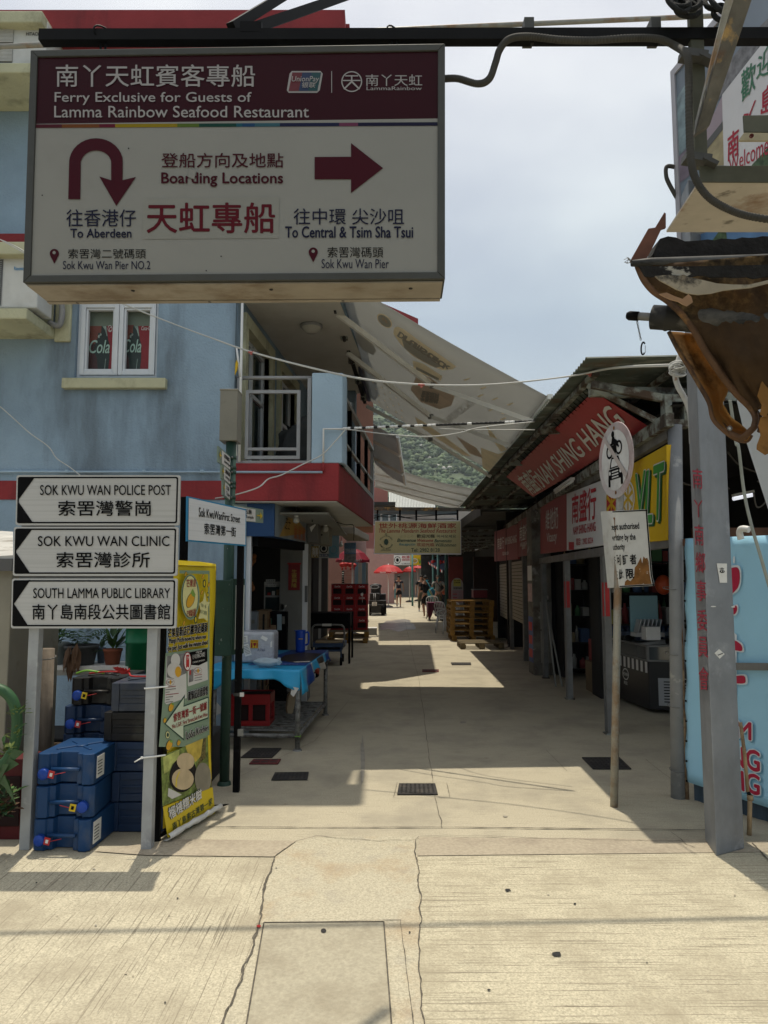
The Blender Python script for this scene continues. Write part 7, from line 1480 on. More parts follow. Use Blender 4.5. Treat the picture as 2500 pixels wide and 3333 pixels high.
aoval(515,245,58,34,.75, m_awt, PE); aoval(515,245,50,28,.75, m_awn, PE + .003); g.ptext(ap, '雀巢', S_, [(495,235),(540,265),(530,240),(505,215)], m_awb, PE + .006,.03)
A(S_, [(720,590),(800,610),(960,720),(935,790),(860,815),(740,770),(675,690)], m_awb, PE); A(S_, [(690,500),(760,520),(880,600),(870,630),(780,600),(700,560)], m_awt, PE); A(S_, [(715,540),(860,612),(855,630),(712,556)], m_awn, PE + .003)
g.ptext(ap, '雀巢甜筒', S_, [(735,760),(850,780),(860,710),(750,690)], m_awd, PE + .006,.03)
g.ptext(ap, 'MINI SNACKY MOM', S_, [(925,900),(1100,770),(1060,735),(895,865)], M('pale print on cloth', (.6,.6,.57),.85, var=0, trans=.4), PE + .004,.02)
for x, y in ((1035,618),(1140,672),(1122,722),(1215,742),(1310,775),(1190,812),(1275,832),(1265,870)): A(S_, [(x - 24, y + 4),(x + 14, y - 10),(x + 24, y - 5),(x - 8, y + 10)], m_awt, PE)
A(S_, [(700,865),(760,900),(900,1000),(1060,1120),(1010,1110),(850,1010),(720,920)], m_awt, PE); A(S_, [(960,985),(1090,1060),(1140,1130),(1050,1100)], m_awb, PE); A(S_, [(1155,910),(1250,1030),(1290,1070),(1250,1085),(1180,990)], m_awt, PE); A(S_, [(1120,1060),(1230,1100),(1285,1080),(1180,1225),(1130,1190)], m_awt, PE)
A(S_, [(330,310),(420,370),(460,440),(440,470),(380,440),(330,380)], M('cloud print on cloth', (.47,.46,.43),.85, var=0, trans=.45), PE)
for k in range(16): x, y = 430 + 12 * k + 6 * (k % 3),640 + 8 * k + 34 * (k % 4); A(S_, [(x, y),(x + 8, y + 3),(x + 14, y + 14),(x + 6, y + 11)], m_awt, PE)
g.build('print', big)
g = MB(); g.tube([NL + V((-.02,0,.03)), FL + V((-.02,0,.03))],.045, M('roller navy', (.03,.04,.09),.6, var=.1),14); g.beam(NL + V((-.09,0,-.02)), FL + V((-.09,0,-.02)),.05,.06, m_blk); g.build('roller', big)
for k in range(5): p = NL.lerp(FL, .15 + .19 * k) + V((-.08,0,-.06)); g = MB(); g.box(p, (.09,.07,.10), m_rustw); g.tube([p + V((0,-.05,-.04)), p + V((0,.05,-.04))],.025, m_iron, 8); g.build('bracket', big)
g = MB(); g.beam(NRt + V((.01,-.03,0)), FR + V((.01,.03,0)),.05,.05, m_arm); g.build('front_bar', big)
for a, b, c in (((178,152),(825,645),(1480,872)),((280,442),(810,850),(1330,1035)),((400,790),(805,1000),(1190,1235))):
    P = [ap.hit(S_(*p),.11) for p in (a, b, c)]; g = MB(); g.beam(P[0], P[1],.045,.06, m_arm); g.box(P[1],(.07,.07,.06), m_gal); g.beam(P[1], P[2] + ap.n * -.0,.04,.05, m_arm); g.build('arm', big)
def awning(lab, q, sag, bar=True, m=m_awn, arms=2, white_bar=False):
    t = thing('retractable_awning', lab, 'awning', (q[0] + q[3]) / 2); g = MB(); vv = []
    for j in range(9):
        for i in range(13): u, v = i / 12, j / 8; vv.append((q[0] * (1 - u) + q[1] * u) * (1 - v) + (q[3] * (1 - u) + q[2] * u) * v - V((0,0, sag * math.sin(math.pi * u))))
    g.add(vv, [(j * 13 + i, j * 13 + i + 1,(j + 1) * 13 + i + 1,(j + 1) * 13 + i) for j in range(8) for i in range(12)], m, True); o = g.build('cloth', t); so = o.modifiers.new('s', 'SOLIDIFY'); so.thickness = .004
    g = MB(); g.tube([q[1], q[2]],.035, m_white if white_bar else m_arm, 8); g.build('front_bar', t)
    for k in range(arms): v = (k + .5) / arms * .8 + .1; a, b = q[0].lerp(q[3], v) - V((0,0,.16)), q[1].lerp(q[2], v) - V((0,0,.06)); g = MB(); g.beam(a, b, .05,.06, m_arm); g.build('arm', t)
awning('small grey awning drooping beside the balcony windows, white front bar', [at(E_(855,800),13.5), at(E_(1095,960),13.3), at(E_(1140,1245),17.2), at(E_(960,1120),17.2)],.06, white_bar=True)
awning('pale grey awning farther down the lane reaching the tin roof', [at(E_(955,1105),19.3), at(E_(1585,1278),19.4), at(E_(1448,1392),27.), at(E_(958,1260),26.5)],.10, m=M('pale awning cloth', (.52,.52,.50),.8, var=.08, vs=1, trans=.5), arms=3)
# ------------------------------------------------------------------ blue covered table and what is on and under it
TA, TB = gr((968,2443)), gr((1057,2330)); td = (TB - TA).normalized(); tx = V((td.y, -td.x, 0)) * -1
if tx.x > 0: tx = -tx                                # towards the left end
TW, TL = .80,(TB - TA).length + .05; TZ = at(R_(780,480), TA.y).z
tp = lambda a, b, z: TA + tx * a + td * b + V((0,0, z))      # a from right leg leftwards, b going back
m_mott = M('mottled galvanised', (.22,.22,.21),.6, metal=.4, var=.3, vs=20, dirt=((.07,.065,.06),14,.48,.62,.9))
tb_ = thing('market_table', 'steel pipe market table with slatted lower shelf under a bright blue cloth', 'table', tp(TW / 2, TL / 2,0))
for a in (0, TW):
    for b in (0, TL): g = MB(); g.tube([tp(a, b, 0), tp(a, b, TZ - .02)],.024, m_mott, 12); g.lathe(tp(a, b, 0),[(.045,0),(.04,.012),(.026,.014)], m_mott, 10); g.build('leg', tb_)
zs = at(R_(700,1275), TA.y).z
g = MB(); g.tube([tp(0,0, zs), tp(TW, 0, zs)],.02, m_mott, 10); g.tube([tp(0, TL, zs), tp(TW, TL, zs)],.02, m_mott, 10); g.tube([tp(0,0, zs + .0), tp(0, TL, zs + .0)],.018, m_mott, 10); g.tube([tp(TW, 0, zs), tp(TW, TL, zs)],.018, m_mott, 10)
for k in range(1,16): g.beam(tp(.01, TL * k / 16, zs + .03), tp(TW - .01, TL * k / 16, zs + .03),.035,.014, m_mott)
g.build('shelf', tb_); g = MB(); g.box(tp(TW / 2, TL / 2, TZ - .025),(TW + .02, TL + .02,.03), m_wood, rot(math.atan2(td.y, td.x) - math.pi / 2)); g.build('tabletop', tb_)
g = MB(); g.tube([tp(0,0, zs) + V((.029 * math.cos(t),.029 * math.sin(t),.004 * math.sin(3 * t))) for t in [q * math.pi / 7 for q in range(14)]],.004, MATS['lime ribbon'],5, True); g.build('tie', tb_)
m_cl = M('cloth cyan', (.02,.30,.55),.42, var=.06, vs=2, bump=.15, bs=7, spec=.4); m_cl2 = M('cloth royal blue', (.012,.05,.22),.42, var=.1, vs=4); m_clk = M('cloth picture dark', (.03,.022,.02),.45, var=.6, vs=7); m_clw = M('cloth picture pale', (.42,.40,.36),.45, var=.3, vs=9)
cl = thing('table_cloth', 'glossy bright blue printed cloth draped over the market table', 'tablecloth', tp(TW / 2, TL / 2, TZ))
drop = [(-.06,.30),(.0,.33),(.05,.29),(.10,.26),(.16,.19),(.22,.155),(.40,.15),(.60,.155),(.66,.20),(.72,.26),(.78,.33),(.86,.36),(.92,.37)]
def dz(a):
    for (a0, z0),(a1, z1) in zip(drop, drop[1:]):
        if a <= a1: return z0 + (z1 - z0) * (a - a0) / (a1 - a0)
    return drop[-1][1]
g = MB(); NA = 40; vv = []; rows = 7
for j in range(rows):
    for i in range(NA + 1):
        a = -.03 + (TW + .14) * i / NA; t = j / (rows - 1); d_ = dz(a) * .58 * t; vv.append(tp(a, -.035 - .025 * math.sin(a * 22) * t - .03 * t + .0, TZ + .006 - d_))
g.add(vv, [(j * (NA + 1) + i, j * (NA + 1) + i + 1,(j + 1) * (NA + 1) + i + 1,(j + 1) * (NA + 1) + i) for j in range(rows - 1) for i in range(NA)], m_cl, True)
NB_ = 30; vv = []
for j in range(rows):
    for i in range(NB_ + 1):
        b = -.035 + (TL + .06) * i / NB_; t = j / (rows - 1); d_ = (.14 * max(0,1 - b * 1.9) + .075 + .07 * abs(math.sin(b * 4.2))) * t; vv.append(tp(-.03 - .03 * t - .022 * math.sin(b * 17) * t, b, TZ + .006 - d_))
g.add(vv, [(j * (NB_ + 1) + i, j * (NB_ + 1) + i + 1,(j + 1) * (NB_ + 1) + i + 1,(j + 1) * (NB_ + 1) + i) for j in range(rows - 1) for i in range(NB_)], m_cl, True)
k0 = len(g.fc)
for k in range(NB_ * (rows - 1)):
    i = k % NB_; f_ = k0 - NB_ * (rows - 1) + k
    if 4 < i < 9 or i > 24: g.m[f_] = g.mi(m_cl2)
    elif 9 <= i < 10: g.m[f_] = g.mi(m_clw)
    elif 14 < i < 22: g.m[f_] = g.mi(m_clk if k // NB_ < 3 else m_clw)
g.poly([tp(-.03,-.035, TZ + .006), tp(TW + .11,-.035, TZ + .006), tp(TW + .11, TL + .03, TZ + .006), tp(-.03, TL + .03, TZ + .006)], m_cl); o = g.build('cloth', cl); so = o.modifiers.new('s', 'SOLIDIFY'); so.thickness = .002; so.offset = 1
g = MB(); tz = TZ + .0115; g.poly([tp(-.02,.25, tz), tp(.55,.25, tz), tp(.40, TL, tz), tp(-.02, TL, tz)], m_cl2); g.poly([tp(a, b, tz + .003) for a, b in ((-.02,.55),(.15,.45),(.34,.65),(.36,1.1),(.22,1.4),(-.02,1.3))], m_clk)
g.poly([tp(a, b, tz + .005) for a, b in ((-.02,.48),(.12,.43),(.15,.5),(-.02,.58))], m_clw); g.wtext('CORNETTO', [tp(.46,.33, tz + .003), tp(.06,.33, tz + .003), tp(.06,.27, tz + .003), tp(.46,.27, tz + .003)], M('cloth lilac', (.25,.28,.5),.45, var=0),.03); g.build('print', cl)
g = MB(); q = [at(R_(735,680), TA.y - .07), at(R_(822,700), TA.y - .09), at(R_(758,806), TA.y - .07), at(R_(722,770), TA.y - .06)]; g.prism(q, (0,.003,0), m_offw); g.build('turned_corner', cl)
# parcel, bubble wrapped box, jug
def on_table(f, x0, y0, x1, y1, b): return at(f(x0, y0), tp(0, b, 0).y), at(f(x1, y1), tp(0, b, 0).y)
a, b = on_table(R_, 118,25,520,350,.42); m_bub = M('bubble wrap', (.40,.42,.46),.22, var=.12, vs=30, bump=.8, bs=120, spec=.7)
zt0 = TZ + .012; bt = thing('wrapped_box', 'box in bubble wrap with white and yellow stickers on the blue table', 'parcel', ((a.x + b.x) / 2, a.y + .16, zt0)); g = MB(); g.bx(a.x - .06, b.x, a.y, a.y + .32, zt0, a.z, m_bub); g.build('box', bt, bevel=.03, seg=3)
pl = Plane((0, a.y - .002,0),(1, a.y - .002,0),(0, a.y - .002,-1)); g = MB()
for q in ([(125,80),(205,68),(214,150),(130,162)],[(140,185),(215,162),(258,300),(182,322)],[(382,66),(452,100),(430,140),(362,100)],[(480,150),(500,132),(500,205),(480,212)]): g.ppoly(pl, [R_(*p) for p in q], m_paper, .003)
for k in range(6): g.ppoly(pl, [R_(150 + 7 * k, 205 + 17 * k), R_(212 + 6 * k, 186 + 17 * k), R_(213 + 6 * k, 191 + 17 * k), R_(151 + 7 * k, 210 + 17 * k)], m_grl, .005)
for k in range(4): g.ppoly(pl, [R_(135,95 + 16 * k), R_(190,88 + 16 * k), R_(190,93 + 16 * k), R_(135,100 + 16 * k)], m_grl, .005)
g.ppoly(pl, [R_(x, y) for x, y in ((240,118),(336,122),(332,222),(236,218))], M('warning yellow', (.62,.42,.02),.5, var=0),.003); g.ptext(pl, '易碎品', R_, (248,124,330,146), m_drd, .006,.02)
g.ppoly(pl, [R_(x, y) for x, y in ((275,155),(310,155),(308,182),(295,196),(295,208),(304,214),(280,214),(289,208),(289,196),(276,180))], m_drd, .006); g.prect(pl, R_, 248,152,266,214, m_drd, .006); g.prect(pl, R_, 316,152,328,214, m_drd, .006)
g.ptext(pl, 'A746', R_, (320,222,415,258), MATS['parcel ink'] if 'parcel ink' in MATS else M('parcel ink', (.10,.11,.16),.5, var=0),.005,0,.3); g.build('stickers', bt)
a, b = on_table(R_, 322,288,552,392,.12); m_pcl = M('grey courier bag', (.33,.42,.48),.35, var=.15, vs=9, bump=.5, bs=25)
g = MB(); c = V(((a.x + b.x) / 2, a.y, TZ + .055)); g.ball(c, (.13,.055,.042), m_pcl, 3,.35,3); g.box(c + V((.115,0,.01)),(.03,.08,.04), m_pcl, rot(.2,.3,.2)); g.thing('parcel', 'small crumpled grey parcel in front of the bubble wrapped box', 'parcel', c - V((0,0,.04)))
a, b = on_table(R_, 775,8,895,235,1.42); c = V(((a.x + b.x) / 2, a.y + .05, TZ + .012)); h_ = a.z - c.z; r_ = (b.x - a.x) / 2; m_jug = M('jug blue', (.008,.045,.30),.3, var=.06)
t = thing('water_jug', 'tall royal blue plastic jug standing at the back of the blue table', 'jug', c); g = MB(); g.lathe(c, [(.001,0),(r_ * .88,0),(r_ * .92,.02),(r_ * 1.02, h_ * .95),(r_ * 1.05, h_),(r_ * .96, h_),(r_ * .9,.02)], m_jug, 26); g.prism([c + V((-r_ * 1.0,-.012, h_ * .93)), c + V((-r_ * 1.3,0, h_)), c + V((-r_ * 1.0,.012, h_ * .93)), c + V((-r_ * 1.0,0, h_))],(0,.004,0), m_jug); g.build('body', t)
g = MB(); g.tube(spline([c + V((r_ * .98,0, h_ * .88)), c + V((r_ * 1.5,0, h_ * .9)), c + V((r_ * 1.62,0, h_ * .7)), c + V((r_ * 1.55,0, h_ * .4)), c + V((r_ * .95,0, h_ * .32))]),.011, m_jug, 8); g.build('handle', t); g = MB(); g.box(c + V((.01,-r_ * .99, h_ * .62)),(.05,.002,.012), MATS['poster gold']); g.build('mark', t)
# crates
m_crate = M('crate red', (.26,.010,.012),.45, var=.15, vs=5, dirt=((.12,.01,.012),4,.52,.72,.6)); m_cin = M('crate inside', (.02,.008,.008),.9, var=0)
def crate(loc, w_, d_, h_, label, rz=0, logo=True, group=None):
    t = thing('bottle_crate', label, 'crate', loc, group); o = V(loc); g = MB(); hw, hd = w_ / 2, d_ / 2; e_ = .012
    for sx in (-1,1):
        for sy in (-1,1): g.bx(o.x + sx * (hw - .045), o.x + sx * hw, o.y + sy * (hd - .045), o.y + sy * hd, o.z + .045, o.z + h_ - .1, m_crate)
    g.bx(o.x - hw, o.x + hw, o.y - hd, o.y + hd, o.z, o.z + .045, m_crate); zz = o.z + h_ - .1
    for s in (-1,1):
        g.bx(o.x - hw, o.x + hw, o.y + s * hd - (e_ if s > 0 else 0), o.y + s * hd + (e_ if s < 0 else 0), zz, zz + .1, m_crate); g.bx(o.x + s * hw - (e_ if s > 0 else 0), o.x + s * hw + (e_ if s < 0 else 0), o.y - hd + e_, o.y + hd - e_, zz, zz + .1, m_crate)
    g.bx(o.x - .02, o.x + .02, o.y - hd + .004, o.y - hd + .02, o.z + .045, zz, m_crate) if w_ > .36 else None
    g.build('body', t, bevel=.004); g = MB(); g.bx(o.x - hw + .03, o.x + hw - .03, o.y - hd + .03, o.y + hd - .03, o.z + .046, o.z + h_ - .012, m_cin); g.build('inside', t)
    if logo: g = MB(); y = o.y - hd - .002; zl = zz + .03; g.wtext('Coca‑Cola', [(o.x - .07, y, zl + .045),(o.x + .07, y, zl + .045),(o.x + .07, y, zl),(o.x - .07, y, zl)], m_offw, .02,.3); g.build('lettering', t)
    if rz: t.rotation_euler = (0,0, rz)
    return t
ca, cb_ = at(R_(100,815), tp(0,.25,0).y), at(R_(470,1225), tp(0,.25,0).y)
crate((cb_.x - .19, tp(0,.25,0).y + .16, zs + .038),.38,.3,.30, 'red bottle crate on the lower shelf of the blue table', 0, False)
p = at(R_(735,1010), tp(0,.5,0).y); g = MB(); g.prism([at(R_(x, y), tp(0,.5,0).y) for x, y in ((700,790),(735,740),(782,780),(775,880),(752,990),(735,1008),(690,1005),(680,940))],(-.02,.03,0), M('tan card', (.30,.24,.16),.7, var=.15, vs=6)); g.thing('card_panel', 'curved tan panel leaning on the lower shelf behind the table leg', 'panel', V((p.x, p.y, zs + .04)))
g = MB(); Y_ = tp(0,.9,0).y
for q in ([(440,800),(440,690),(458,652),(475,690),(472,810)],[(475,685),(600,720),(712,755)],[(478,715),(600,742),(712,770)],[(478,740),(600,765),(712,790)],[(440,775),(600,800),(690,815)]): g.tube([at(R_(*p_), Y_) for p_ in q],.005, m_blk, 5)
g.thing('wire_rack', 'thin black wire rack on the lower shelf of the blue table', 'rack', V((at(R_(560,800), Y_).x, Y_, zs + .04)))
p = gr(R_(1030,575)); g = MB(); g.ball(p + V((0,0,.05)),(.05,.06,.05), m_blk, 2); g.ball(p + V((.02,-.01,.10)),(.04,.05,.05), M('orange red bag', (.40,.06,.03),.5, var=.5, vs=30),2,.4); g.box(p + V((-.03,-.055,.05)),(.05,.004,.05), m_offw); g.thing('shopping_bag', 'small black and red bag on the ground beyond the blue table', 'bag', p)
# black tray table, trolley, pallets and crates farther in
a, b = gr(H_(805,1032)), gr(H_(823,996)); zT, zB = at(Q_(1120,1195), a.y).z, at(Q_(1100,1345), a.y).z; wl2 = a.x - at(Q_(897,1300), a.y).x
t = thing('tray_table', 'black slatted tray table on thin legs in front of the red crates', 'table', (a.x - wl2 / 2,(a.y + b.y) / 2,0)); g = MB()
for z0, z1 in ((zB, zB + .16),(zB + .17, zT - .03)):
    g.bx(a.x - wl2, a.x, a.y, a.y + .012, z0, z1, m_blk); g.bx(a.x - .012, a.x, a.y + .012, b.y, z0, z1, m_blk); g.bx(a.x - wl2, a.x, b.y - .012, b.y, z0, z1, m_blk); g.bx(a.x - wl2, a.x, a.y, b.y, z0, z0 + .012, m_blk)
g.build('trays', t)
g = MB()
for k in range(26): x = a.x - wl2 + wl2 * k / 25; g.beam((x, a.y, zT - .02),(x, b.y, zT - .02),.016,.02, m_blk)
g.beam((a.x - wl2, a.y - .01, zT - .012),(a.x + .02, a.y - .01, zT - .012),.03,.03, m_blk); g.build('slats', t)
for x, y in ((a.x, a.y),(b.x, b.y),(a.x - wl2, a.y),(b.x - wl2, b.y)): g = MB(); g.tube([(x, y, 0),(x, y, zT - .02)],.02, m_blk, 8); g.build('leg', t)
ty = a.y - .35; hx0, hx1 = at(H_(582,900), ty).x, at(H_(775,900), ty).x; zh = at(H_(680,800), ty).z; zp_ = at(H_(680,905), ty).z
m_tr = M('trolley blue', (.035,.07,.15),.5, var=.2, vs=8)
t = thing('platform_trolley', 'blue platform trolley with a grey tube handle and cardboard on its deck', 'trolley', ((hx0 + hx1) / 2, ty + .35,0))
g = MB(); g.tube(spline([(hx0, ty, zp_ - .08),(hx0, ty, zh - .09),(hx0 + .03, ty, zh - .02),(hx0 + .10, ty, zh),(hx1 - .10, ty, zh),(hx1 - .03, ty, zh - .02),(hx1, ty, zh - .09),(hx1, ty, zp_ - .08)],5),.018, m_gal, 10); g.build('handle', t)
g = MB(); g.bx((hx0 + hx1) / 2 - .11,(hx0 + hx1) / 2 + .06, ty - .025, ty + .02, zh - .02, zh + .02, m_offw); g.build('grip_label', t)
g = MB(); g.bx(hx0 - .01, hx1 + .01, ty, ty + .75, zp_ - .09, zp_ - .02, m_tr); g.bx(hx0 + .05, hx1 - .05, ty + .02, ty + .7, zp_ - .17, zp_ - .13, m_tr); 
for x in (hx0 + .06, hx1 - .06): g.bx(x - .015, x + .015, ty + .05, ty + .08, zp_ - .28, zp_ - .02, m_tr)
g.build('deck', t, bevel=.006); g = MB(); g.box(((hx0 + hx1) / 2 + .0, ty + .3, zp_ - .005),((hx1 - hx0) * .85,.55,.02), M('cardboard', (.34,.26,.16),.8, var=.12), rot(.06)); g.build('cardboard', t)
for x in (hx0 + .06, hx1 - .06):
    for y in (ty + .08, ty + .66): g = MB(); g.lathe((x - .02, y, .075),[(.03,0),(.075,0),(.075,.04),(.03,.04)], m_blk, 18,(1,0,0)); g.build('wheel', t)
m_pal = M('pallet ochre', (.235,.13,.026),.75, var=.3, vs=8, stretch=(1,1,1), dirt=((.13,.08,.03),6,.5,.7,.7)); m_pal2 = M('weathered pallet', (.16,.125,.07),.8, var=.3, vs=8, dirt=((.12,.10,.07),5,.5,.7,.7))
def pallet(loc, w_, d_, m, label, group='wooden pallets', m2=None):
    o = V(loc); t = thing('pallet', label, 'pallet', loc, group); g = MB()
    for k in range(5): y = o.y - d_ / 2 + (d_ - .1) * k / 4; g.bx(o.x - w_ / 2, o.x + w_ / 2, y, y + .1, o.z + .122, o.z + .144, m2 or m)
    g.build('deck_board', t); g = MB()
    for sx in (-1,0,1): x = o.x + sx * (w_ / 2 - .05); g.bx(x - .05, x + .05, o.y - d_ / 2, o.y + d_ / 2, o.z + .10, o.z + .1215, m)
    g.build('stringer', t)
    for sx in (-1,0,1):
        for sy in (-1,0,1): g = MB(); x, y = o.x + sx * (w_ / 2 - .06), o.y + sy * (d_ / 2 - .06); g.bx(x - .06, x + .06, y - .06, y + .06, o.z + .0225, o.z + .0995, m); g.build('block', t)
    g = MB()
    for sx in (-1,0,1): x = o.x + sx * (w_ / 2 - .05); g.bx(x - .05, x + .05, o.y - d_ / 2, o.y + d_ / 2, o.z, o.z + .022, m)
    g.build('bottom_board', t); return t
pa_, pb_ = gr(J_(45,1490)), gr(J_(440,1490)); pw = pb_.x - pa_.x
p0_ = pallet((pa_.x + pw / 2, pa_.y + .6,0), pw, 1.2, m_pal, 'lower ochre pallet under the red crates', m2=m_pal2); dup(p0_, (pa_.x + pw / 2 + .02, pa_.y + .62,.146), 'upper ochre pallet of the pair under the red crates', .03)
cz = .292; cw_ = .315; yC = pa_.y + .5
names = ['left', 'middle', 'right']; lv = ['lowest', 'second', 'third', 'topmost']; xR = at(J_(450,1100), yC).x; c0 = None
for i in range(3):
    for k in range(4):
        loc = (xR - cw_ * (2.5 - i) - .005 * i, yC + .2, cz + .284 * k); lab = '%s red crate in the %s column of the stack on the pallets' % (lv[k], names[i])
        if c0 is None: c0 = crate(loc, cw_ - .01,.42,.28, lab, group='red bottle crates')
        else: dup(c0, loc, lab, rnd.uniform(-.02,.02))
g = MB(); g.bx(xR - 3 * cw_, xR, yC, yC + .4, cz + 1.136, cz + 1.15, m_blk); g.thing('cover_board', 'thin black board lying on top of the red crates', 'board', (xR - .5, yC + .2, cz + 1.136))
p = at(J_(388,1010), yC - .02); g = MB(); g.ball(p, (.035,.015,.04), m_offw, 2,.4); g.tube([p, p + V((.01,-.01,-.2))],.004, m_offw, 5); g.thing('plastic_tag', 'white plastic scrap tied to the top right red crate', 'tag', p)
p = gr(J_(490,1408)); g = MB(); g.bx(p.x - .12, p.x + .12, p.y, p.y + .3,0,.17, m_inwall); g.bx(p.x - .13, p.x + .13, p.y - .01, p.y + .31,.17,.20, m_offw); g.thing('foam_box', 'small pale box on the ground right of the pallets', 'box', p, bevel=.01)
# pallets on the right
q0 = gr(J_(1275,1470)); wR = 1.08; pr0 = pallet((q0.x + wR / 2, q0.y + .6,0), wR, 1.2, m_pal, 'lowest ochre pallet of the tall stack on the right')
for k in range(1,7): dup(pr0,(q0.x + wR / 2 + (.0,-.05,-.04,-.05,-.03,-.04,-.02)[k], q0.y + .6 + rnd.uniform(-.02,.02),.146 * k), '%s ochre pallet of the tall stack on the right' % ('', 'second', 'third', 'fourth', 'fifth', 'sixth', 'topmost')[k], rnd.uniform(-.015,.015))
q1 = gr(T_(340,1748)); q2 = gr(T_(822,1748)); pallet(((q1.x + q2.x) / 2, q1.y + .42,0), q2.x - q1.x, .84, m_pal2, 'single weathered pallet lying in front of the tall pallet stack')
# small village tractor
vb = gr(J_(540,1222)); m_vk = M('vehicle black', (.018,.018,.018),.5, var=.4, vs=8); s_ = vb.y / 2300 * .3315 / math.cos(PITCH)
vt = thing('village_vehicle', 'small black open village vehicle with steering wheel and plate, parked by the crates', 'vehicle', (vb.x, vb.y + .9,0)); vx = lambda x: at(J_(x, 1100), vb.y).x; vz = lambda y: at(J_(540, y), vb.y).z
g = MB(); g.bx(vx(455), vx(625), vb.y + .2, vb.y + 2.3, vz(1110), vz(1070), m_vk); g.bx(vx(455), vx(600), vb.y + .1, vb.y + .8, vz(1195), vz(1110), m_vk); g.bx(vx(462), vx(560), vb.y + .3, vb.y + .9, vz(1070), vz(1000), m_vk); g.bx(vx(530), vx(622), vb.y + .9, vb.y + 2.2, vz(1070), vz(1010), m_vk); g.bx(vx(470), vx(570), vb.y + 1.0, vb.y + 1.5, vz(1070), vz(940), m_vk); g.build('body', vt, bevel=.02)
for x0, x1, y in ((575,612, vb.y + .3),(455,475, vb.y + .3),(608,628, vb.y + 1.8),(462,480, vb.y + 1.8)):
    r_ = vz(1100) / 2; g = MB(); g.lathe((vx(x0), y, r_),[(r_ * .55,0),(r_ * .95,0),(r_, .02),(r_, vx(x1) - vx(x0) - .02),(r_ * .95, vx(x1) - vx(x0)),(r_ * .55, vx(x1) - vx(x0))], m_blk, 24,(1,0,0)); w_ = g.build('wheel', vt); g = MB(); g.lathe((vx(x0), y, r_),[(.01,.01),(r_ * .55,.01),(r_ * .55, vx(x1) - vx(x0) - .01),(.01, vx(x1) - vx(x0) - .01)], m_gal, 16,(1,0,0)); g.build('rim', w_)
g = MB(); c = V((vx(510), vb.y + .5, vz(940))); rw = (vx(550) - vx(470)) / 2; g.tube([c + V((rw * math.cos(t), rw * .35 * math.sin(t), rw * .42 * math.sin(t))) for t in [q * math.pi / 12 for q in range(24)]],.022, m_grl, 8, True); g.tube([c, c + V((0,.15,-.28))],.025, m_vk, 8); g.tube([c - V((rw, 0,0)), c + V((rw, 0,0))],.014, m_vk, 6); g.build('steering_wheel', vt)
g = MB(); g.ball(c + V((.03,1.1,.02)),(.28,.08,.13), m_vk, 2); g.build('seat_back', vt)
g = MB(); a, b = at(J_(486,1085), vb.y + .05), at(J_(533,1122), vb.y + .05); g.bx(a.x, b.x, vb.y + .04, vb.y + .06, b.z, a.z, m_offw); pl = Plane((0, vb.y + .04,0),(1, vb.y + .04,0),(0, vb.y + .04,-1)); g.ptext(pl, 'VV', J_, (498,1089,522,1103), m_blk, .004,.02); g.ptext(pl, '4201', J_, (490,1106,529,1119), m_blk, .004,.02); g.build('number_plate', vt)
for x in (505,520): g = MB(); g.tube([(vx(x), vb.y + .08, vz(1085)),(vx(x - 3), vb.y + .25, vz(1000))],.014, m_gal, 6); g.build('lever', vt)
g = MB(); g.bx(vx(470), vx(560), vb.y + .06, vb.y + .1, vz(1196), vz(1190), m_gal); g.build('bumper', vt)
# parasols
m_um = M('parasol red', (.42,.02,.02),.55, var=.12, vs=2, trans=.25); m_um2 = M('parasol dark red', (.22,.012,.03),.6, var=.1, trans=.2)
def parasol(px, py_apex, py_rim, xl, xr, Y, m, lab, txt=None, pole=True, f=J_):
    ap_, l, r_ = at(f(px, py_apex), Y), at(f(xl, py_rim), Y), at(f(xr, py_rim), Y); c = V(((l.x + r_.x) / 2, Y, 0)); R = (r_.x - l.x) / 2; t = thing('parasol', lab, 'parasol', c, 'red parasols along the lane')
    g = MB(); N = 8; vv = [V((c.x, Y, ap_.z))]; fs = []; rings = ((.35,.93),(.7,.66),(1., .16),(1.0,0.))
    for s, hh in rings:
        for k in range(N * 2): a = math.pi * (k + .5) / N; q = 1 if k % 2 else .985; vv.append(V((c.x + R * s * math.cos(a) * q, Y + R * s * math.sin(a) * q, l.z + (ap_.z - l.z) * hh - (.02 if k % 2 == 0 and hh < .2 else 0))))
    n2 = N * 2; fs = [(0,1 + k, 1 + (k + 1) % n2) for k in range(n2)]
    for j in range(3): fs += [(1 + j * n2 + k, 1 + (j + 1) * n2 + k, 1 + (j + 1) * n2 + (k + 1) % n2,1 + j * n2 + (k + 1) % n2) for k in range(n2)]
    g.add(vv, fs, m); g.build('canopy', t)
    if pole: g = MB(); g.tube([(c.x, Y, 0),(c.x, Y, ap_.z + .05)],.025, m_offw, 8); g.lathe((c.x, Y, 0),[(.25,0),(.25,.06),(.05,.12)], m_grl, 14); g.build('pole', t)
    g = MB()
    for k in range(N): a = 2 * math.pi * k / N; g.tube([(c.x + .04 * math.cos(a), Y + .04 * math.sin(a), l.z + (ap_.z - l.z) * .35),(c.x + R * .7 * math.cos(a), Y + R * .7 * math.sin(a), l.z + (ap_.z - l.z) * .6)],.008, m_offw, 4)
    g.build('ribs', t)
    if txt:
        g = MB(); h_ = (ap_.z - l.z) * .12
        for a0 in (-1.95,-1.2): p = lambda a, z: V((c.x + (R + .01) * math.cos(a), Y + (R + .01) * math.sin(a), z)); g.wtext(txt, [p(a0 - .2, l.z + h_ + .02), p(a0 + .2, l.z + h_ + .02), p(a0 + .2, l.z + .0), p(a0 - .2, l.z + .0)], m_offw, .03,.2)
        g.build('lettering', t)
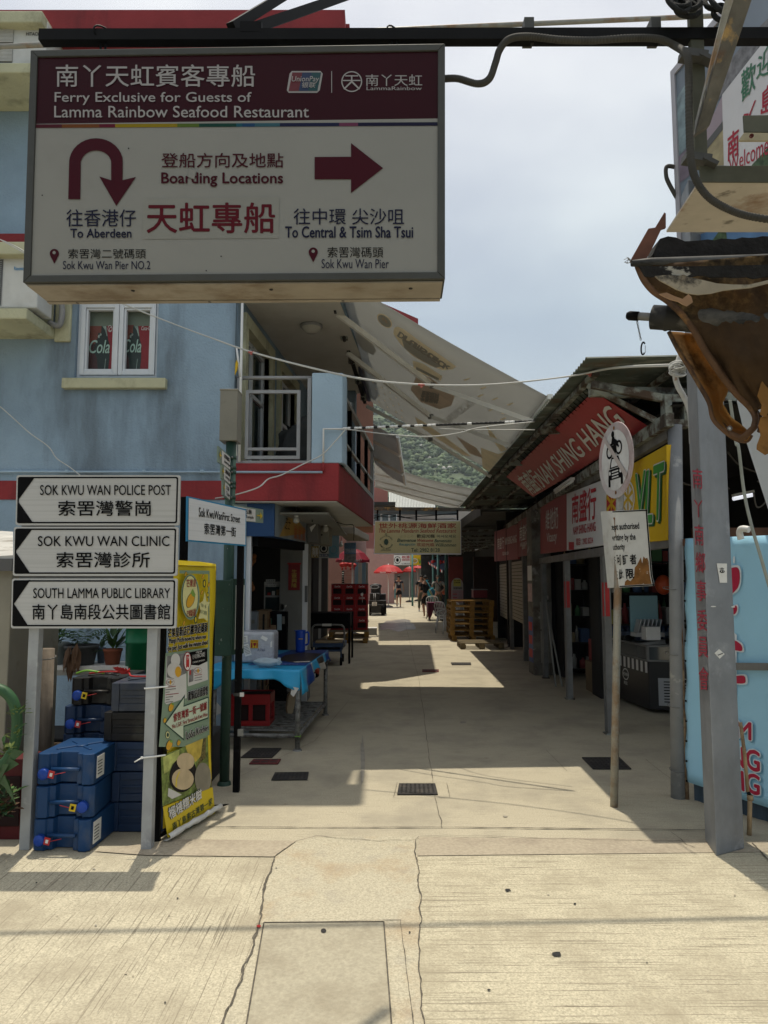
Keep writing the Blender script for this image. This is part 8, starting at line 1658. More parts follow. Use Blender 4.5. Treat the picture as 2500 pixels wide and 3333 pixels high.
parasol(645,717,800,500,792,38.5, m_um, 'bright red sunlit parasol behind the walking man', 'Coca‑Cola')
parasol(850,738,790,785,920,47, m_um, 'smaller red parasol right of the sunlit one in the far lane'); parasol(935,727,755,858,1012,49, m_um, 'farthest red parasol, nearly edge on under the yellow sign')
parasol(1330,560,690,1180,1522,19.6, m_um2, 'dark red parasol beside the pale pink columns on the left', 'Everd 7', True, Q_)
# menu board
mb0 = gr(J_(655,1062)); t = thing('menu_board', 'white standing menu board with round food pictures left of the walking man', 'sign', mb0); a, b = at(J_(590,898), mb0.y), at(J_(722,1046), mb0.y); pl = Plane(a, V((b.x, a.y, a.z)), V((a.x, a.y, b.z))); g = MB(); g.bx(a.x, b.x, mb0.y, mb0.y + .06, b.z, a.z, m_offw); g.build('panel', t)
g = MB(); m_mag = M('print magenta', (.28,.02,.20),.5, var=0); g.ptext(pl, '桃源海鮮酒家', J_, (612,906,704,922), m_mag, .01,.02); g.ptext(pl, '世外桃源海鮮', J_, (598,930,700,946), m_mag, .01,.02)
for k, (x, y) in enumerate(((612,968),(655,968),(612,1000),(655,1022),(650,995))): g.pdisc(pl, J_, x, y, 15,15,(M('food a', (.25,.10,.04),.5, var=.5, vs=9), M('food b', (.15,.16,.05),.5, var=.5, vs=9))[k % 2],.01,16)
g.ppoly(pl, [J_(678,960), J_(720,955), J_(720,1044), J_(690,1044)], M('picture turquoise', (.10,.32,.36),.5, var=.3, vs=3),.008); g.build('print', t)
g = MB(); g.bx(a.x, b.x, mb0.y, mb0.y + .3,0, b.z, m_beige); g.build('base', t)
# table with purple cloth, plastic chairs, sign stand, boxes on the right
pt = gr(J_(1060,1262)); tY = pt.y - .6; zt2 = at(J_(1110,1092), tY).z; x0, x1 = at(J_(1040,1092), tY).x, at(J_(1192,1092), tY).x
t = thing('cafe_table', 'small table under a maroon cloth at the right side of the lane', 'table', ((x0 + x1) / 2, tY + .4,0)); g = MB(); g.bx(x0, x1, tY, tY + .8, zt2 - .03, zt2, m_inwall); g.build('tabletop', t)
for x in (x0 + .06, x1 - .06):
    for y in (tY + .06, tY + .74): g = MB(); g.tube([(x, y, 0),(x, y, zt2 - .03)],.018, m_blk, 8); g.build('leg', t)
m_mcl = M('maroon cloth', (.10,.02,.045),.85, var=.15, vs=4); g = MB(); g.bx(x0 - .02, x1 + .02, tY - .02, tY + .82, zt2 + .001, zt2 + .006, m_mcl); vv = []
for i in range(17): a = x0 - .02 + (x1 - x0 + .04) * i / 16; d_ = .36 + .10 * math.sin(i * .9) + (.12 if i < 5 else 0); vv += [V((a, tY - .022, zt2 + .004)), V((a, tY - .03 - .02 * math.sin(i * 1.7), zt2 - d_))]
g.add(vv, [(2 * i, 2 * i + 2,2 * i + 3,2 * i + 1) for i in range(16)], m_mcl, True); g.bx(x0 - .023, x0 - .02, tY, tY + .8, zt2 - .4, zt2 + .004, m_mcl); g.thing('table_cloth', 'maroon cloth hanging over the small table on the right', 'tablecloth', ((x0 + x1) / 2, tY, zt2 - .4))
def chair(loc, rz, lab):
    o = V(loc); t = thing('plastic_chair', lab, 'chair', loc, 'white plastic chairs'); m = M('white plastic', (.50,.50,.48),.45, var=.06)
    g = MB(); g.bx(o.x - .22, o.x + .22, o.y - .22, o.y + .22, o.z + .42, o.z + .445, m); g.build('seat', t, bevel=.01)
    for sx in (-1,1):
        for sy in (-1,1): g = MB(); g.tube([o + V((sx * .25, sy * .25,0)), o + V((sx * .19, sy * .19,.42))],[.018,.024], m, 8); g.build('leg', t)
    g = MB(); arc = spline([o + V((-.2,.2,.44)), o + V((-.24,.27,.7)), o + V((-.18,.29,.84)), o + V((0,.30,.87)), o + V((.18,.29,.84)), o + V((.24,.27,.7)), o + V((.2,.2,.44))],4); g.tube(arc, .018, m, 7)
    for k in range(-2,3): g.beam(o + V((k * .07,.21,.44)), o + V((k * .07,.295,.84)),.03,.008, m)
    g.build('backrest', t)
    for sx in (-1,1): g = MB(); g.tube(spline([o + V((sx * .23,.27,.66)), o + V((sx * .27,.0,.66)), o + V((sx * .25,-.2,.6)), o + V((sx * .2,-.2,.44))],4),.016, m, 7); g.build('armrest', t)
    t.rotation_euler = (0,0, rz); return t
cp = gr(J_(1230,1400)); ch = chair((cp.x, cp.y + .2,0),-1.2, 'white plastic chair nearest the pallet stack on the right'); dup(ch, (cp.x + .1, cp.y + 1.5,0), 'white plastic chair beyond the maroon table cloth', 2.2); dup(ch, ((x0 + x1) / 2, tY + 1.15,0), 'white plastic chair behind the maroon covered table', .2)
sp0 = gr(J_(1325,1300)); sY = 21.; a, b = at(J_(1266,848), sY), at(J_(1382,1090), sY); t = thing('menu_stand', 'round topped menu stand with a yellow notice above the pallets', 'sign', ((a.x + b.x) / 2, sY, 0)); cx = (a.x + b.x) / 2; hw = (b.x - a.x) / 2
g = MB(); g.prism([V((cx + hw * math.cos(k * math.pi / 14), sY, a.z - hw * 1.15 + hw * 1.15 * math.sin(k * math.pi / 14))) for k in range(15)] + [V((a.x, sY, 0)), V((b.x, sY, 0))],(0,.06,0), M('stand grey', (.33,.32,.30),.5, var=.05)); g.build('panel', t); pl = Plane((0, sY, 0),(1, sY, 0),(0, sY, -1))
g = MB(); g.prect(pl, J_, 1285,862,1358,930, M('notice yellow', (.50,.46,.10),.6, var=0),.006); g.ptext(pl, '請入座慢', J_, (1292,866,1350,880), m_blk, .010,.02); g.ptext(pl, '多謝惠顧', J_, (1292,886,1350,900), m_blk, .010,.02); g.prect(pl, J_, 1272,970,1380,1090, M('menu pink', (.40,.24,.26),.6, var=.1),.006)
for k in range(5): g.prect(pl, J_, 1280,985 + 18 * k, 1320,992 + 18 * k, m_sred if k % 2 else m_inwall, .010); g.prect(pl, J_, 1335,985 + 18 * k, 1372,992 + 18 * k, m_inwall, .010)
g.ptext(pl, '桃源海鮮', J_, (1285,940,1370,956), m_blk, .010,.02); g.build('print', t)
a, b = at(J_(1482,968),23), at(J_(1618,1042),23); g = MB(); g.bx(a.x, b.x, 23,23.5, b.z, a.z, M('cooler red', (.22,.03,.04),.5, var=.15)); g.bx(a.x - .02, b.x + .02,22.98,23.52, a.z, a.z + .03, m_inwall); g.bx(a.x + .05, b.x - .05,23.05,23.45,0, b.z, m_dark); g.thing('cool_box', 'dull red box on a dark stand behind the tall pallet stack', 'box', ((a.x + b.x) / 2,23.2,0))
# striped small awning and lantern strings far right
a, b, c, d = at(J_(1036,690),37), at(J_(1180,775),33), at(J_(1180,800),33), at(J_(1040,712),37); g = MB(); g.prism([a, b, b + V((.9,0,.35)), a + V((.9,0,.35))],(0,0,.01), M('awning navy', (.02,.03,.06),.8, var=.1)); 
for k in range(12): s0, s1 = k / 12,(k + .55) / 12; g.poly([a.lerp(b, s0), a.lerp(b, s1), d.lerp(c, s1), d.lerp(c, s0)], m_offw if k % 2 else m_redtape)
g.thing('striped_awning', 'dark awning with a red and white striped edge in the far lane', 'awning', (a + b) / 2)
for k, (x, y, s, Y, f) in enumerate(((1090,690,26,36, J_),(1160,700,30,35, J_),(1205,690,22,34, J_),(1250,720,30,20.5, Q_),(1285,715,30,20.3, Q_),(1330,720,30,20.4, Q_),(1365,725,26,20.6, Q_))):
    p = at(f(x, y), Y); rr = s * .3315 * Y / 2300; t = thing('paper_lantern', 'round red paper lantern hanging over the lane', 'lantern', p, 'red lanterns over the lane'); g = MB(); g.lathe(p, [(rr * .3,-rr * .85)] + [(rr * math.cos(a), rr * .8 * math.sin(a)) for a in [(-1.1 + 2.2 * q / 8) for q in range(9)]] + [(rr * .3, rr * .85)], M('lantern red', (.35,.02,.02),.6, var=.1),14); g.build('shade', t); g = MB(); g.tube([p + V((0,0, rr * .8)), p + V((0,0, rr * 2.2))],.006, m_blk, 4); g.tube([p - V((0,0, rr * .8)), p - V((0,0, rr * 1.7))],[.02,.03], m_redtape, 6); g.build('tassel', t)
a = at(Q_(1257,800),20); g = MB(); g.tube([at(Q_(1257,780),20), at(Q_(1257,960),20)],.03, m_offw, 7)
for k in range(10): z = at(Q_(1257,785 + 18 * k),20).z; g.lathe((a.x, 20, z),[(.034,-.02),(.034,.02)], m_blk, 8)
g.thing('chain', 'black and white chain hanging above the red crates', 'chain', a)
# ------------------------------------------------------------------ people
m_skin = M('skin', (.36,.20,.13),.6, var=.06); m_navyt = M('navy shirt', (.012,.016,.035),.85, var=.1); m_blkt = M('black clothes', (.010,.010,.011),.85, var=.1); m_gryt = M('grey shirt', (.22,.23,.21),.85, var=.1); m_hair = M('dark hair', (.014,.011,.009),.7, var=.2); m_olv = M('olive trousers', (.09,.085,.06),.85, var=.1)
def skin(name, chains, m, parent, sub=1, root=0):
    vs_, es, rs = [],[],[]; idx = {}
    def vid(p, r):
        k = tuple(round(c, 4) for c in p)
        if k not in idx: idx[k] = len(vs_); vs_.append(V(p)); rs.append(r)
        return idx[k]
    for ch in chains:
        last = None
        for p, r in ch:
            i = vid(p, r)
            if last is not None and last != i: es.append((last, i))
            last = i
    me = bpy.data.meshes.new(name); me.from_pydata([tuple(v) for v in vs_], es, []); me.materials.append(m)
    o = bpy.data.objects.new(name, me); COL.objects.link(o); o.parent = parent
    sk = o.modifiers.new('skin', 'SKIN'); sk.use_smooth_shade = True; sk.branch_smoothing = .6
    me.skin_vertices[0].data[0].use_root = True
    for i, r in enumerate(rs):
        r = r if isinstance(r, (tuple, list)) else (r, r); me.skin_vertices[0].data[i].radius = r
    sb = o.modifiers.new('sub', 'SUBSURF'); sb.levels = sub; sb.render_levels = sub
    return o
def person(lab, loc, rz, J, shirt, shorts, short_len=.45, sleeve=.5, hair=True, cap=None, shoes=m_offw, glasses=False, scale=1.):
    t = thing('person', lab, 'person', loc); t.rotation_euler = (0,0, rz); t.scale = (scale,) * 3
    P = dict(pel=(0,0,.93), wst=(0,.0,1.08), chs=(0,.01,1.30), nk=(0,0,1.46), hd=(0,.01,1.56), top=(0,.01,1.70)); P.update(J); P = {k: V(v) for k, v in P.items()}
    ch = [[(P['pel'],(.125,.10)),(P['wst'],(.115,.09)),(P['chs'],(.135,.10)),(P['nk'],.055),(P['nk'] + V((0,.01,.05)),.05),(P['hd'],(.07,.085)),(P['top'] - V((0,0,.06)),(.072,.088)),(P['top'],(.045,.05))]]
    for s in ('l', 'r'):
        sg_ = -1 if s == 'l' else 1; sh, el, wr = P['sh' + s], P['el' + s], P['wr' + s]
        d = (wr - el).normalized(); side_ = V((0,1,0)) if abs(d.y) < .8 else V((0,0,1)); side_ = (side_ - d * side_.dot(d)).normalized()
        ch.append([(P['chs'],(.135,.10)),(P['chs'].lerp(sh, .6) + V((0,0,.05)),.06),(sh, .055),(sh.lerp(el, .5),.047),(el, .04),(el.lerp(wr, .4),.038),(wr, .026),(wr + d * .05,(.035,.02))])
        pm = wr + d * .05
        for k, (ofs, ln) in enumerate(((-.03,.065),(-.01,.078),(.01,.075),(.03,.06))):
            b = pm + side_ * ofs * .8 + d * .035; ch.append([(pm, (.035,.02)),(b, .010),(b + d * ln * .5 + V((0,0,-.0)),.009),(b + d * ln + d.cross(side_) * .012 * sg_, .007)])
        b = wr + d * .025; ch.append([(pm, (.035,.02)),(b + side_ * .04,.011),(b + side_ * .055 + d * .035,.009)])
        hp_, kn, an, to = P['hp' + s], P['kn' + s], P['an' + s], P['to' + s]
        ch.append([(P['pel'],(.125,.10)),(hp_, .092),(hp_.lerp(kn, .5),.078),(kn, .055),(kn.lerp(an, .35),.056),(an, .036),(an + V((0,0,-.05)),.034),(to, .03)])
    skin('body', ch, m_skin, t)
    st = [[(P['pel'] + V((0,0,.02)),(.15,.12)),(P['wst'],(.145,.115)),(P['chs'],(.165,.125)),(P['chs'] + V((0,0,.12)),(.10,.08))]]
    for s in ('l', 'r'): sh, el = P['sh' + s], P['el' + s]; st.append([(P['chs'],(.165,.125)),(P['chs'].lerp(sh, .6) + V((0,0,.05)),.085),(sh, .078),(sh.lerp(el, sleeve),.066)] + ([(el, .055),(el.lerp(P['wr' + s], sleeve - 1),.045)] if sleeve > 1 else []))
    if sleeve > 1: st = [[q for q in c] for c in st]
    skin('shirt', st, shirt, t)
    so_ = [[(P['pel'] + V((0,0,.06)),(.145,.115)),(P['pel'],(.15,.12))]]
    for s in ('l', 'r'):
        hp_, kn, an = P['hp' + s], P['kn' + s], P['an' + s]; c = [(P['pel'],(.15,.12)),(hp_, .11)]
        if short_len <= 1: c.append((hp_.lerp(kn, short_len),.098)); 
        else: c += [(hp_.lerp(kn, .5),.095),(kn, .075),(kn.lerp(an, .9),.06)]
        if short_len <= 1: c.append((hp_.lerp(kn, short_len + .12),.095))
        so_.append(c)
    skin('shorts' if short_len <= 1 else 'trousers', so_, shorts, t)
    for s in ('l', 'r'):
        if shoes: skin('shoe', [[(P['an' + s] + V((0,-.01,-.02)),.042),(P['an' + s] + V((0,-.02,-.055)),.045),(P['to' + s] + V((0,.0,.002)),.042),(P['to' + s] + V((0,.05,0)),.034)]], shoes, t)
    h = P['hd'] + V((0,0,.07)); g = MB()
    if cap is None: g.ball(h + V((0,-.014,.03)),(.082,.095,.078), m_hair, 2,.1); 
    else: g.ball(h + V((0,0,.035)),(.086,.10,.072), cap, 2); g.box(h + V((0,.12,.03)),(.12,.09,.012), cap)
    o = g.build('hair' if cap is None else 'cap', None); o.parent = t
    g = MB(); f = h + V((0,.088,-.005)); g.ball(f + V((0,.012,-.025)),(.013,.018,.022), m_skin, 1); o = g.build('nose', None); o.parent = t
    for sx in (-1,1):
        g = MB(); g.ball(h + V((sx * .078,.0,-.02)),(.012,.022,.03), m_skin, 1); o = g.build('ear', None); o.parent = t
        g = MB(); g.ball(f + V((sx * .03,.0,.0)),(.012,.008,.008), m_blk, 1); o = g.build('eye', None); o.parent = t
    g = MB(); g.box(f + V((0,.002,-.062)),(.045,.006,.008), M('lips', (.24,.10,.08),.6, var=0)); o = g.build('mouth', None); o.parent = t
    if glasses:
        g = MB()
        for sx in (-1,1): g.ball(f + V((sx * .032,.008,.0)),(.03,.008,.02), m_blk, 1); g.tube([f + V((sx * .06,.0,.005)), h + V((sx * .082,0,0))],.004, m_blk, 4)
        g.tube([f + V((-.02,.014,.004)), f + V((.02,.014,.004))],.004, m_blk, 4); o = g.build('sunglasses', None); o.parent = t
    return t
base = dict(shl=(-.18,0,1.40), shr=(.18,0,1.40), ell=(-.25,-.03,1.13), elr=(.25,-.03,1.13), wrl=(-.27,.07,.90), wrr=(.27,.07,.90), hpl=(-.09,0,.88), hpr=(.09,0,.88), knl=(-.10,.02,.48), knr=(.10,.02,.48), anl=(-.10,-.02,.09), anr=(.10,-.02,.09), tol=(-.11,.12,.035), tor=(.11,.12,.035))
w1 = gr(J_(748,1131)); J1 = dict(base); J1.update(knl=(-.09,.16,.49), anl=(-.09,.14,.09), tol=(-.09,.27,.035), knr=(.09,.02,.47), anr=(.09,-.20,.13), tor=(.09,-.08,.05), wrl=(-.27,-.10,.92), ell=(-.25,-.1,1.14), wrr=(.28,.16,.93))
pm_ = person('man in sunglasses, navy T-shirt and shorts walking towards the viewer in the sunlight', (w1.x, w1.y, 0), math.pi, J1, m_navyt, m_blkt, .5,.5, True, None, m_grl, True)
g = MB(); c = V((0,.128,1.27)); 
for k in range(14): a, b = 2 * math.pi * k / 14,2 * math.pi * (k + 1) / 14; q = lambda r, t_: c + V((-r * math.cos(t_),.012, r * math.sin(t_))); g.poly([q(.075, a), q(.075, b), q(.058, b), q(.058, a)], m_offw)
g.poly([c + V((x, .014, z)) for x, z in ((-.02,-.045),(.015,-.03),(.03,.03),(.0,.045),(-.03,.02))], m_offw); o = g.build('shirt_emblem', None); o.parent = pm_
w2 = gr(J_(1012,1236)); J2 = dict(base); J2.update(knr=(.08,-.06,.47), anr=(.06,-.12,.09), tor=(.07,.0,.035), knl=(-.07,.10,.50), anl=(-.05,.02,.12), tol=(-.05,.14,.06), ell=(-.27,-.04,1.13), wrl=(-.30,.02,.88))
person('barefoot person in black seen from behind, walking away with a patterned bag', (w2.x, w2.y, 0),.15, J2, m_blkt, m_blkt, .72,.55, True, None, None, False, .97)
m_bag = M('turquoise bag cloth', (.05,.27,.34),.8, var=.1, vs=6); g = MB(); c = V((w2.x + .22, w2.y - .24,.98)); g.ball(c + V((.0,0,0)),(.15,.06,.22), m_bag, 3,.25,2); g.tube(spline([c + V((-.02,0,.2)), c + V((-.14,.06,.42)), c + V((-.2,.18,.52)), c + V((-.1,.28,.5))]),[.02] * 25, m_bag, 7)
for k, cc in enumerate(((.55,.42,.05),(.35,.38,.36),(.02,.10,.25))):
    mm = M('bag stripe %d' % k, cc, .8, var=0); P = spline([c + V((-.10 + .05 * k, -.055 - .012 * k, .15)), c + V((-.03 + .05 * k, -.07,0)), c + V((.06 + .035 * k, -.05,-.15))],5); g.tube(P, .014, mm, 6)
g.thing('bag', 'turquoise and yellow patterned sling bag carried by the person in black', 'bag', c)
gY = 30.; gx = at(J_(1135,900), gY).x; J3 = dict(base); J3.update(ell=(-.30,-.10,1.16), elr=(.30,-.10,1.16), wrl=(-.09,-.17,1.02), wrr=(.09,-.17,.99))
person('man in grey T-shirt and cap seen from behind with hands clasped at his back', (gx, gY, 0),.05, J3, m_gryt, m_olv, 1.5,.6, True, M('cap grey', (.16,.16,.15),.8, var=.1), m_blk)
g = MB(); g.tube(spline([(gx + .17, gY - .13,1.12),(gx + .02, gY - .16,1.28),(gx - .10, gY - .12,1.45)]),.012, m_blk, 6); g.ball((gx + .24, gY - .05,1.0),(.09,.07,.12), M('orange bag', (.42,.10,.06),.6, var=.2),2,.2); g.thing('bag', 'small orange shoulder bag at the side of the man in grey', 'bag', (gx + .24, gY, .9))
y4 = 34.; x4 = at(J_(968,900), y4).x; person('dark haired person in dark clothes coming along behind the person in black', (x4, y4,0), math.pi + .1, dict(base), m_blkt, m_olv, 1.5,.6)
y5 = 45.; x5 = at(J_(1022,830), y5).x; person('person in pale shirt standing far down the lane under the yellow sign', (x5, y5,0), math.pi, dict(base), m_offw, m_olv, 1.5,.6)
y6 = 52.; x6 = at(J_(975,830), y6).x; person('distant person with a white cap among the red parasols', (x6, y6,0), math.pi, dict(base), m_gryt, m_blkt, .6,.5, True, m_offw)
# ------------------------------------------------------------------ plants and clutter at the left edge
m_leaf = M('leaf green', (.055,.12,.03),.6, var=.35, vs=12); m_leaf2 = M('leaf dull green', (.035,.075,.03),.6, var=.3, vs=12); m_leaf3 = M('leaf yellow green', (.13,.17,.035),.6, var=.3, vs=12); m_dry = M('dry brown leaf', (.10,.055,.03),.8, var=.3)
def leaf(g, p, d, ln, wd, m, droop=.3):
    d = d.normalized(); s = d.cross(V((0,0,1)));
    if s.length < .01: s = V((1,0,0))
    s.normalize(); a = p + d * ln * .35 + V((0,0, ln * .04)) - V((0,0, droop * ln * .1)); b = p + d * ln * .72 - V((0,0, droop * ln * .3)); c = p + d * ln - V((0,0, droop * ln * .75))
    g.add([p, a + s * wd / 2, a - s * wd / 2 , b + s * wd * .42, b - s * wd * .42, c, a - V((0,0, wd * .12)), b - V((0,0, wd * .12))],[(0,1,6),(0,6,2),(1,3,7,6),(6,7,4,2),(3,5,7),(7,5,4)], m)
def bush(g, c, n, r, ln, wd, ms, up=.5, seed=1, droop=.3, spread=1.):
    q = random.Random(seed)
    for k in range(n):
        a = q.uniform(0,2 * math.pi); e_ = q.uniform(-.1,1.2); d = V((math.cos(a) * math.cos(e_) * spread, math.sin(a) * math.cos(e_) * spread, math.sin(e_) * up + .12))
        leaf(g, V(c) + V((d.x * r * q.random(), d.y * r * q.random(), d.z * r * q.random() * 1.6)), d, ln * q.uniform(.6,1.2), wd * q.uniform(.7,1.2), q.choice(ms), droop)
SYh = 6.25; zsh = at(K_(600,352), SYh).z
g = MB(); a, b = at(K_(355,352), SYh).x, at(K_(830,352), SYh).x; g.bx(a - .5, b + .05, SYh, SYh + .4, zsh - .03, zsh, m_offw); g.bx(a - .5, b + .05, SYh, SYh + .02, at(K_(600,412), SYh).z, zsh - .031, m_wall_grime)
for x in (a - .4, b - .05): g.bx(x, x + .06, SYh + .1, SYh + .16,0, zsh - .032, m_gal)
g.thing('plant_shelf', 'white topped ledge behind the jerry cans carrying potted plants', 'shelf', ((a + b) / 2, SYh, 0))
def pot(x0, x1, ytop, m, lab, leaves, y=SYh + .18, rim=.92, yb=352):
    a, b = at(K_(x0, ytop), y), at(K_(x1, ytop), y); c = V(((a.x + b.x) / 2, y, zsh + .001)); r_ = (b.x - a.x) / 2; h_ = a.z - zsh
    t = thing('potted_plant', lab, 'plant', c); g = MB(); g.lathe(c, [(.001,0),(r_ * .72,0),(r_ * .93, h_ * .84),(r_ * 1.0, h_ * .85),(r_ * 1.02, h_),(r_ * .93, h_),(r_ * .88, h_ * .86),(.001, h_ * .86)], m, 24); g.build('pot', t)
    g = MB(); g.lathe(c, [(.001, h_ * .9),(r_ * .88, h_ * .88)], M('soil', (.05,.035,.025),.95, var=.3),14); g.build('soil', t); g = MB(); leaves(g, c + V((0,0, h_ * .9)), r_); g.build('foliage', t); return t
def lv1(g, c, r_): bush(g, c, 70,.16,.075,.045,[m_leaf, m_leaf2],.8,1); [g.tube([c + V((.02 * k - .04,0,0)), c + V((.05 * k - .1,0,.2))],.004, m_leaf2,4) for k in range(5)]
def lv2(g, c, r_):
    q = random.Random(3)
    for k in range(16):
        a = q.uniform(0,6.28); d = V((math.cos(a), math.sin(a), q.uniform(.5,1.6))); P = spline([c, c + d.normalized() * .14, c + d.normalized() * .22 + V((math.cos(a) * .05, math.sin(a) * .05,-.03))],5)
        for p in P[2:]: leaf(g, p, V((-math.sin(a), math.cos(a),.1)),.06,.018, q.choice([m_leaf2, m_leaf])); leaf(g, p, V((math.sin(a),-math.cos(a),.1)),.06,.018, m_leaf2)
    for k in range(10): leaf(g, c + V((.0 + q.uniform(-.04,.04),-.17, q.uniform(-.05,.05))), V((q.uniform(-.3,.3),-.3,-1)),.14,.06, m_dry, 1.)
def lv3(g, c, r_): bush(g, c, 26,.08,.20,.05,[m_leaf2, m_leaf],1.3,5,.2,.7)
pot(288,462,190, M('grey green pot', (.25,.28,.27),.6, var=.1), 'pale grey pot with a bushy light green plant on the ledge', lv1); pot(440,665,205, M('dark grey pot', (.06,.062,.065),.6, var=.1), 'wide dark grey pot with a fern and a withered brown leaf', lv2, SYh + .14)
pot(655,715,225, M('blue grey pot', (.12,.16,.21),.6, var=.1), 'small blue grey pot tucked between the fern and terracotta pots', lambda g, c, r_: bush(g, c, 14,.06,.12,.03,[m_leaf2],1.2,8), SYh + .28); pot(700,825,232, M('terracotta', (.25,.075,.04),.75, var=.12), 'terracotta pot with long pointed dark leaves on the ledge', lv3, SYh + .16)
a, b = at(K_(820,100), SYh - .02), at(K_(1005,430), SYh - .02); c = V(((a.x + b.x) / 2, SYh + .1, b.z)); r_ = (b.x - a.x) / 2; m_drum = M('green drum', (.006,.13,.055),.4, var=.06)
g = MB(); h_ = a.z - b.z + .1; g.lathe((c.x, c.y, 0),[(.001,0),(r_ * .9,0),(r_ * .95, b.z + h_ * .55),(r_ * 1.02, b.z + h_ * .56),(r_ * 1.02, b.z + h_ * .6),(r_ * .97, b.z + h_ * .61),(r_ * .98, b.z + h_ * .84),(r_ * 1.05, b.z + h_ * .85),(r_ * 1.05, b.z + h_ * .9),(r_, b.z + h_ * .91),(r_, b.z + h_),(.001, b.z + h_)], m_drum, 28); g.thing('drum', 'tall bright green plastic drum behind the right post of the road sign', 'drum', (c.x, c.y, 0))
a = at(K_(310,930),5.0); b = at(K_(318,230),5.0); g = MB(); g.tube([(a.x - .02,5.0,0),(b.x, 5.0, b.z)],[.055,.05], M('grey driftwood', (.17,.14,.11),.9, var=.3, vs=5, bump=.6, bs=14, stretch=(5,5,.6)),14); g.tube([V((b.x, 5, b.z - .06)) + V((.06 * math.cos(t),.06 * math.sin(t),.01 * math.sin(t))) for t in [q * math.pi / 8 for q in range(16)]],.004, m_gal, 5, True); g.thing('wooden_post', 'weathered wooden post with wire round its top beside the jerry cans', 'post', (a.x, 5,0))
q0, q1 = at(K_(62,100),6.4), at(K_(200,345),6.4); g = MB()
for k in range(8): x = q0.x - .1 + (q1.x - q0.x + .1) * k / 7; g.tube([(x, 6.4, q1.z - .3),(x, 6.4, q0.z + .1)],.004, m_blk, 4)
for k in range(12): z = q1.z - .3 + (q0.z - q1.z + .4) * k / 11; g.tube([(q0.x - .1,6.395, z),(q1.x, 6.395, z)],.004, m_blk, 4)
for x in (q0.x - .1, q1.x): g.tube([(x, 6.4,0),(x, 6.4, q0.z + .1)],.012, m_blk, 6)
g.thing('wire_mesh', 'dark wire mesh panel in front of the blue wall at the left', 'mesh', (q0.x, 6.4,0))
g = MB(); x1 = at(G_(60,1000),4.6).x; za, zb_2 = at(G_(40,610),4.6).z, at(G_(40,1495),4.6).z; g.bx(x1 - .6, x1,4.6,5.3, max(.02, zb_2 - .5), za, m_bxg); g.thing('metal_cabinet', 'grey brown metal cabinet cut by the left edge behind the road sign', 'cabinet', (x1 - .3,4.95,0), bevel=.008)
g = MB(); P = [at(G_(-200,420),5.6), at(G_(78,440),5.6), at(G_(78,585),4.5), at(G_(-200,600),4.5)]; g.slab(P, (0,0,.02), M('peeling white tin', (.48,.47,.44),.7, var=.2, vs=3, dirt=((.22,.20,.17),4,.5,.6,.8))); g.bx(P[2].x - .8, P[2].x, 4.49,4.51, P[2].z - .08, P[2].z - .002, m_grl); g.thing('tin_canopy', 'small peeling white tin canopy at the left edge', 'canopy', P[2])
m_gpipe = M('green pipe paint', (.03,.085,.035),.5, var=.2, vs=6, dirt=((.28,.30,.22),14,.62,.68,.7)); hy = 4.25
P = spline([at(K_(x, y), hy + .004 * i) for i, (x, y) in enumerate(((-160,505),(-40,498),(30,520),(85,580),(112,670),(115,760),(105,850),(80,930),(30,1000),(-60,1050)))],8); g = MB(); g.tube(P, .031, m_gpipe, 14); g.tube([P[0], V((P[0].x, P[0].y, 0))],.031, m_gpipe, 14); g.thing('pipe_rail', 'curved green painted pipe rail at the left edge', 'rail', (P[0].x, hy, 0))
t = thing('creeper', 'leafy creeper with long strap leaves around the green pipe rail', 'plant', (at(K_(60,1300),4.2).x, 4.2,0)); g = MB()
for k, (x, y) in enumerate(((135,650),(110,690),(105,800),(95,850),(20,920),(40,960),(60,930))): bush(g, at(K_(x, y),4.15),9,.045,.055,.018,[m_leaf3, m_leaf, m_leaf3],.8,20 + k)
q = random.Random(6)
for (x0, y0, x1_, y1, w_) in ((10,1060,165,925,40),(0,1120,110,1290,48),(0,1090,130,1010,34),(-30,1180,60,1010,36),(-20,1130,80,1200,40)):
    a, b = at(K_(x0, y0),4.1), at(K_(x1_, y1),4.05); m0 = a.lerp(b, .5) + V((0,0,.05)); s = V((0,-.3,1)).normalized() * w_ * .0003
    g.add([a, m0 + s * 1.5, m0 - s * 1.5, b],[(0,1,3),(0,3,2)], m_leaf2); g.add([a + V((0,.003,0)), m0 + s * 1.2 + V((0,.008,.004)), b],[(0,1,2)], m_leaf)
for k in range(14): x, y = q.uniform(-20,60), q.uniform(1150,1420); bush(g, at(K_(x, y),4.25),7,.05,.08,.03,[m_leaf2, m_leaf, m_dry],.6,40 + k)
g.build('foliage', t)
g = MB(); g.bx(at(K_(-150,1200),4.5).x, at(K_(168,1200),4.5).x, 4.5,4.7,0, at(K_(100,975),4.5).z, M('dull red bin', (.085,.008,.010),.6, var=.2)); g.bx(at(K_(-150,1200),4.5).x + .02, at(K_(140,1200),4.5).x, 4.49,4.499,.08, at(K_(100,1090),4.5).z, m_cin); g.thing('storage_bin', 'dark red bin behind the plants at the left edge', 'bin', (at(K_(60,1200),4.5).x, 4.7,0), bevel=.006)
g = MB(); g.ball(at(K_(60,760),5.2),(.28,.2,.17), M('pale sack', (.50,.49,.45),.8, var=.1, vs=4, bump=.3, bs=12),3,.3,5); g.bx(at(K_(0,1000),5.2).x - .3, at(K_(140,1000),5.2).x, 5.0,5.5,0, at(K_(60,850),5.2).z, m_dry); g.thing('sack', 'pale sack lying on brown boards at the left edge', 'sack', (at(K_(60,900),5.2).x, 5.2,0))
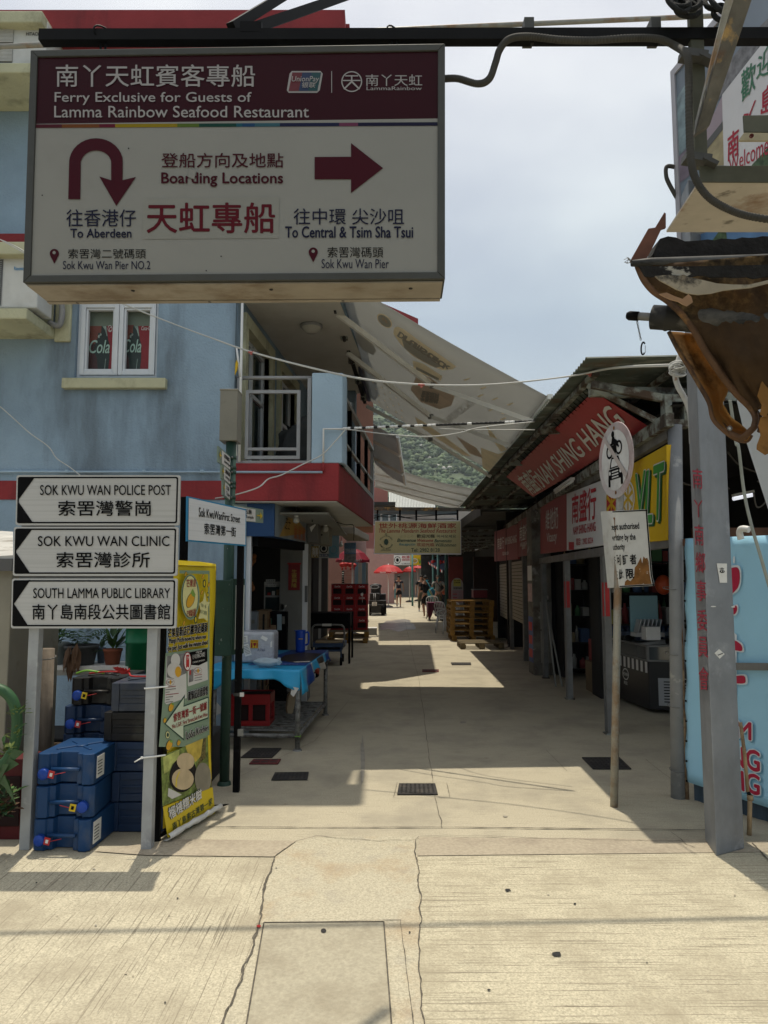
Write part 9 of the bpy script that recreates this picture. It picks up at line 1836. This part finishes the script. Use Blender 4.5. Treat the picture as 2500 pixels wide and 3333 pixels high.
g = MB(); g.prism([at(K_(x, y),6.0) for x, y in ((65,270),(100,310),(165,365),(140,378),(65,378))],(0,.02,0), m_paper); g.prism([at(K_(x, y),6.0) for x, y in ((-40,378),(200,375),(200,420),(-40,440))],(0,.3,0), M('grey rail timber', (.22,.21,.19),.8, var=.2)); g.thing('scrap_sheet', 'crumpled white sheet on a grey rail at the left edge', 'sheet', at(K_(100,378),6.0))
g = MB(); g.prism([at(K_(x, y),6.9) for x, y in ((1398,540),(1405,690),(1440,692),(1492,665),(1490,625),(1450,580))],(0,.006,0), M('torn plastic', (.50,.50,.49),.6, var=.15, vs=6, bump=.4, bs=9)); g.thing('plastic_sheet', 'torn pale plastic sheet sticking out right of the yellow banner', 'sheet', at(K_(1440,690),6.9))
g = MB(); g.bx(-3.2,-1.35,5.6,6.1,.0,.36, m_dark); g.bx(-3.2,-1.5,5.55,5.58,.3,.34, m_wood); g.thing('low_bench', 'dark low bench hidden behind the jerry cans', 'bench', (-2.4,5.85,0), bevel=.01)
# ------------------------------------------------------------------ overhead wires
m_wire = M('white cable', (.50,.50,.47),.5, var=.08, vs=5); m_wtape = M('black tape', (.02,.02,.02),.5, var=0)
def wire(name, lab, pts, r_, m=m_wire, n=8, second=0.): g = MB(); P = spline([at(p, y) for p, y in pts], n); g.tube(P, r_, m, 6); (g.tube([p + V((0,0, second * math.sin(math.pi * i / (len(P) - 1)) - .012)) for i, p in enumerate(P)], r_, m, 6) if second else None); g.thing(name, lab, 'cable', P[0]); return P
P = wire('overhead_cable', 'pair of white cables sagging across the lane below the hanging sign', [((250,905),7.0),((384,980),6.95),((560,1052),6.9),((700,1105),6.8),((820,1147),6.7),((1010,1198),6.5),((1200,1238),6.3),((1400,1254),6.1),((1600,1252),5.9),((1850,1225),5.6),((2000,1196),5.3),((2195,1186),5.0)],.006, second=.02)
for k, (x, y, yy, lab) in enumerate(((818,1147,6.7, 'small red clip on the white cables near the balcony'),(1372,1253,6.12, 'small red clip on the white cables in mid span'),(1920,1216,5.5, 'small red clip on the white cables near the tin roof'))): p = at((x, y), yy); g = MB(); g.tube([p - V((.03,0,-.002)), p + V((.03,0,0))],.010, M('clip red', (.42,.12,.10),.5, var=0),8); g.box(p - V((0,0,.014)),(.02,.012,.02), MATS['clip red']); g.thing('cable_clip', lab, 'clip', p)
P = spline([at(O_(x, y),4.75) for x, y in ((575,1290),(560,1340),(535,1460),(560,1560),(610,1650),(650,1740),(672,1850),(682,2060))],8); g = MB(); g.tube(P, .019, M('scuffed white pipe', (.52,.52,.50),.5, var=.1, dirt=((.25,.12,.06),7,.56,.64,.8)),12); g.thing('bent_pipe', 'bent scuffed white pipe rising to the cable coils beside the steel column', 'pipe', P[-1])
g = MB(); c = at(O_(553,1400),4.72)
for k in range(6): g.tube([c + V((.055 * math.cos(t) * (1 + .2 * math.sin(k)),.03 * math.sin(t + k),.030 * math.sin(t) + .012 * (k - 3) )) for t in [q * math.pi / 9 for q in range(18)]],.0055, m_wire, 5, True)
g.tube(spline([c, at(O_(640,1390),4.74), at(O_(700,1420),4.8)]),.005, m_wire, 5); g.thing('cable_coil', 'tangle of white cable coiled round the bent white pipe', 'cable', c)
wire('loose_cable', 'thin white cable running down the blue wall to the road sign', [((-20,1315),7.2),(D_(0,780),7.2),(D_(80,850),7.2),(D_(180,940),7.2),(D_(290,1020),7.2),(D_(340,1090),7.2),(D_(420,1145),7.18),(D_(490,1200),7.1)],.0055)
wire('loose_cable', 'thin white cable swinging from the balcony pillar down past the red band', [(E_(785,915),7.1),(E_(720,990),7.0),(E_(640,1070),6.8),(E_(520,1130),6.6),(E_(400,1190),6.3),(E_(320,1215),6.1),(E_(260,1265),5.9),(E_(120,1310),5.75),(E_(0,1332),5.7)],.0065)
g = MB(); a, b = at(E_(770,912),7.22), at(F_(400,615),6.2); n = 44
for k in range(n): p, q_ = a.lerp(b, k / n), a.lerp(b, (k + 1) / n); w_ = (k % 3 != 2) if k < 24 else (k in (30,38,39)); g.tube([p, q_],.014 if w_ else .0115, m_white if w_ else m_wtape, 7)
g.thing('taped_cable', 'black cable wrapped in white tape strung straight across the lane', 'cable', a)
wire('loose_cable', 'thin white cable sagging below the taped cable across the lane', [(E_(785,915),7.2),(E_(900,930),7.0),(E_(1050,948),6.8),(E_(1230,960),6.6),(E_(1360,955),6.5),(E_(1480,935),6.4),(E_(1600,905),6.3),(F_(400,618),6.2)],.006)
wire('loose_cable', 'thin grey cable stretched level under the big awning', [(E_(1340,912),6.9),(E_(1500,918),6.6),(F_(400,662),6.3)],.005)
wire('loose_cable', 'pair of thin cables crossing the cream ledge at the left edge', [(P_(-30,1310),6.3),(P_(60,1360),6.2),(P_(140,1405),6.1),(P_(300,1500),6.0)],.005, second=.03)
g = MB(); a, b = at(E_(130,430),6.9), at(E_(150,600),6.9); g.tube([a, b],.010, m_white, 8); g.tube([at(E_(140,432),6.9), at(E_(133,455),6.9)],.004, m_blk, 5); g.prism([at(E_(x, y),6.88) for x, y in ((130,500),(138,520),(132,560),(118,590),(122,520))],(0,.02,0), m_yel); g.thing('flag_stick', 'white stick with a small yellow rolled flag at the balcony edge', 'flag', b)

# ------------------------------------------------------------------ the air of a humid day: one closed box round everything
hz = MB(); hz.bx(-2600,2600,-2100,4100,-3.2,290, None); hzo = hz.build('haze', None, kind='stuff'); hzo['label'] = 'thin humid haze over the lane and the hillside'
m_hz = bpy.data.materials.new('haze'); m_hz.use_nodes = True; hn = m_hz.node_tree; hn.nodes.remove(hn.nodes['Principled BSDF']); pv = hn.nodes.new('ShaderNodeVolumePrincipled')
pv.inputs['Density'].default_value = .0002; pv.inputs['Color'].default_value = (.80,.88,.96,1); hn.links.new(pv.outputs[0], hn.nodes['Material Output'].inputs['Volume']); hzo.data.materials.clear(); hzo.data.materials.append(m_hz)
